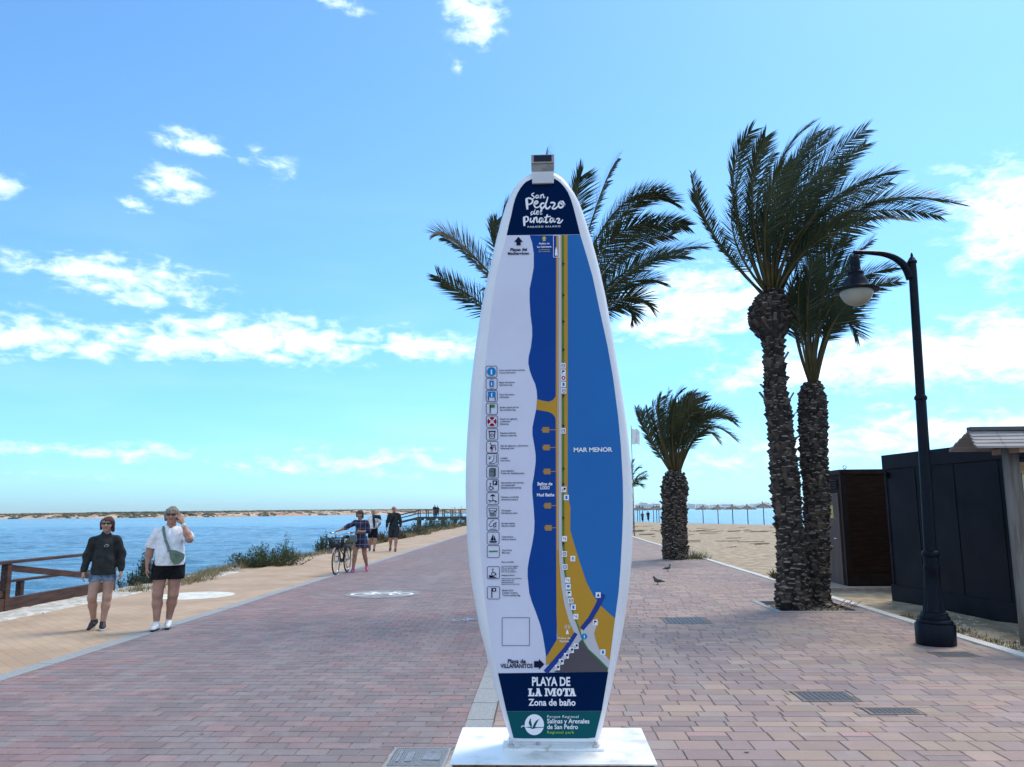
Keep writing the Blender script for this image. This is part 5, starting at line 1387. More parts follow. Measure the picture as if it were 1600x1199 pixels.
palm('tallest date palm with swollen bulge under its crown, left trunk of the pair', 4.3, YBp - .05, EB, FB, 11, .118, 1.1, .49, group='date palms of the promenade', density=.95, width=.019, extra_stubs=10, wmul=.93, wind=(.6, 0, .12))
EC = [(1254, 1300, 946), (1255, 1298, 925), (1257, 1297, 893), (1256, 1297, 860), (1255, 1297, 827), (1254, 1298, 790), (1253, 1298, 760), (1249, 1296, 725), (1247, 1295, 693), (1245, 1295, 665), (1244, 1294, 640), (1246, 1293, 625), (1249, 1289, 612), (1256, 1283, 600)]
FC = [((1240, 505), (1243, 420), -.4), ((1245, 520), (1240, 450), .5), ((1258, 480), (1290, 378), -.8), ((1270, 470), (1325, 372), .3), ((1290, 470), (1362, 376), .6), ((1300, 475), (1400, 418), -.6), ((1310, 485), (1402, 440), .5), ((1262, 500), (1270, 410), -.9), ((1280, 490), (1310, 400), -1.1), ((1285, 505), (1340, 440), .9), ((1250, 510), (1250, 430), -.8), ((1300, 510), (1350, 460), -1.0), ((1306, 505), (1340, 525), -.4), ((1295, 515), (1332, 490), .3), ((1274, 500), (1296, 430), .8), ((1268, 500), (1284, 440), .1), ((1286, 480), (1340, 400), -.1), ((1258, 520), (1258, 470), 1.0)]
palm('shorter dark date palm with thick trunk, right one of the pair behind the street lamp', 4.75, YBp + .25, EC, FC, 12, .105, .9, .46, group='date palms of the promenade', density=.95, width=.019, extra_stubs=4, wmul=.92, bare=.36, wind=(.5, 0, .1))
YA = 14.2
EA = [(835, 885, 930), (838, 882, 880), (840, 880, 820), (842, 878, 760), (842, 878, 700), (840, 880, 640), (838, 882, 600), (832, 888, 575), (838, 884, 552), (846, 876, 540)]
FA = [((745, 405), (680, 366), -.6), ((752, 420), (692, 372), .5), ((752, 480), (684, 432), -.5), ((758, 478), (698, 440), .7), ((790, 410), (792, 318), -.8), ((782, 420), (776, 345), .6), ((928, 335), (965, 249), .6), ((895, 345), (907, 276), -.6), ((965, 345), (1053, 316), -.6), ((950, 345), (1040, 306), .4), ((975, 385), (1074, 353), .5), ((985, 425), (1096, 386), -.6), ((970, 430), (1070, 400), .5), ((965, 470), (1016, 482), -.5), ((960, 480), (990, 498), .4), ((960, 410), (1050, 368), 1.0), ((960, 455), (1030, 440), .1), ((850, 380), (854, 236), .3), ((800, 470), (755, 450), .9), ((820, 400), (826, 310), .6), ((880, 400), (910, 320), 1.0), ((940, 395), (1020, 350), -.9)]
palm('date palm whose crown spreads out behind the top of the surfboard sign', .3, YA, EA, FA, 13, .14, 1.0, .47, group='date palms of the promenade', density=.95, width=.021, wind=(.35, 0, -.05))
YD = 27.0
ED = [(1034, 1076, 868), (1034.5, 1075, 855), (1034, 1074.5, 838), (1033.5, 1074, 820), (1033, 1075, 803), (1034, 1073, 792), (1033, 1075, 780), (1032, 1076.5, 770), (1033, 1076, 757), (1036, 1072, 748), (1041, 1067, 742), (1045, 1064, 737)]
FD = [((1016, 686), (995, 638), -.5, .75), ((1020, 690), (1004, 642), .6, .75), ((1030, 672), (1032, 622), -.8), ((1036, 665), (1045, 612), .5), ((1044, 660), (1064, 610), -.6), ((1052, 660), (1086, 614), .3), ((1060, 660), (1102, 618), -.5), ((1072, 660), (1102, 624), .8), ((1092, 655), (1148, 660), -.6), ((1096, 660), (1146, 654), .4), ((1100, 672), (1148, 687), -.5), ((1092, 678), (1122, 690), .5), ((1034, 680), (1030, 640), -1.1), ((1050, 672), (1056, 630), -1.2), ((1068, 670), (1090, 640), -1.0), ((1082, 662), (1126, 652), -1.0), ((1024, 684), (1012, 640), 1.0), ((1042, 670), (1048, 622), 1.1), ((1058, 665), (1078, 620), 1.0), ((1078, 672), (1112, 668), .9), ((1028, 680), (1020, 630), 0), ((1064, 664), (1092, 622), .1)]
palm('short stout date palm standing alone between sign and beach', 4.5, YD, ED, FD, 14, .135, .9, .54, group='date palms of the promenade', density=.72, width=.027, fr_depth=1.5, rs=1.5, wind=(.45, 0, .1))
YE = 56
EE = [(975, 990, 831), (976, 990, 810), (976, 989, 790), (976, 989, 775), (979, 986, 768)]
FE = [((993, 748), (1008, 737), -.5), ((995, 750), (1009, 746), .5), ((990, 740), (999, 730), .2), ((976, 742), (968, 732), 0), ((984, 738), (986, 724), .4), ((992, 756), (1000, 758), -.3), ((974, 752), (962, 752), .2), ((980, 738), (974, 726), -.6)]
palm('far date palm mostly hidden, a few fronds showing past the right edge of the sign', 6, YE, EE, FE, 15, .22, .8, .7, group='date palms of the promenade', density=.5, width=.04, fr_depth=2, rs=2)
# root fibres around the palm pair and a green sucker
mb = MB(); r_ = random.Random(5)
for k in range(130):
    a = r_.uniform(0, 6.28); rr_ = r_.uniform(.25, .55); cx = r_.choice([4.33, 4.70, 4.5])
    p_ = Vector((cx + rr_ * math.cos(a) * .8, YBp + .0 + .4 * math.sin(a), -.04)); d = Vector((math.cos(a), math.sin(a) * .7, r_.uniform(.1, .8)))
    mb.bar(p_, p_ + d * r_.uniform(.06, .2), .018, .008)
tag(mb.build('dry_roots', BARKL), 'dry root fibres lying in the pit of the palm pair', 'debris', kind='stuff')
mb = MB(); sx = atY(1211, 905, YBp - .1)
for k in range(26):
    d = Vector((r_.uniform(-1.1, .1), r_.uniform(-.6, .4), r_.uniform(.5, 1.2))).normalized(); l = r_.uniform(.1, .2); wv = d.cross(Vector((0, 1, .2))).normalized() * .008
    p_ = Vector(sx); mb.add([p_ - wv, p_ + wv, p_ + d * l * .6 + wv, p_ + d * l * .6 - wv, p_ + d * l], [(0, 1, 2, 3), (3, 2, 4)])
tag(mb.build('palm_sucker', mat('sucker_green', (.05, .055, .02), .7, scale=9, col2=(.12, .11, .04))), 'small green shoot low on the left of the tallest palm trunk', 'plant')

# ================================================================== SHRUBS AND DRY GRASS on the lagoon bank
SG = [mat('shrub_leaf', (.032, .052, .018), .7, scale=3, col2=(.075, .095, .030), trans=.2), mat('shrub_leaf_dark', (.022, .036, .020), .7, scale=3, col2=(.050, .066, .030), trans=.2), mat('shrub_leaf_brown', (.085, .055, .028), .8, scale=4, col2=(.14, .10, .045), trans=.2)]
TWIG = mat('twig', (.07, .05, .035), .9, scale=9)
def shrub(label, c, w_, d_, h_, n, seed, m, leafs=.05, upright=.6, spikes=()):
    r_ = random.Random(seed)
    e = empty('shrub', c, label, 'shrub', 'shrubs on the lagoon bank')
    lf, tw = MB(), MB()
    c = Vector(c)
    for k in range(n):
        a = r_.uniform(0, 6.283); rr_ = math.sqrt(r_.random())
        bx, by = c.x + .75 * w_ / 2 * rr_ * math.cos(a), c.y + .75 * d_ / 2 * rr_ * math.sin(a)
        hh = h_ * (1 - .62 * rr_ ** 2) * r_.uniform(.55, 1.08)
        tip = Vector((bx + .3 * w_ * rr_ * math.cos(a) * r_.uniform(.4, 1.2) + .08 * h_, by + .3 * d_ * rr_ * math.sin(a), c.z + hh))
        b_ = Vector((bx, by, c.z - .05))
        tw.tube([b_, (b_ + tip) / 2 + Vector((r_.gauss(0, .03), 0, .02)), tip], [.008, .005, .002], 4, cap=False)
        nl = int(10 + 26 * hh / max(.3, h_))
        for j in range(nl):
            t = .12 + .9 * j / nl
            p_ = b_.lerp(tip, t) + Vector((r_.gauss(0, .035), r_.gauss(0, .035), r_.gauss(0, .02)))
            d = Vector((r_.gauss(0, .6), r_.gauss(0, .6), upright + r_.gauss(0, .3))).normalized(); l = leafs * r_.uniform(.6, 1.4)
            wv = d.cross(Vector((r_.gauss(0, 1), r_.gauss(0, 1), .3))).normalized() * l * .22
            lf.add([p_, p_ + d * l * .5 + wv, p_ + d * l, p_ + d * l * .5 - wv], [(0, 1, 2, 3)])
    lf.build('foliage', m, e); tw.build('stems', TWIG, e)
    return e
def at_bank(x, y, z=-.05): return ground(x, y, z)
q_ = at_bank(215, 917); shrub('dense upright dark shrub directly behind the walking women', (q_.x, q_.y + .3, -.06), .52, .5, .92, 42, 1, SG[1], .06, 1.3)
q_ = at_bank(196, 921); shrub('low dark shrub at the end of the timber railing', (q_.x, q_.y + .2, -.06), .5, .45, .42, 26, 2, SG[1], .055, 1.1)
q_ = at_bank(243, 912); shrub('small upright shrub beside the arm of the woman in white', (q_.x, q_.y + .3, -.06), .46, .4, .52, 26, 3, SG[0], .055, 1.2)
q_ = at_bank(416, 888); shrub('large spreading green shrub on the bank in front of the lagoon', (q_.x - .15, q_.y + .5, -.12), 2.1, 1.3, .80, 230, 4, SG[0], .06, .9)
q_ = at_bank(440, 880); shrub('taller tip of brownish green shrub rising from the large shrub', (q_.x, q_.y + .4, -.12), .45, .4, 1.15, 16, 5, SG[0], .06, 1.2)
q_ = at_bank(506, 862); shrub('spiky dark shrub left of the woman with the bicycle', (q_.x, q_.y + .3, -.1), 1.0, .9, .82, 60, 7, SG[1], .08, 1.3)
for i, (x, y, w_, h_, mm, lab) in enumerate([(598, 849, .9, .6, 2, 'low brown shrub between the two walking men'), (640, 838, 2.6, .75, 1, 'dark shrub on the bank right of the man in dark clothes'), (668, 831, 2.6, 1.25, 1, 'bushy dark shrub in front of the distant jetty'), (690, 827, 3.4, 1.0, 0, 'green shrub under the right half of the jetty'), (708, 823, 3.6, 1.1, 1, 'dark shrub on the bank close to the sign edge'), (722, 820, 5, 2.3, 1, 'tall shrub where the bank meets the sign edge'), (655, 835, 1.6, .7, 2, 'brownish shrub at the foot of the bushy dark shrub'), (622, 843, 1.3, .6, 2, 'low brown shrub just right of the man in dark clothes'), (550, 857, .9, .5, 2, 'low dry shrub behind the woman with the bicycle')]):
    q_ = at_bank(x, y); shrub(lab, (q_.x - .3, q_.y + .4, -.1), w_, w_ * .8, h_, 60, 20 + i, SG[mm], .09 + .02 * (i > 1), 1.0)
# dry grass and low herbs, nobody could count them
GR = mat('dry_grass', (.20, .15, .075), .9, scale=.8, col2=(.34, .27, .15), trans=.25)
GR2 = mat('green_herbs', (.07, .085, .035), .9, scale=.8, col2=(.14, .14, .06), trans=.25)
for nm, lab, m_, N_, zone in (('dry_grass', 'dry straw grass tufts along the lagoon bank', GR, 2600, 0), ('bank_herbs', 'low green herbs between the grass of the bank', GR2, 900, 0), ('weeds', 'dry weeds in the sand beside the black cabin and the palms', GR2, 260, 1)):
    mb = MB(); r_ = random.Random(N_)
    for k in range(N_):
        if zone == 0:
            y = 17 + 75 * r_.random() ** 1.7; x = left_x(y) + r_.triangular(.25, 1.42, .9); sc_ = r_.uniform(.08, .24) * (1 + y * .012)
            if y < 19 and r_.random() < .5: continue
            if 22 < y < 34 and r_.random() < .45: continue
        else:
            if r_.random() < .3: x, y = 4.95 + r_.gauss(0, .2), 27.2 + r_.gauss(0, .3); sc_ = r_.uniform(.1, .5)
            else: y = r_.uniform(8.8, 13); x = 5.45 + abs(r_.gauss(0, .12)); sc_ = r_.uniform(.03, .09)
        z = float(np.interp(x - left_x(y), [0, .35, .75, 1.1, 1.6], [-.36, -.16, -.05, -.02, -.02])) if zone == 0 else -.02
        for j in range(5):
            d = Vector((r_.gauss(.15, .5), r_.gauss(0, .5), 1)).normalized(); wv = Vector((r_.gauss(0, 1), r_.gauss(0, 1), 0)).normalized() * .006 * (1 + y * .03)
            p_ = Vector((x + r_.gauss(0, .04), y + r_.gauss(0, .04), z - .01)); l = sc_ * r_.uniform(.6, 1.2)
            mb.add([p_ - wv, p_ + wv, p_ + d * l], [(0, 1, 2)])
    tag(mb.build(nm, m_), lab, 'grass', kind='stuff')
# small stones and litter on the verge
mb = MB(); r_ = random.Random(3)
for k in range(420):
    y = r_.uniform(10, 40); x = left_x(y) + r_.uniform(-.1, 1.3); s_ = r_.uniform(.02, .09)
    z = float(np.interp(x - left_x(y), [0, .35, .75, 1.1, 1.6], [-.36, -.16, -.05, -.02, -.02]))
    mb.box((x, y, z), (s_ * r_.uniform(.8, 1.6), s_, s_ * .7), rot=Matrix.Rotation(r_.uniform(0, 3), 3, Vector((r_.random(), r_.random(), 1))), taper=.7)
for k in range(160):
    y = r_.uniform(8.6, 13); x = r_.uniform(5.45, 6.4); s_ = r_.uniform(.008, .03)
    mb.box((x, y, -.015), (s_ * 1.4, s_, s_ * .7), rot=Matrix.Rotation(r_.uniform(0, 3), 3, Vector((r_.random(), r_.random(), 1))))
tag(mb.build('stones', RUB), 'scattered pale stones on the verges', 'stones', kind='stuff')
# wrack and sticks lying on the beach
mb = MB(); r_ = random.Random(17)
for k in range(90):
    x, y = (r_.uniform(6.5, 17), 62 + r_.gauss(0, 1.2)) if k < 34 else (r_.uniform(6, 22), r_.uniform(20, 80))
    t = (x - 5.42) / (shore_x(y) - 5.42); z = -.015 - .40 * max(0, t) ** 1.2 + .02; a = r_.gauss(0, .35); l = r_.uniform(.1, .7)
    mb.bar((x - l * math.cos(a), y - l * math.sin(a), z), (x + l * math.cos(a), y + l * math.sin(a), z + .03), r_.uniform(.02, .08), .03)
tag(mb.build('beach_wrack', mat('wrack', (.10, .075, .05), .95, scale=4, col2=(.22, .17, .12))), 'dry sticks and wrack scattered over the beach', 'debris', kind='stuff')
# ================================================================== PEOPLE
V3 = lambda *a: np.array(a, float)
def unit(v): return v / max(1e-9, np.linalg.norm(v))
def hand_prims(wr, hd, side, pn, curl=.5, thumb=1, s=1.0):
    """palm, four unequal bent fingers and a thumb; side points to the thumb"""
    hd, side, pn = unit(hd), unit(side), unit(pn); out = []
    offs = [(.029, .92), (.010, 1.0), (-.010, .95), (-.028, .76)]
    for o_, l in offs: out.append(P(wr + hd * .012 * s + side * o_ * .55 * s, wr + hd * .088 * s + side * o_ * s, .0165 * s, .0125 * s, .014))
    for o_, l in offs:
        b0 = wr + hd * .092 * s + side * o_ * 1.1 * s
        m0 = b0 + unit(hd * (1 - .5 * curl) + pn * curl + side * o_ * 2) * .040 * l * s
        t0 = m0 + unit(hd * (1 - 1.2 * curl) + pn * 1.3 * curl) * .038 * l * s
        out += [P(b0, m0, .0095 * s, .009 * s, .005), P(m0, t0, .009 * s, .0075 * s, .005)]
    b0 = wr + hd * .028 * s + side * .026 * s
    m0 = b0 + unit(hd * .75 + side * .65 + pn * .3) * .045 * s
    out += [P(b0, m0, .014 * s, .011 * s, .010), P(m0, m0 + unit(hd + pn * .45 + side * .1) * .032 * s, .0105 * s, .0085 * s, .006)]
    return out
def person(label, loc, H, spec, rz=0.0, h=.0075, group=None):
    s = H / 1.65
    sc = lambda v: np.array(v, float) * s
    e = empty('person', loc, label, 'person', group, rz)
    fat = spec.get('fat', 1.0)
    hc = sc((spec.get('hx', 0), spec.get('hy', -.02), 1.537)); yaw_ = R(spec.get('look', 0))
    def hp(x, y, z): return hc + s * V3(x * math.cos(yaw_) - y * math.sin(yaw_), x * math.sin(yaw_) + y * math.cos(yaw_), z)
    b = []
    # head with brow, nose, cheeks, jaw, ears, neck
    b += [P(hp(0, .018, .03), hp(0, -.008, .032), .082 * s, .078 * s), P(hp(0, -.03, .0), hp(0, -.035, -.05), .066 * s, .052 * s), P(hp(0, -.045, -.07), hp(0, -.058, -.088), .036 * s, .026 * s, .02),
          P(hp(0, -.092, .018), hp(0, -.108, -.018), .009 * s, .0145 * s, .012), P(hp(-.036, -.064, -.018), hp(-.030, -.06, -.03), .032 * s, .028 * s, .02), P(hp(.036, -.064, -.018), hp(.030, -.06, -.03), .032 * s, .028 * s, .02)]
    for sx in (-1, 1):
        b += [P(hp(sx * .078, .008, .022), hp(sx * .076, .004, -.022), .017 * s, .011 * s, .008)]
        b += [P(hp(sx * .032, -.104, .022), hp(sx * .034, -.104, .022), .017 * s, cut=True)]
    nb_ = sc((spec.get('hx', 0) * .4, .015, 1.36))
    b += [P(hp(0, .01, -.06), nb_, .052 * s * fat, .060 * s * fat)]
    # trunk
    b += [P(sc((-.13, .01, 1.305)), sc((.13, .01, 1.305)), .05 * s), P(sc((0, .01, 1.25)), sc((0, .0, 1.06)), .125 * s * fat, .115 * s * fat, .04, 1.3), P(sc((0, 0, 1.06)), sc((0, .005, .90)), .115 * s * fat, .13 * s * fat, .04, 1.25)]
    for sx, key in ((-1, 'R'), (1, 'L')):
        A = spec['arm' + key]; sh, el, wr = sc(A[0]), sc(A[1]), sc(A[2])
        b += [P(sh, el, .050 * s * fat, .041 * s * fat, .03), P(el, el + (wr - el) * .35, .042 * s * fat, .042 * s * fat, .03), P(el + (wr - el) * .35, wr, .042 * s * fat, .026 * s, .03)]
        b += hand_prims(wr, V3(*A[3]), V3(*A[4]), V3(*A[5]), A[6] if len(A) > 6 else .35, 1, s)
        Lg = spec['leg' + key]; hip, kn, an = sc(Lg[0]), sc(Lg[1]), sc(Lg[2])
        b += [P(hip, kn, .090 * s * fat, .060 * s * fat, .03), P(kn, kn + (an - kn) * .32 + V3(0, .012 * s, 0), .057 * s * fat, .058 * s * fat, .03), P(kn + (an - kn) * .32 + V3(0, .012 * s, 0), an, .057 * s * fat, .036 * s, .03)]
        fd = unit(V3(*Lg[3])); b += [P(an + V3(0, 0, -.03) * s - fd * .015 * s, an + V3(0, 0, -.040) * s + fd * .10 * s, .030 * s, .020 * s, .02)]
    sdf_obj('body', b, spec['skin'], e, h)
    if h < .012:
        sdf_obj('lips', [P(hp(-.018, -.0905, -.046), hp(.018, -.0905, -.046), .008 * s, .008 * s)], mat('lips', (.30, .12, .11), .5), e, .004)
    # shoes
    for key in 'RL':
        Lg = spec['leg' + key]; an = sc(Lg[2]); fd = unit(V3(*Lg[3])); up_ = unit(V3(0, 0, 1) - fd * fd[2])
        heel = an - up_ * .040 * s - fd * .028 * s; toe = an - up_ * .046 * s + fd * .155 * s; mid_ = an - up_ * .030 * s + fd * .05 * s
        pr = [P(heel, mid_, .040 * s, .043 * s, .02), P(mid_, toe, .043 * s, .030 * s, .02), P(heel + up_ * .03 * s, an + up_ * .012 * s, .040 * s, .042 * s, .02)]
        so = [P(heel - up_ * .018 * s, mid_ - up_ * .028 * s, .0365 * s, .036 * s, .02), P(mid_ - up_ * .028 * s, toe - up_ * .013 * s, .036 * s, .031 * s, .02)]
        shoe = sdf_obj('shoe', pr, spec['shoe'], e, min(h, .007) if h < .012 else h)
        sdf_obj('sole', so, spec['sole'], shoe, min(h, .007) if h < .012 else h)
    # hair
    if spec.get('hair'):
        hr = []
        for a_, b_, r1, r2 in spec['hairp']: hr.append(P(hp(*a_), hp(*b_), r1 * s, r2 * s, .03))
        for a_, r1 in spec.get('hairc', [((0, -.125, -.03), .092)]): hr.append(P(hp(*a_), hp(*a_), r1 * s, cut=True))
        sdf_obj('hair', hr, spec['hair'], e, min(h, .006) if h < .02 else h, fold='hair', smooth_it=1)
    if spec.get('glasses'):
        gl = []
        for sx in (-1, 1):
            gl += [P(hp(sx * .020, -.096, .021), hp(sx * .046, -.090, .022), .019 * s, .018 * s, .006, 2.2), P(hp(sx * .060, -.082, .03), hp(sx * .084, -.005, .028), .005 * s, .005 * s, .004)]
        gl += [P(hp(-.02, -.100, .03), hp(.02, -.100, .03), .005 * s, .005 * s, .004)]
        sdf_obj('sunglasses', gl, mat('dark_lens', (.012, .010, .010), .15, spec=.6), e, .005 if h < .012 else h)
    for nm, prims, m_, clips in spec['clothes']:
        pr = [P(sc(a_), sc(b_), r1 * s, r2 * s, k_, f_, c_) for (a_, b_, r1, r2, k_, f_, c_) in prims]
        cl = [(lambda X, Y, Z, c=c: c(X / s, Y / s, Z / s) * s) for c in clips]
        sdf_obj(nm, pr, m_, e, h, cl, fold='cloth' if h < .02 else None)
    return e
def C(a, b_, r1, r2=None, k=.035, f=1.0, cut=False): return (a, b_, r1, r1 if r2 is None else r2, k, f, cut)
above = lambda z: (lambda X, Y, Z: z - Z + 0 * X + 0 * Y)
SKIN = mat('skin', (.36, .20, .145), .55, scale=7, col2=(.44, .26, .19), spec=.35)
SKIN2 = mat('skin_tanned', (.33, .165, .115), .55, scale=7, col2=(.42, .22, .16), spec=.35)
SKIN3 = mat('skin_light', (.42, .26, .20), .55, scale=7, col2=(.50, .32, .25), spec=.35)
def cloth(n, c, c2=None): return mat(n, c, .85, scale=16, col2=c2 or tuple(k * 1.35 + .002 for k in c), bump=1.0, bscale=9, bd=.03, spec=.15)
CHAR = cloth('charcoal_jersey', (.0215, .0235, .0245)); DENIM = mat('denim', (.055, .095, .18), .85, scale=14, col2=(.17, .245, .35), bump=.3, bscale=90)
BLACKC = cloth('black_cotton', (.006, .006, .008)); WHITEC = cloth('white_linen', (.66, .66, .70), (.80, .80, .84)); BSHOE = mat('black_shoe', (.008, .008, .011), .6); WSOLE = mat('white_sole', (.6, .6, .6), .6); WSHOE = mat('white_shoe', (.58, .58, .60), .6, scale=30, col2=(.74, .74, .76)); DSOLE = mat('dark_sole', (.02, .022, .035), .7)
BROWNH = mat('auburn_hair', (.035, .012, .008), .5, scale=30, col2=(.12, .042, .022), stretch=(3, 3, .6), bump=1, bscale=26, bd=.03); GREYH = mat('grey_blond_hair', (.14, .12, .10), .55, scale=30, col2=(.36, .32, .26), stretch=(3, 3, .6), bump=1, bscale=26, bd=.03)
bob = [((0, .022, .034), (.012, -.004, .042), .092, .085), ((-.076, .01, .03), (-.074, -.006, -.055), .026, .018), ((.078, .01, .03), (.086, -.002, -.09), .029, .020), ((0, .06, .03), (0, .055, -.085), .062, .05)]
g1 = ground(155, 983)
w1 = person('woman in charcoal sweatshirt, denim shorts, black trainers and sunglasses walking on the tan path', (g1.x, g1.y, 0), 1.59, dict(skin=SKIN, shoe=BSHOE, sole=WSOLE, hair=BROWNH, hairp=bob, hairc=[((.004, -.128, -.035), .094)], glasses=True, look=-4, hx=.01, fat=1.03,
    armR=((-.160, .0, 1.290), (-.225, .045, 1.075), (-.262, -.03, .850), (-.12, -.18, -1), (.2, -1, 0), (.9, .1, -.1), .45), armL=((.160, 0, 1.290), (.225, .045, 1.08), (.245, -.03, .845), (.02, -.15, -1), (-.2, -1, 0), (-.9, .1, -.1), .45),
    legR=((-.088, 0, .86), (-.120, -.085, .465), (-.085, .045, .115), (-.38, -.85, -.42)), legL=((.088, 0, .86), (.080, -.055, .465), (.050, -.10, .085), (.10, -1, -.02)),
    clothes=[('sweatshirt', [C((0, .0, 1.23), (0, -.01, .98), .140, .160, .05, 1.12), C((0, -.01, .98), (0, -.01, .76), .160, .182, .04, 1.12), C((0, .01, 1.355), (-.15, .01, 1.305), .058, .062), C((0, .01, 1.355), (.15, .01, 1.305), .058, .062), C((0, .012, 1.36), (.004, .008, 1.395), .072, .064, .02), C((-.165, 0, 1.295), (-.225, .045, 1.075), .066, .070), C((-.225, .045, 1.075), (-.255, -.012, .895), .068, .052), C((-.256, -.014, .893), (-.260, -.025, .868), .049, .045, .01), C((.165, 0, 1.295), (.225, .045, 1.08), .066, .070), C((.225, .045, 1.08), (.240, -.012, .895), .068, .052), C((.241, -.014, .893), (.244, -.025, .868), .049, .045, .01)], CHAR, [above(.80)]),
             ('shorts', [C((0, 0, .90), (0, 0, .84), .150, .155, .04, 1.15), C((-.088, 0, .86), (-.105, -.035, .68), .090, .092), C((.088, 0, .86), (.088, -.025, .68), .090, .092)], DENIM, [above(.705)])]), rz=R(24))
mb = MB()
lg = [(.035 + .032 * math.cos(a), -.158 - .012 * math.sin(a), 1.17 + .03 * math.sin(a)) for a in np.linspace(.4, 3.3, 9)]
mb.tube(lg, .0035, 5); mb.tube([(.03, -.166, 1.165), (.04, -.168, 1.178), (.055, -.166, 1.168)], .003, 5)
mb.build('chest_print', mat('print_pale', (.5, .5, .48), .8), w1, local=True)
g2 = ground(258, 983); RZ2 = R(20)
w2 = person('woman in white blouse and black shorts with raised hand to her sunglasses, walking', (g2.x, g2.y, 0), 1.72, dict(skin=SKIN2, shoe=WSHOE, sole=DSOLE, hair=GREYH, fat=1.14, glasses=True, look=-2, hx=.005,
    hairp=[((0, .024, .042), (0, .0, .050), .092, .086), ((-.080, .012, .02), (-.080, .01, -.05), .026, .02), ((.080, .012, .02), (.080, .01, -.05), .026, .02), ((0, .06, .03), (0, .05, -.06), .058, .045)], hairc=[((0, -.13, -.028), .096)],
    armR=((-.175, .01, 1.285), (-.255, .035, 1.085), (-.275, -.02, .855), (-.02, -.15, -1), (.2, -1, 0), (.9, .1, -.1), .35), armL=((.175, .0, 1.290), (.262, -.17, 1.215), (.165, -.115, 1.425), (-.42, .18, .9), (-.75, -.55, -.35), (-.35, .75, -.3), .3),
    legR=((-.095, 0, .86), (-.115, -.075, .47), (-.105, -.10, .085), (-.18, -1, -.02)), legL=((.095, 0, .86), (.080, -.03, .47), (.030, .06, .10), (.05, -1, -.12)),
    clothes=[('blouse', [C((0, .0, 1.23), (0, -.015, 1.0), .175, .195, .05, 1.15), C((0, -.015, 1.0), (.01, -.01, .82), .195, .198, .04, 1.15), C((0, .01, 1.36), (-.16, .01, 1.305), .060, .066), C((0, .01, 1.36), (.16, .01, 1.305), .060, .066), C((-.180, 0, 1.295), (-.240, .03, 1.125), .074, .088), C((.180, 0, 1.300), (.235, -.11, 1.245), .072, .080), C((0, .02, 1.37), (0, .02, 1.385), .075, .072, .02), C((0, -.09, 1.40), (0, -.165, 1.27), .050, .008, 0, 1, True)], WHITEC, [above(.862), lambda X, Y, Z: (1.095 + .0 * X - Z - (X + .24) * .2) * (X < -.18) * 1.0 - 9.0 * (X >= -.18) + 0 * Y]),
             ('shorts', [C((0, 0, .90), (0, 0, .84), .170, .175, .04, 1.18), C((-.095, 0, .86), (-.11, -.03, .66), .118, .122), C((.095, 0, .86), (.092, -.02, .66), .118, .122)], BLACKC, [above(.675)])]), rz=RZ2)
sdf_obj('wristwatch', [P(V3(-.281, -.004, .925) , V3(-.284, -.008, .905), .036, .035)], mat('watch_black', (.008, .008, .01), .3), w2, .006)
sdf_obj('bracelet', [P(V3(.180, -.127, 1.455), V3(.176, -.124, 1.468), .036, .035)], mat('bracelet_pale', (.6, .58, .55), .4), w2, .006)
# green bag across her body: a thing of its own, it rests on her hip
BAGM = mat('green_bag', (.095, .15, .105), .6, scale=12, col2=(.14, .20, .15), bump=.3, bscale=60)
bo = Matrix.Rotation(RZ2, 3, 'Z') @ Vector((.12, -.21, 0))
bag = empty('shoulder_bag', (g2.x + bo.x, g2.y + bo.y, .92), 'sage green crossbody bag on the hip of the woman in the white blouse', 'bag', None, RZ2)
mb = MB(); bx, by = -.12, .21
out_ = [(.005, 1.125), (.10, 1.115), (.225, 1.055), (.215, .985), (.165, .925), (.085, .915), (.03, 1.0)]
for (yo) in (-.245, -.185):
    mb.v += [(bx + x, by + yo + .02 * abs(x - .11) / .11, z - .92) for x, z in out_]
n_ = len(out_); mb.f = [list(range(n_)), list(range(n_, 2 * n_))[::-1]] + [[k, n_ + k, n_ + (k + 1) % n_, (k + 1) % n_] for k in range(n_)]; mb.mi = [0] * len(mb.f)
bg_ = mb.build('pouch', BAGM, bag, bevel=.014, local=True)
mb = MB(); mb.tube([(bx + .02, by - .248, 1.085 - .92), (bx + .12, by - .252, 1.07 - .92), (bx + .21, by - .235, 1.035 - .92)], .004, 5); mb.build('zip', mat('zip_grey', (.20, .24, .21), .5), bg_, local=True)
mb = MB(); stp = [(-.085, .02, 1.452), (-.098, -.05, 1.44), (-.085, -.135, 1.385), (-.045, -.195, 1.26), (.0, -.218, 1.16), (.012, -.222, 1.10)]
for k in range(len(stp) - 1): mb.bar(Vector(stp[k]) + Vector((bx, by, -.92)), Vector(stp[k + 1]) + Vector((bx, by, -.92)), .038, .006, upv=(0, -1, .25))
mb.build('strap', mat('strap_green', (.10, .14, .13), .8, scale=30, col2=(.16, .21, .20)), bag, local=True)

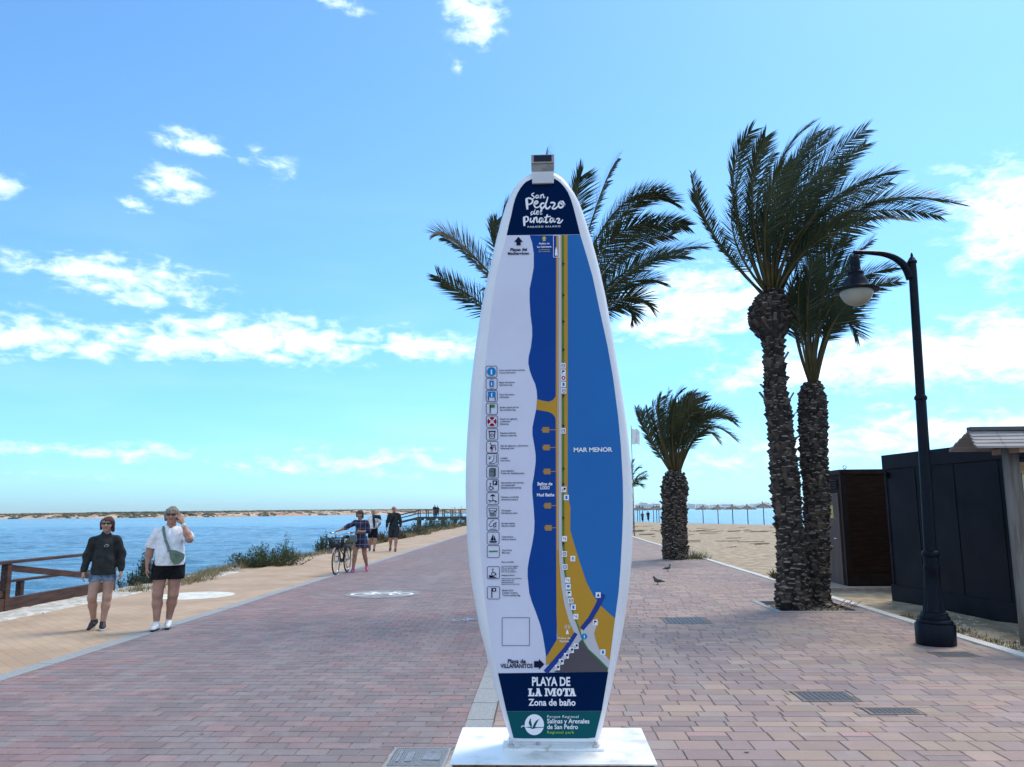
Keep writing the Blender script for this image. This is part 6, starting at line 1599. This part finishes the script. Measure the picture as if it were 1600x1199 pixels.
# ---- woman pushing a bicycle
PLAID = bpy.data.materials.new('navy_plaid'); PLAID.use_nodes = True
q = G(PLAID.node_tree); b_ = PLAID.node_tree.nodes['Principled BSDF']; b_.inputs['Roughness'].default_value = .85
X_, Y_, Z_ = q.xyz(q.n('ShaderNodeTexCoord').outputs['Object'])
lx = q.math('LESS_THAN', q.math('FRACT', q.math('MULTIPLY', X_, 7.5)), .09); lz = q.math('LESS_THAN', q.math('FRACT', q.math('MULTIPLY', Z_, 6.8)), .08)
ly = q.math('LESS_THAN', q.math('FRACT', q.math('MULTIPLY_ADD', X_, 7.5, .5)), .3)
c = q.mix(q.math('MULTIPLY', ly, .6), (.008, .010, .045, 1), (.03, .012, .04, 1)); c = q.mix(q.math('MULTIPLY', q.math('MAXIMUM', lx, lz), .5), c, (.32, .32, .42, 1))
q.put(b_.inputs['Base Color'], c)
PINK = mat('pink_shoe', (.45, .05, .14), .6, scale=20, col2=(.58, .12, .22)); PSOLE = mat('pink_sole', (.60, .25, .32), .6)
g3 = ground(562, 893.5)
person('woman in navy plaid dress and pink shoes pushing the bicycle', (g3.x, g3.y, 0), 1.67, dict(skin=SKIN2, shoe=PINK, sole=PSOLE, hair=BROWNH, hairp=bob, hairc=[((0, -.128, -.04), .09)], glasses=True, look=-6, hx=-.03, fat=1.0,
    armR=((-.150, 0, 1.305), (-.36, -.11, 1.205), (-.555, -.18, 1.115), (-.85, -.35, -.15), (.2, -.8, .3), (-.1, .1, -1), .8), armL=((.150, 0, 1.305), (.215, .0, 1.08), (.02, -.16, 1.075), (-1, -.1, -.05), (0, -.2, 1), (0, 1, -.2), .7),
    legR=((-.085, 0, .86), (-.13, -.12, .46), (-.165, -.14, .085), (-.15, -1, -.02)), legL=((.085, 0, .86), (.12, .02, .47), (.175, .20, .12), (.12, -.9, -.40)),
    clothes=[('dress', [C((0, .0, 1.23), (0, -.005, 1.03), .140, .135, .05, 1.15), C((0, 0, 1.03), (.01, 0, .86), .140, .165, .05, 1.1), C((.01, 0, .86), (.02, .01, .64), .165, .205, .05, 1.05), C((.08, .03, .80), (.15, .06, .62), .11, .12), C((-.12, .01, 1.32), (.12, .01, 1.32), .072), C((-.155, 0, 1.315), (-.36, -.11, 1.205), .072, .062), C((-.36, -.11, 1.205), (-.41, -.125, 1.18), .062, .060), C((.155, 0, 1.315), (.215, .0, 1.09), .072, .066), C((.215, 0, 1.09), (.16, -.055, 1.078), .066, .058), C((0, -.10, 1.40), (0, -.14, 1.27), .042, .008, 0, 1, True)], PLAID, [lambda X, Y, Z: (.655 - .03 * X / .2 - Z) + 0 * Y])]), rz=R(8), h=.009)
hb = empty('shoulder_bag', (g3.x - .13, g3.y - .24, .78), 'small grey green handbag held in front by the woman with the bicycle', 'bag')
mb = MB(); mb.box((g3.x - .135, g3.y - .25, .905), (.20, .09, .19), taper=.9); mb.build('pouch', mat('grey_bag', (.09, .12, .12), .6, scale=20, col2=(.14, .17, .17)), hb, bevel=.02)
mb = MB(); mb.tube([(g3.x - .22, g3.y - .25, .99), (g3.x - .19, g3.y - .25, 1.06), (g3.x - .12, g3.y - .22, 1.085), (g3.x - .07, g3.y - .25, 1.05), (g3.x - .05, g3.y - .25, .99)], .008, 6); mb.build('strap', mat('grey_bag', (.09, .12, .12)), hb, True)

# ---- bicycle
fw_, rw_ = ground(523.5, 899), ground(543, 893.6)
dirb = (fw_ - rw_).normalized(); mid = (fw_ + rw_) / 2
bike = empty('bicycle', (mid.x, mid.y, 0), 'black city bicycle with wire front basket pushed by a woman', 'bicycle', rz=math.atan2(dirb.y, dirb.x))
BM = mat('bike_black', (.008, .008, .010), .3, spec=.5); CH = mat('bike_chrome', (.42, .42, .43), .25, metal=.9); RUBB = mat('tyre_rubber', (.010, .010, .011), .8); PNK = mat('fender_pink', (.45, .30, .30), .4)
WR, WB = .345, 1.08
for sx in (.5, -.5):
    cx_ = sx * WB
    rg = lambda r_, n=40: [(cx_ + r_ * math.cos(2 * math.pi * k / n), 0, WR + r_ * math.sin(2 * math.pi * k / n)) for k in range(n)]
    mb = MB(); mb.tube(rg(WR - .018), .019, 8, closed=True); whl = mb.build('wheel', RUBB, bike, True, local=True)
    mb = MB(); mb.tube(rg(WR - .045), .011, 6, closed=True); mb.build('rim', CH, whl, True, local=True)
    mb = MB(); mb.tube([(cx_, -.05, WR), (cx_, .05, WR)], .022, 10)
    for k in range(24):
        a = 2 * math.pi * k / 24; mb.tube([(cx_ + .02 * math.cos(a + 1.2), .02 * (-1) ** k, WR + .02 * math.sin(a + 1.2)), (cx_ + (WR - .05) * math.cos(a), 0, WR + (WR - .05) * math.sin(a))], .0016, 4)
    mb.build('spokes', CH, whl, local=True)
    mb = MB(); fnd = [(cx_ + (WR + .03) * math.cos(a), 0, WR + (WR + .03) * math.sin(a)) for a in np.linspace(R(10), R(150), 16)] if sx < 0 else [(cx_ + (WR + .03) * math.cos(a), 0, WR + (WR + .03) * math.sin(a)) for a in np.linspace(R(40), R(170), 16)]
    for k in range(15): mb.bar(fnd[k], fnd[k + 1], .05, .006, upv=(fnd[k][0] - cx_, 0, fnd[k][2] - WR))
    mb.build('mudguard', PNK if sx > 0 else BM, bike, local=True)
hd_t, hd_b = Vector((.33, 0, .92)), Vector((.37, 0, .72)); bbk = Vector((-.10, 0, .30)); st_t = Vector((-.27, 0, .80)); rx = Vector((-.54, 0, WR)); fx = Vector((.54, 0, WR))
mb = MB(); mb.tube([hd_t, hd_b], .021, 10); mb.tube([hd_b, (.15, 0, .42), bbk], .019, 10); mb.tube([hd_t * .8 + hd_b * .2, (.1, 0, .60), (-.16, 0, .47)], .015, 10); mb.tube([bbk, st_t], .017, 10)
for y_ in (-.055, .055): mb.tube([bbk + Vector((0, y_ * .5, 0)), rx + Vector((0, y_, 0))], .010, 8); mb.tube([st_t + Vector((.02, y_ * .3, -.06)), rx + Vector((0, y_, 0))], .009, 8); mb.tube([hd_b + Vector((.005, y_ * .6, -.03)), fx + Vector((-.04, y_, .14)), fx + Vector((0, y_, 0))], .012, 8)
mb.build('frame', BM, bike, True, local=True)
mb = MB(); mb.tube([hd_t, (.30, 0, 1.02)], .014, 8); mb.tube([(.12, .30, 1.075), (.20, .27, 1.085), (.29, .16, 1.06), (.31, 0, 1.02), (.29, -.16, 1.06), (.20, -.27, 1.085), (.12, -.30, 1.075)], .011, 8); hbm = mb.build('handlebar', CH, bike, True, local=True)
for y_ in (.30, -.30):
    mb = MB(); mb.tube([(.10, y_ * 1.02, 1.073), (.21, y_ * .89, 1.086)], .018, 8); mb.build('grip', BM, hbm, True, local=True)
mb = MB(); mb.lathe([(.03, 0), (.032, .02), (.02, .03)], (.27, -.2, 1.06), 12); mb.build('bell', CH, hbm, local=True)
mb = MB(); mb.tube([st_t, (-.30, 0, .92)], .012, 8); mb.build('seat_post', CH, bike, local=True)
sdf_obj('saddle', [P(V3(-.38, 0, .955), V3(-.20, 0, .96), .055, .025), P(V3(-.39, -.05, .955), V3(-.39, .05, .955), .045, .045), P(V3(-.12, 0, .955), V3(-.2, 0, .96), .018, .025)], BM, bike, .009)
mb = MB()
bt_, bb2 = .96, .70
for (xx, wx) in ((.40, 1), (.70, 1)):
    pass
cor = lambda z: [(.41, -.17, z), (.41, .17, z), (.70 if z > .8 else .66, .19 if z > .8 else .15, z), (.70 if z > .8 else .66, -.19 if z > .8 else -.15, z)]
for z in (bt_, .895, .83, .765, bb2):
    t_ = (z - bb2) / (bt_ - bb2); cs = [(.41, -.15 - .03 * t_, z), (.41, .15 + .03 * t_, z), (.65 + .05 * t_, .14 + .04 * t_, z), (.65 + .05 * t_, -.14 - .04 * t_, z)]
    mb.tube(cs, .008 if z in (bt_, bb2) else .004, 5, closed=True)
for k in range(44):
    s4 = k // 11; f_ = (k % 11) / 11
    lo_ = [(.41, -.15), (.41, .15), (.65, .14), (.65, -.14)]; hi_ = [(.41, -.18), (.41, .18), (.70, .18), (.70, -.18)]
    a0, a1 = Vector((*lo_[s4], bb2)).lerp(Vector((*lo_[(s4 + 1) % 4], bb2)), f_), Vector((*hi_[s4], bt_)).lerp(Vector((*hi_[(s4 + 1) % 4], bt_)), f_)
    mb.tube([a0, a1], .0035, 4)
for k in range(10): mb.tube([(.41 + .024 * k, -.15, bb2), (.41 + .024 * k, .15, bb2)], .0035, 4)
mb.build('basket', BM, bike, local=True)
mb = MB(); mb.box((.53, 0, .755), (.2, .24, .1), taper=.8); mb.build('basket_load', mat('dark_cloth', (.03, .035, .045), .9, scale=20), bike, local=True, bevel=.02)
mb = MB(); mb.lathe([(.02, -.05), (.05, -.03), (.055, 0), (.05, .005)], (0, 0, 0), 14); hl_ = mb.build('headlight', CH, bike, local=True); hl_.location = (.43, 0, .68); hl_.rotation_euler = (0, R(90), 0)
mb = MB(); mb.tube([(bbk.x + .17 * math.cos(R(60)), -.08, bbk.z + .17 * math.sin(R(60))), (bbk.x, -.08, bbk.z)], .009, 6); mb.tube([(bbk.x, .08, bbk.z), (bbk.x - .17 * math.cos(R(60)), .08, bbk.z - .17 * math.sin(R(60)))], .009, 6); mb.tube([(bbk.x, -.08, bbk.z), (bbk.x, .08, bbk.z)], .014, 8)
mb.lathe([(.09, -.004), (.09, .004)], (0, 0, 0), 20)
crk = MB(); crk.m = 0
mb2 = MB(); mb2.tube([(bbk.x + .09 * math.cos(a), -.06, bbk.z + .09 * math.sin(a)) for a in np.linspace(0, 6.283, 24, endpoint=False)], .006, 5, closed=True)
mb.v = mb.v[:-40]; keep = len(mb.v); mb.f = [f_ for f_ in mb.f if max(f_) < keep]; mb.mi = mb.mi[:len(mb.f)]
mb.build('crank', CH, bike, local=True); mb2.build('chain_ring', BM, bike, local=True)
for sg, yy in ((1, -.13), (-1, .13)):
    mb = MB(); mb.box((bbk.x + sg * .085, yy, bbk.z + sg * .147), (.09, .08, .022)); mb.build('pedal', BM, bike, local=True)
mb = MB(); mb.box((-.25, -.075, .335), (.46, .02, .09)); mb.build('chain_guard', BM, bike, local=True, bevel=.008)
mb = MB()
for k in (-1, 0, 1): mb.tube([(-.40, .05 * k, .735), (-.78, .05 * k, .735)], .006, 5)
for k in range(4): mb.tube([(-.42 - .11 * k, -.06, .735), (-.42 - .11 * k, .06, .735)], .005, 5)
for y_ in (-.06, .06): mb.tube([(-.70, y_, .735), (-.54, y_, WR)], .006, 5)
mb.build('rear_rack', BM, bike, local=True)

# ---- two men
g4 = ground(582, 861.5)
DG = cloth('dark_grey_knit', (.018, .022, .026)); SHORTD = cloth('slate_shorts', (.022, .026, .032))
shorthair = [((0, .022, .040), (0, .002, .048), .088, .082), ((0, .055, .03), (0, .05, -.02), .055, .045)]
man = person('man in white t-shirt and black shorts with a dark jumper slung over his shoulder', (g4.x, g4.y, 0), 1.70, dict(skin=SKIN2, shoe=BSHOE, sole=DSOLE, hair=GREYH, hairp=shorthair, hairc=[((0, -.12, -.01), .085)], fat=1.05, look=10, hx=.01,
    armR=((-.170, 0, 1.305), (-.235, .03, 1.09), (-.255, -.02, .86), (0, -.15, -1), (.2, -1, 0), (.9, .1, 0), .4), armL=((.170, 0, 1.305), (.285, .03, 1.10), (.195, -.10, .96), (-.7, .2, -.5), (0, -1, .2), (-.5, .6, 0), .4),
    legR=((-.09, 0, .86), (-.10, .04, .46), (-.12, .20, .12), (-.1, -.9, -.4)), legL=((.09, 0, .86), (.10, -.10, .46), (.07, -.16, .085), (.05, -1, 0)),
    clothes=[('t_shirt', [C((0, .0, 1.23), (0, -.01, 1.0), .155, .165, .05, 1.15), C((0, -.01, 1.0), (0, 0, .88), .165, .160, .04, 1.15), C((-.13, .01, 1.325), (.13, .01, 1.325), .075), C((-.175, 0, 1.315), (-.222, .02, 1.16), .076, .074), C((.175, 0, 1.315), (.255, .02, 1.18), .076, .074)], WHITEC, [above(.895)]),
             ('jumper', [C((.02, -.15, 1.36), (.05, -.20, 1.18), .045, .05), C((.05, -.20, 1.18), (.06, -.20, .96), .05, .04), C((.05, -.10, 1.40), (.22, .0, 1.355), .055, .085), C((.22, .0, 1.355), (.27, .05, 1.26), .085, .07), C((.1, .1, 1.38), (.2, .15, 1.2), .07)], DG, []),
             ('shorts', [C((0, 0, .90), (0, 0, .84), .160, .160, .04, 1.15), C((-.09, 0, .86), (-.112, .025, .48), .112, .094), C((.09, 0, .86), (.105, -.075, .48), .112, .094)], BLACKC, [above(.53)])]), h=.012, rz=R(9))
g5 = ground(615, 861.8)
person('bald man in dark long-sleeved top and shorts with a crossbody strap', (g5.x, g5.y, 0), 1.84, dict(skin=SKIN2, shoe=mat('brown_sandal', (.06, .035, .025), .7), sole=DSOLE, glasses=True, fat=1.05, hx=-.01,
    armR=((-.165, 0, 1.305), (-.245, .03, 1.09), (-.27, -.03, .86), (0, -.15, -1), (.2, -1, 0), (.9, .1, 0), .4), armL=((.165, 0, 1.305), (.235, .03, 1.09), (.25, -.03, .87), (0, -.15, -1), (-.2, -1, 0), (-.9, .1, 0), .4),
    legR=((-.09, 0, .86), (-.11, .03, .46), (-.13, .18, .12), (-.1, -.9, -.4)), legL=((.09, 0, .86), (.09, -.08, .46), (.07, -.14, .085), (.05, -1, 0)),
    clothes=[('long_sleeved_top', [C((0, .0, 1.23), (0, -.01, 1.0), .155, .16, .05, 1.15), C((0, -.01, 1.0), (-.01, 0, .76), .16, .172, .04, 1.12), C((-.13, .01, 1.325), (.13, .01, 1.325), .075), C((-.17, 0, 1.315), (-.245, .03, 1.09), .076, .060), C((-.245, .03, 1.09), (-.266, -.018, .90), .060, .045), C((.17, 0, 1.315), (.235, .03, 1.09), .076, .06), C((.235, .03, 1.09), (.246, -.018, .91), .060, .045), C((0, .01, 1.36), (0, .01, 1.40), .068, .062, .02)], DG, [above(.78)]),
             ('strap', [C((.10, -.06, 1.40), (-.06, -.165, 1.15), .022, .022), C((-.06, -.165, 1.15), (-.16, -.10, .95), .022, .022)], BLACKC, []),
             ('shorts', [C((0, 0, .90), (0, 0, .84), .16, .16, .04, 1.15), C((-.09, 0, .86), (-.115, .025, .46), .112, .092), C((.09, 0, .86), (.10, -.06, .46), .112, .092)], SHORTD, [above(.50)])]), h=.012, rz=R(8))
# ---- far figures on the beach and on the jetty
def far_person(label, loc, H, top, bottom, rz, group):
    person(label, loc, H, dict(skin=SKIN2, shoe=BSHOE, sole=DSOLE, hair=BROWNH, hairp=shorthair, hairc=[((0, -.12, -.01), .085)],
        armR=((-.165, 0, 1.305), (-.235, .03, 1.09), (-.25, -.03, .86), (0, -.15, -1), (.2, -1, 0), (.9, .1, 0), .4), armL=((.165, 0, 1.305), (.235, .03, 1.09), (.25, -.03, .87), (0, -.15, -1), (-.2, -1, 0), (-.9, .1, 0), .4),
        legR=((-.09, 0, .86), (-.11, .03, .46), (-.13, .18, .10), (-.1, -.9, -.3)), legL=((.09, 0, .86), (.09, -.08, .46), (.07, -.14, .085), (.05, -1, 0)),
        clothes=[('top', [C((0, 0, 1.23), (0, 0, .88), .155, .165, .05, 1.12), C((-.13, .01, 1.325), (.13, .01, 1.325), .075), C((-.17, 0, 1.315), (-.235, .03, 1.09), .076, .06), C((.17, 0, 1.315), (.235, .03, 1.09), .076, .06)], top, [above(.83)]), ('trousers', [C((0, 0, .90), (0, 0, .84), .15, .15, .04, 1.15), C((-.09, 0, .86), (-.12, .1, .25), .11, .08), C((.09, 0, .86), (.08, -.1, .25), .11, .08)], bottom, [above(.2)])]), rz=rz, h=.022, group=group)
p1, p2 = ground(1013, 815, -.38), ground(1004, 815.3, -.38)
far_person('person in dark clothes standing under the far beach umbrellas', (p1.x, p1.y, -.36), 1.68, DG, SHORTD, R(160), 'far beach walkers')
far_person('smaller person beside the dark one under the far beach umbrellas', (p2.x, p2.y, -.36), 1.50, cloth('grey_top', (.10, .10, .11)), DG, R(170), 'far beach walkers')
for x, lab in ((679.5, 'person leaning at the railing in the middle of the distant jetty'), (684, 'person just right of the other one on the distant jetty')):
    j_ = J(x, 800); far_person(lab, (j_.x, JY - .2, JT + .03), 1.72 if x < 682 else 1.6, DG, SHORTD, R(20), 'people on the jetty')
# ---- pigeons on the paving
FEA = mat('pigeon_grey', (.05, .05, .058), .6, scale=40, col2=(.11, .11, .12))
for x, y, a, lab in ((1028, 914, 200, 'small dark pigeon on the pink paving, nearer one'), (1043, 893, 30, 'small dark pigeon on the pink paving, farther one')):
    g_ = ground(x, y)
    e = empty('pigeon', (g_.x, g_.y, 0), lab, 'bird', 'pigeons on the paving', R(a))
    sdf_obj('body', [P(V3(-.06, 0, .085), V3(.045, 0, .10), .034, .045), P(V3(-.06, 0, .085), V3(-.17, 0, .065), .026, .012, .02), P(V3(.05, 0, .11), V3(.085, 0, .155), .032, .022), P(V3(.088, 0, .168), V3(.092, 0, .170), .022, .022), P(V3(.11, 0, .166), V3(.132, 0, .160), .008, .003, .008)], FEA, e, .007)
    for yy in (-.02, .02):
        mb = MB(); mb.tube([(.0, yy, .06), (.01, yy, .0)], .005, 5); mb.tube([(-.01, yy, .004), (.04, yy, .004)], .004, 5); mb.build('leg', mat('bird_leg', (.25, .08, .06), .6), e, local=True)
# a few dead leaves on the paving
mb = MB(); r_ = random.Random(9)
for k in range(60):
    x, y = r_.uniform(-5, 5.1), r_.uniform(4.5, 20); s_ = r_.uniform(.006, .022); a = r_.uniform(0, 3.1)
    mb.add([(x + s_ * math.cos(a + t_) * (1.6 if t_ in (0, 3.14) else .6), y + s_ * math.sin(a + t_), .006 + .004 * r_.random()) for t_ in (0, 1.57, 3.14, 4.71)], [(0, 1, 2, 3)])
tag(mb.build('leaf_litter', mat('litter', (.05, .04, .03), .9, scale=30, col2=(.22, .19, .15))), 'tiny dead leaves and specks on the paving', 'litter', kind='stuff')
# ================================================================== AIR
hz = bpy.data.materials.new('haze'); hz.use_nodes = True
ht = hz.node_tree; ht.nodes.clear()
pv = ht.nodes.new('ShaderNodeVolumePrincipled'); ho = ht.nodes.new('ShaderNodeOutputMaterial')
pv.inputs['Color'].default_value = (.97, .985, 1.0, 1)
pv.inputs['Density'].default_value = 0.00008
pv.inputs['Anisotropy'].default_value = 0.2
ht.links.new(pv.outputs[0], ho.inputs['Volume'])
mb = MB(); mb.box((0, 2450, 19), (8800, 5700, 43)); tag(mb.build('haze', hz), 'thin sea haze over the water and far coast', 'haze', kind='stuff')
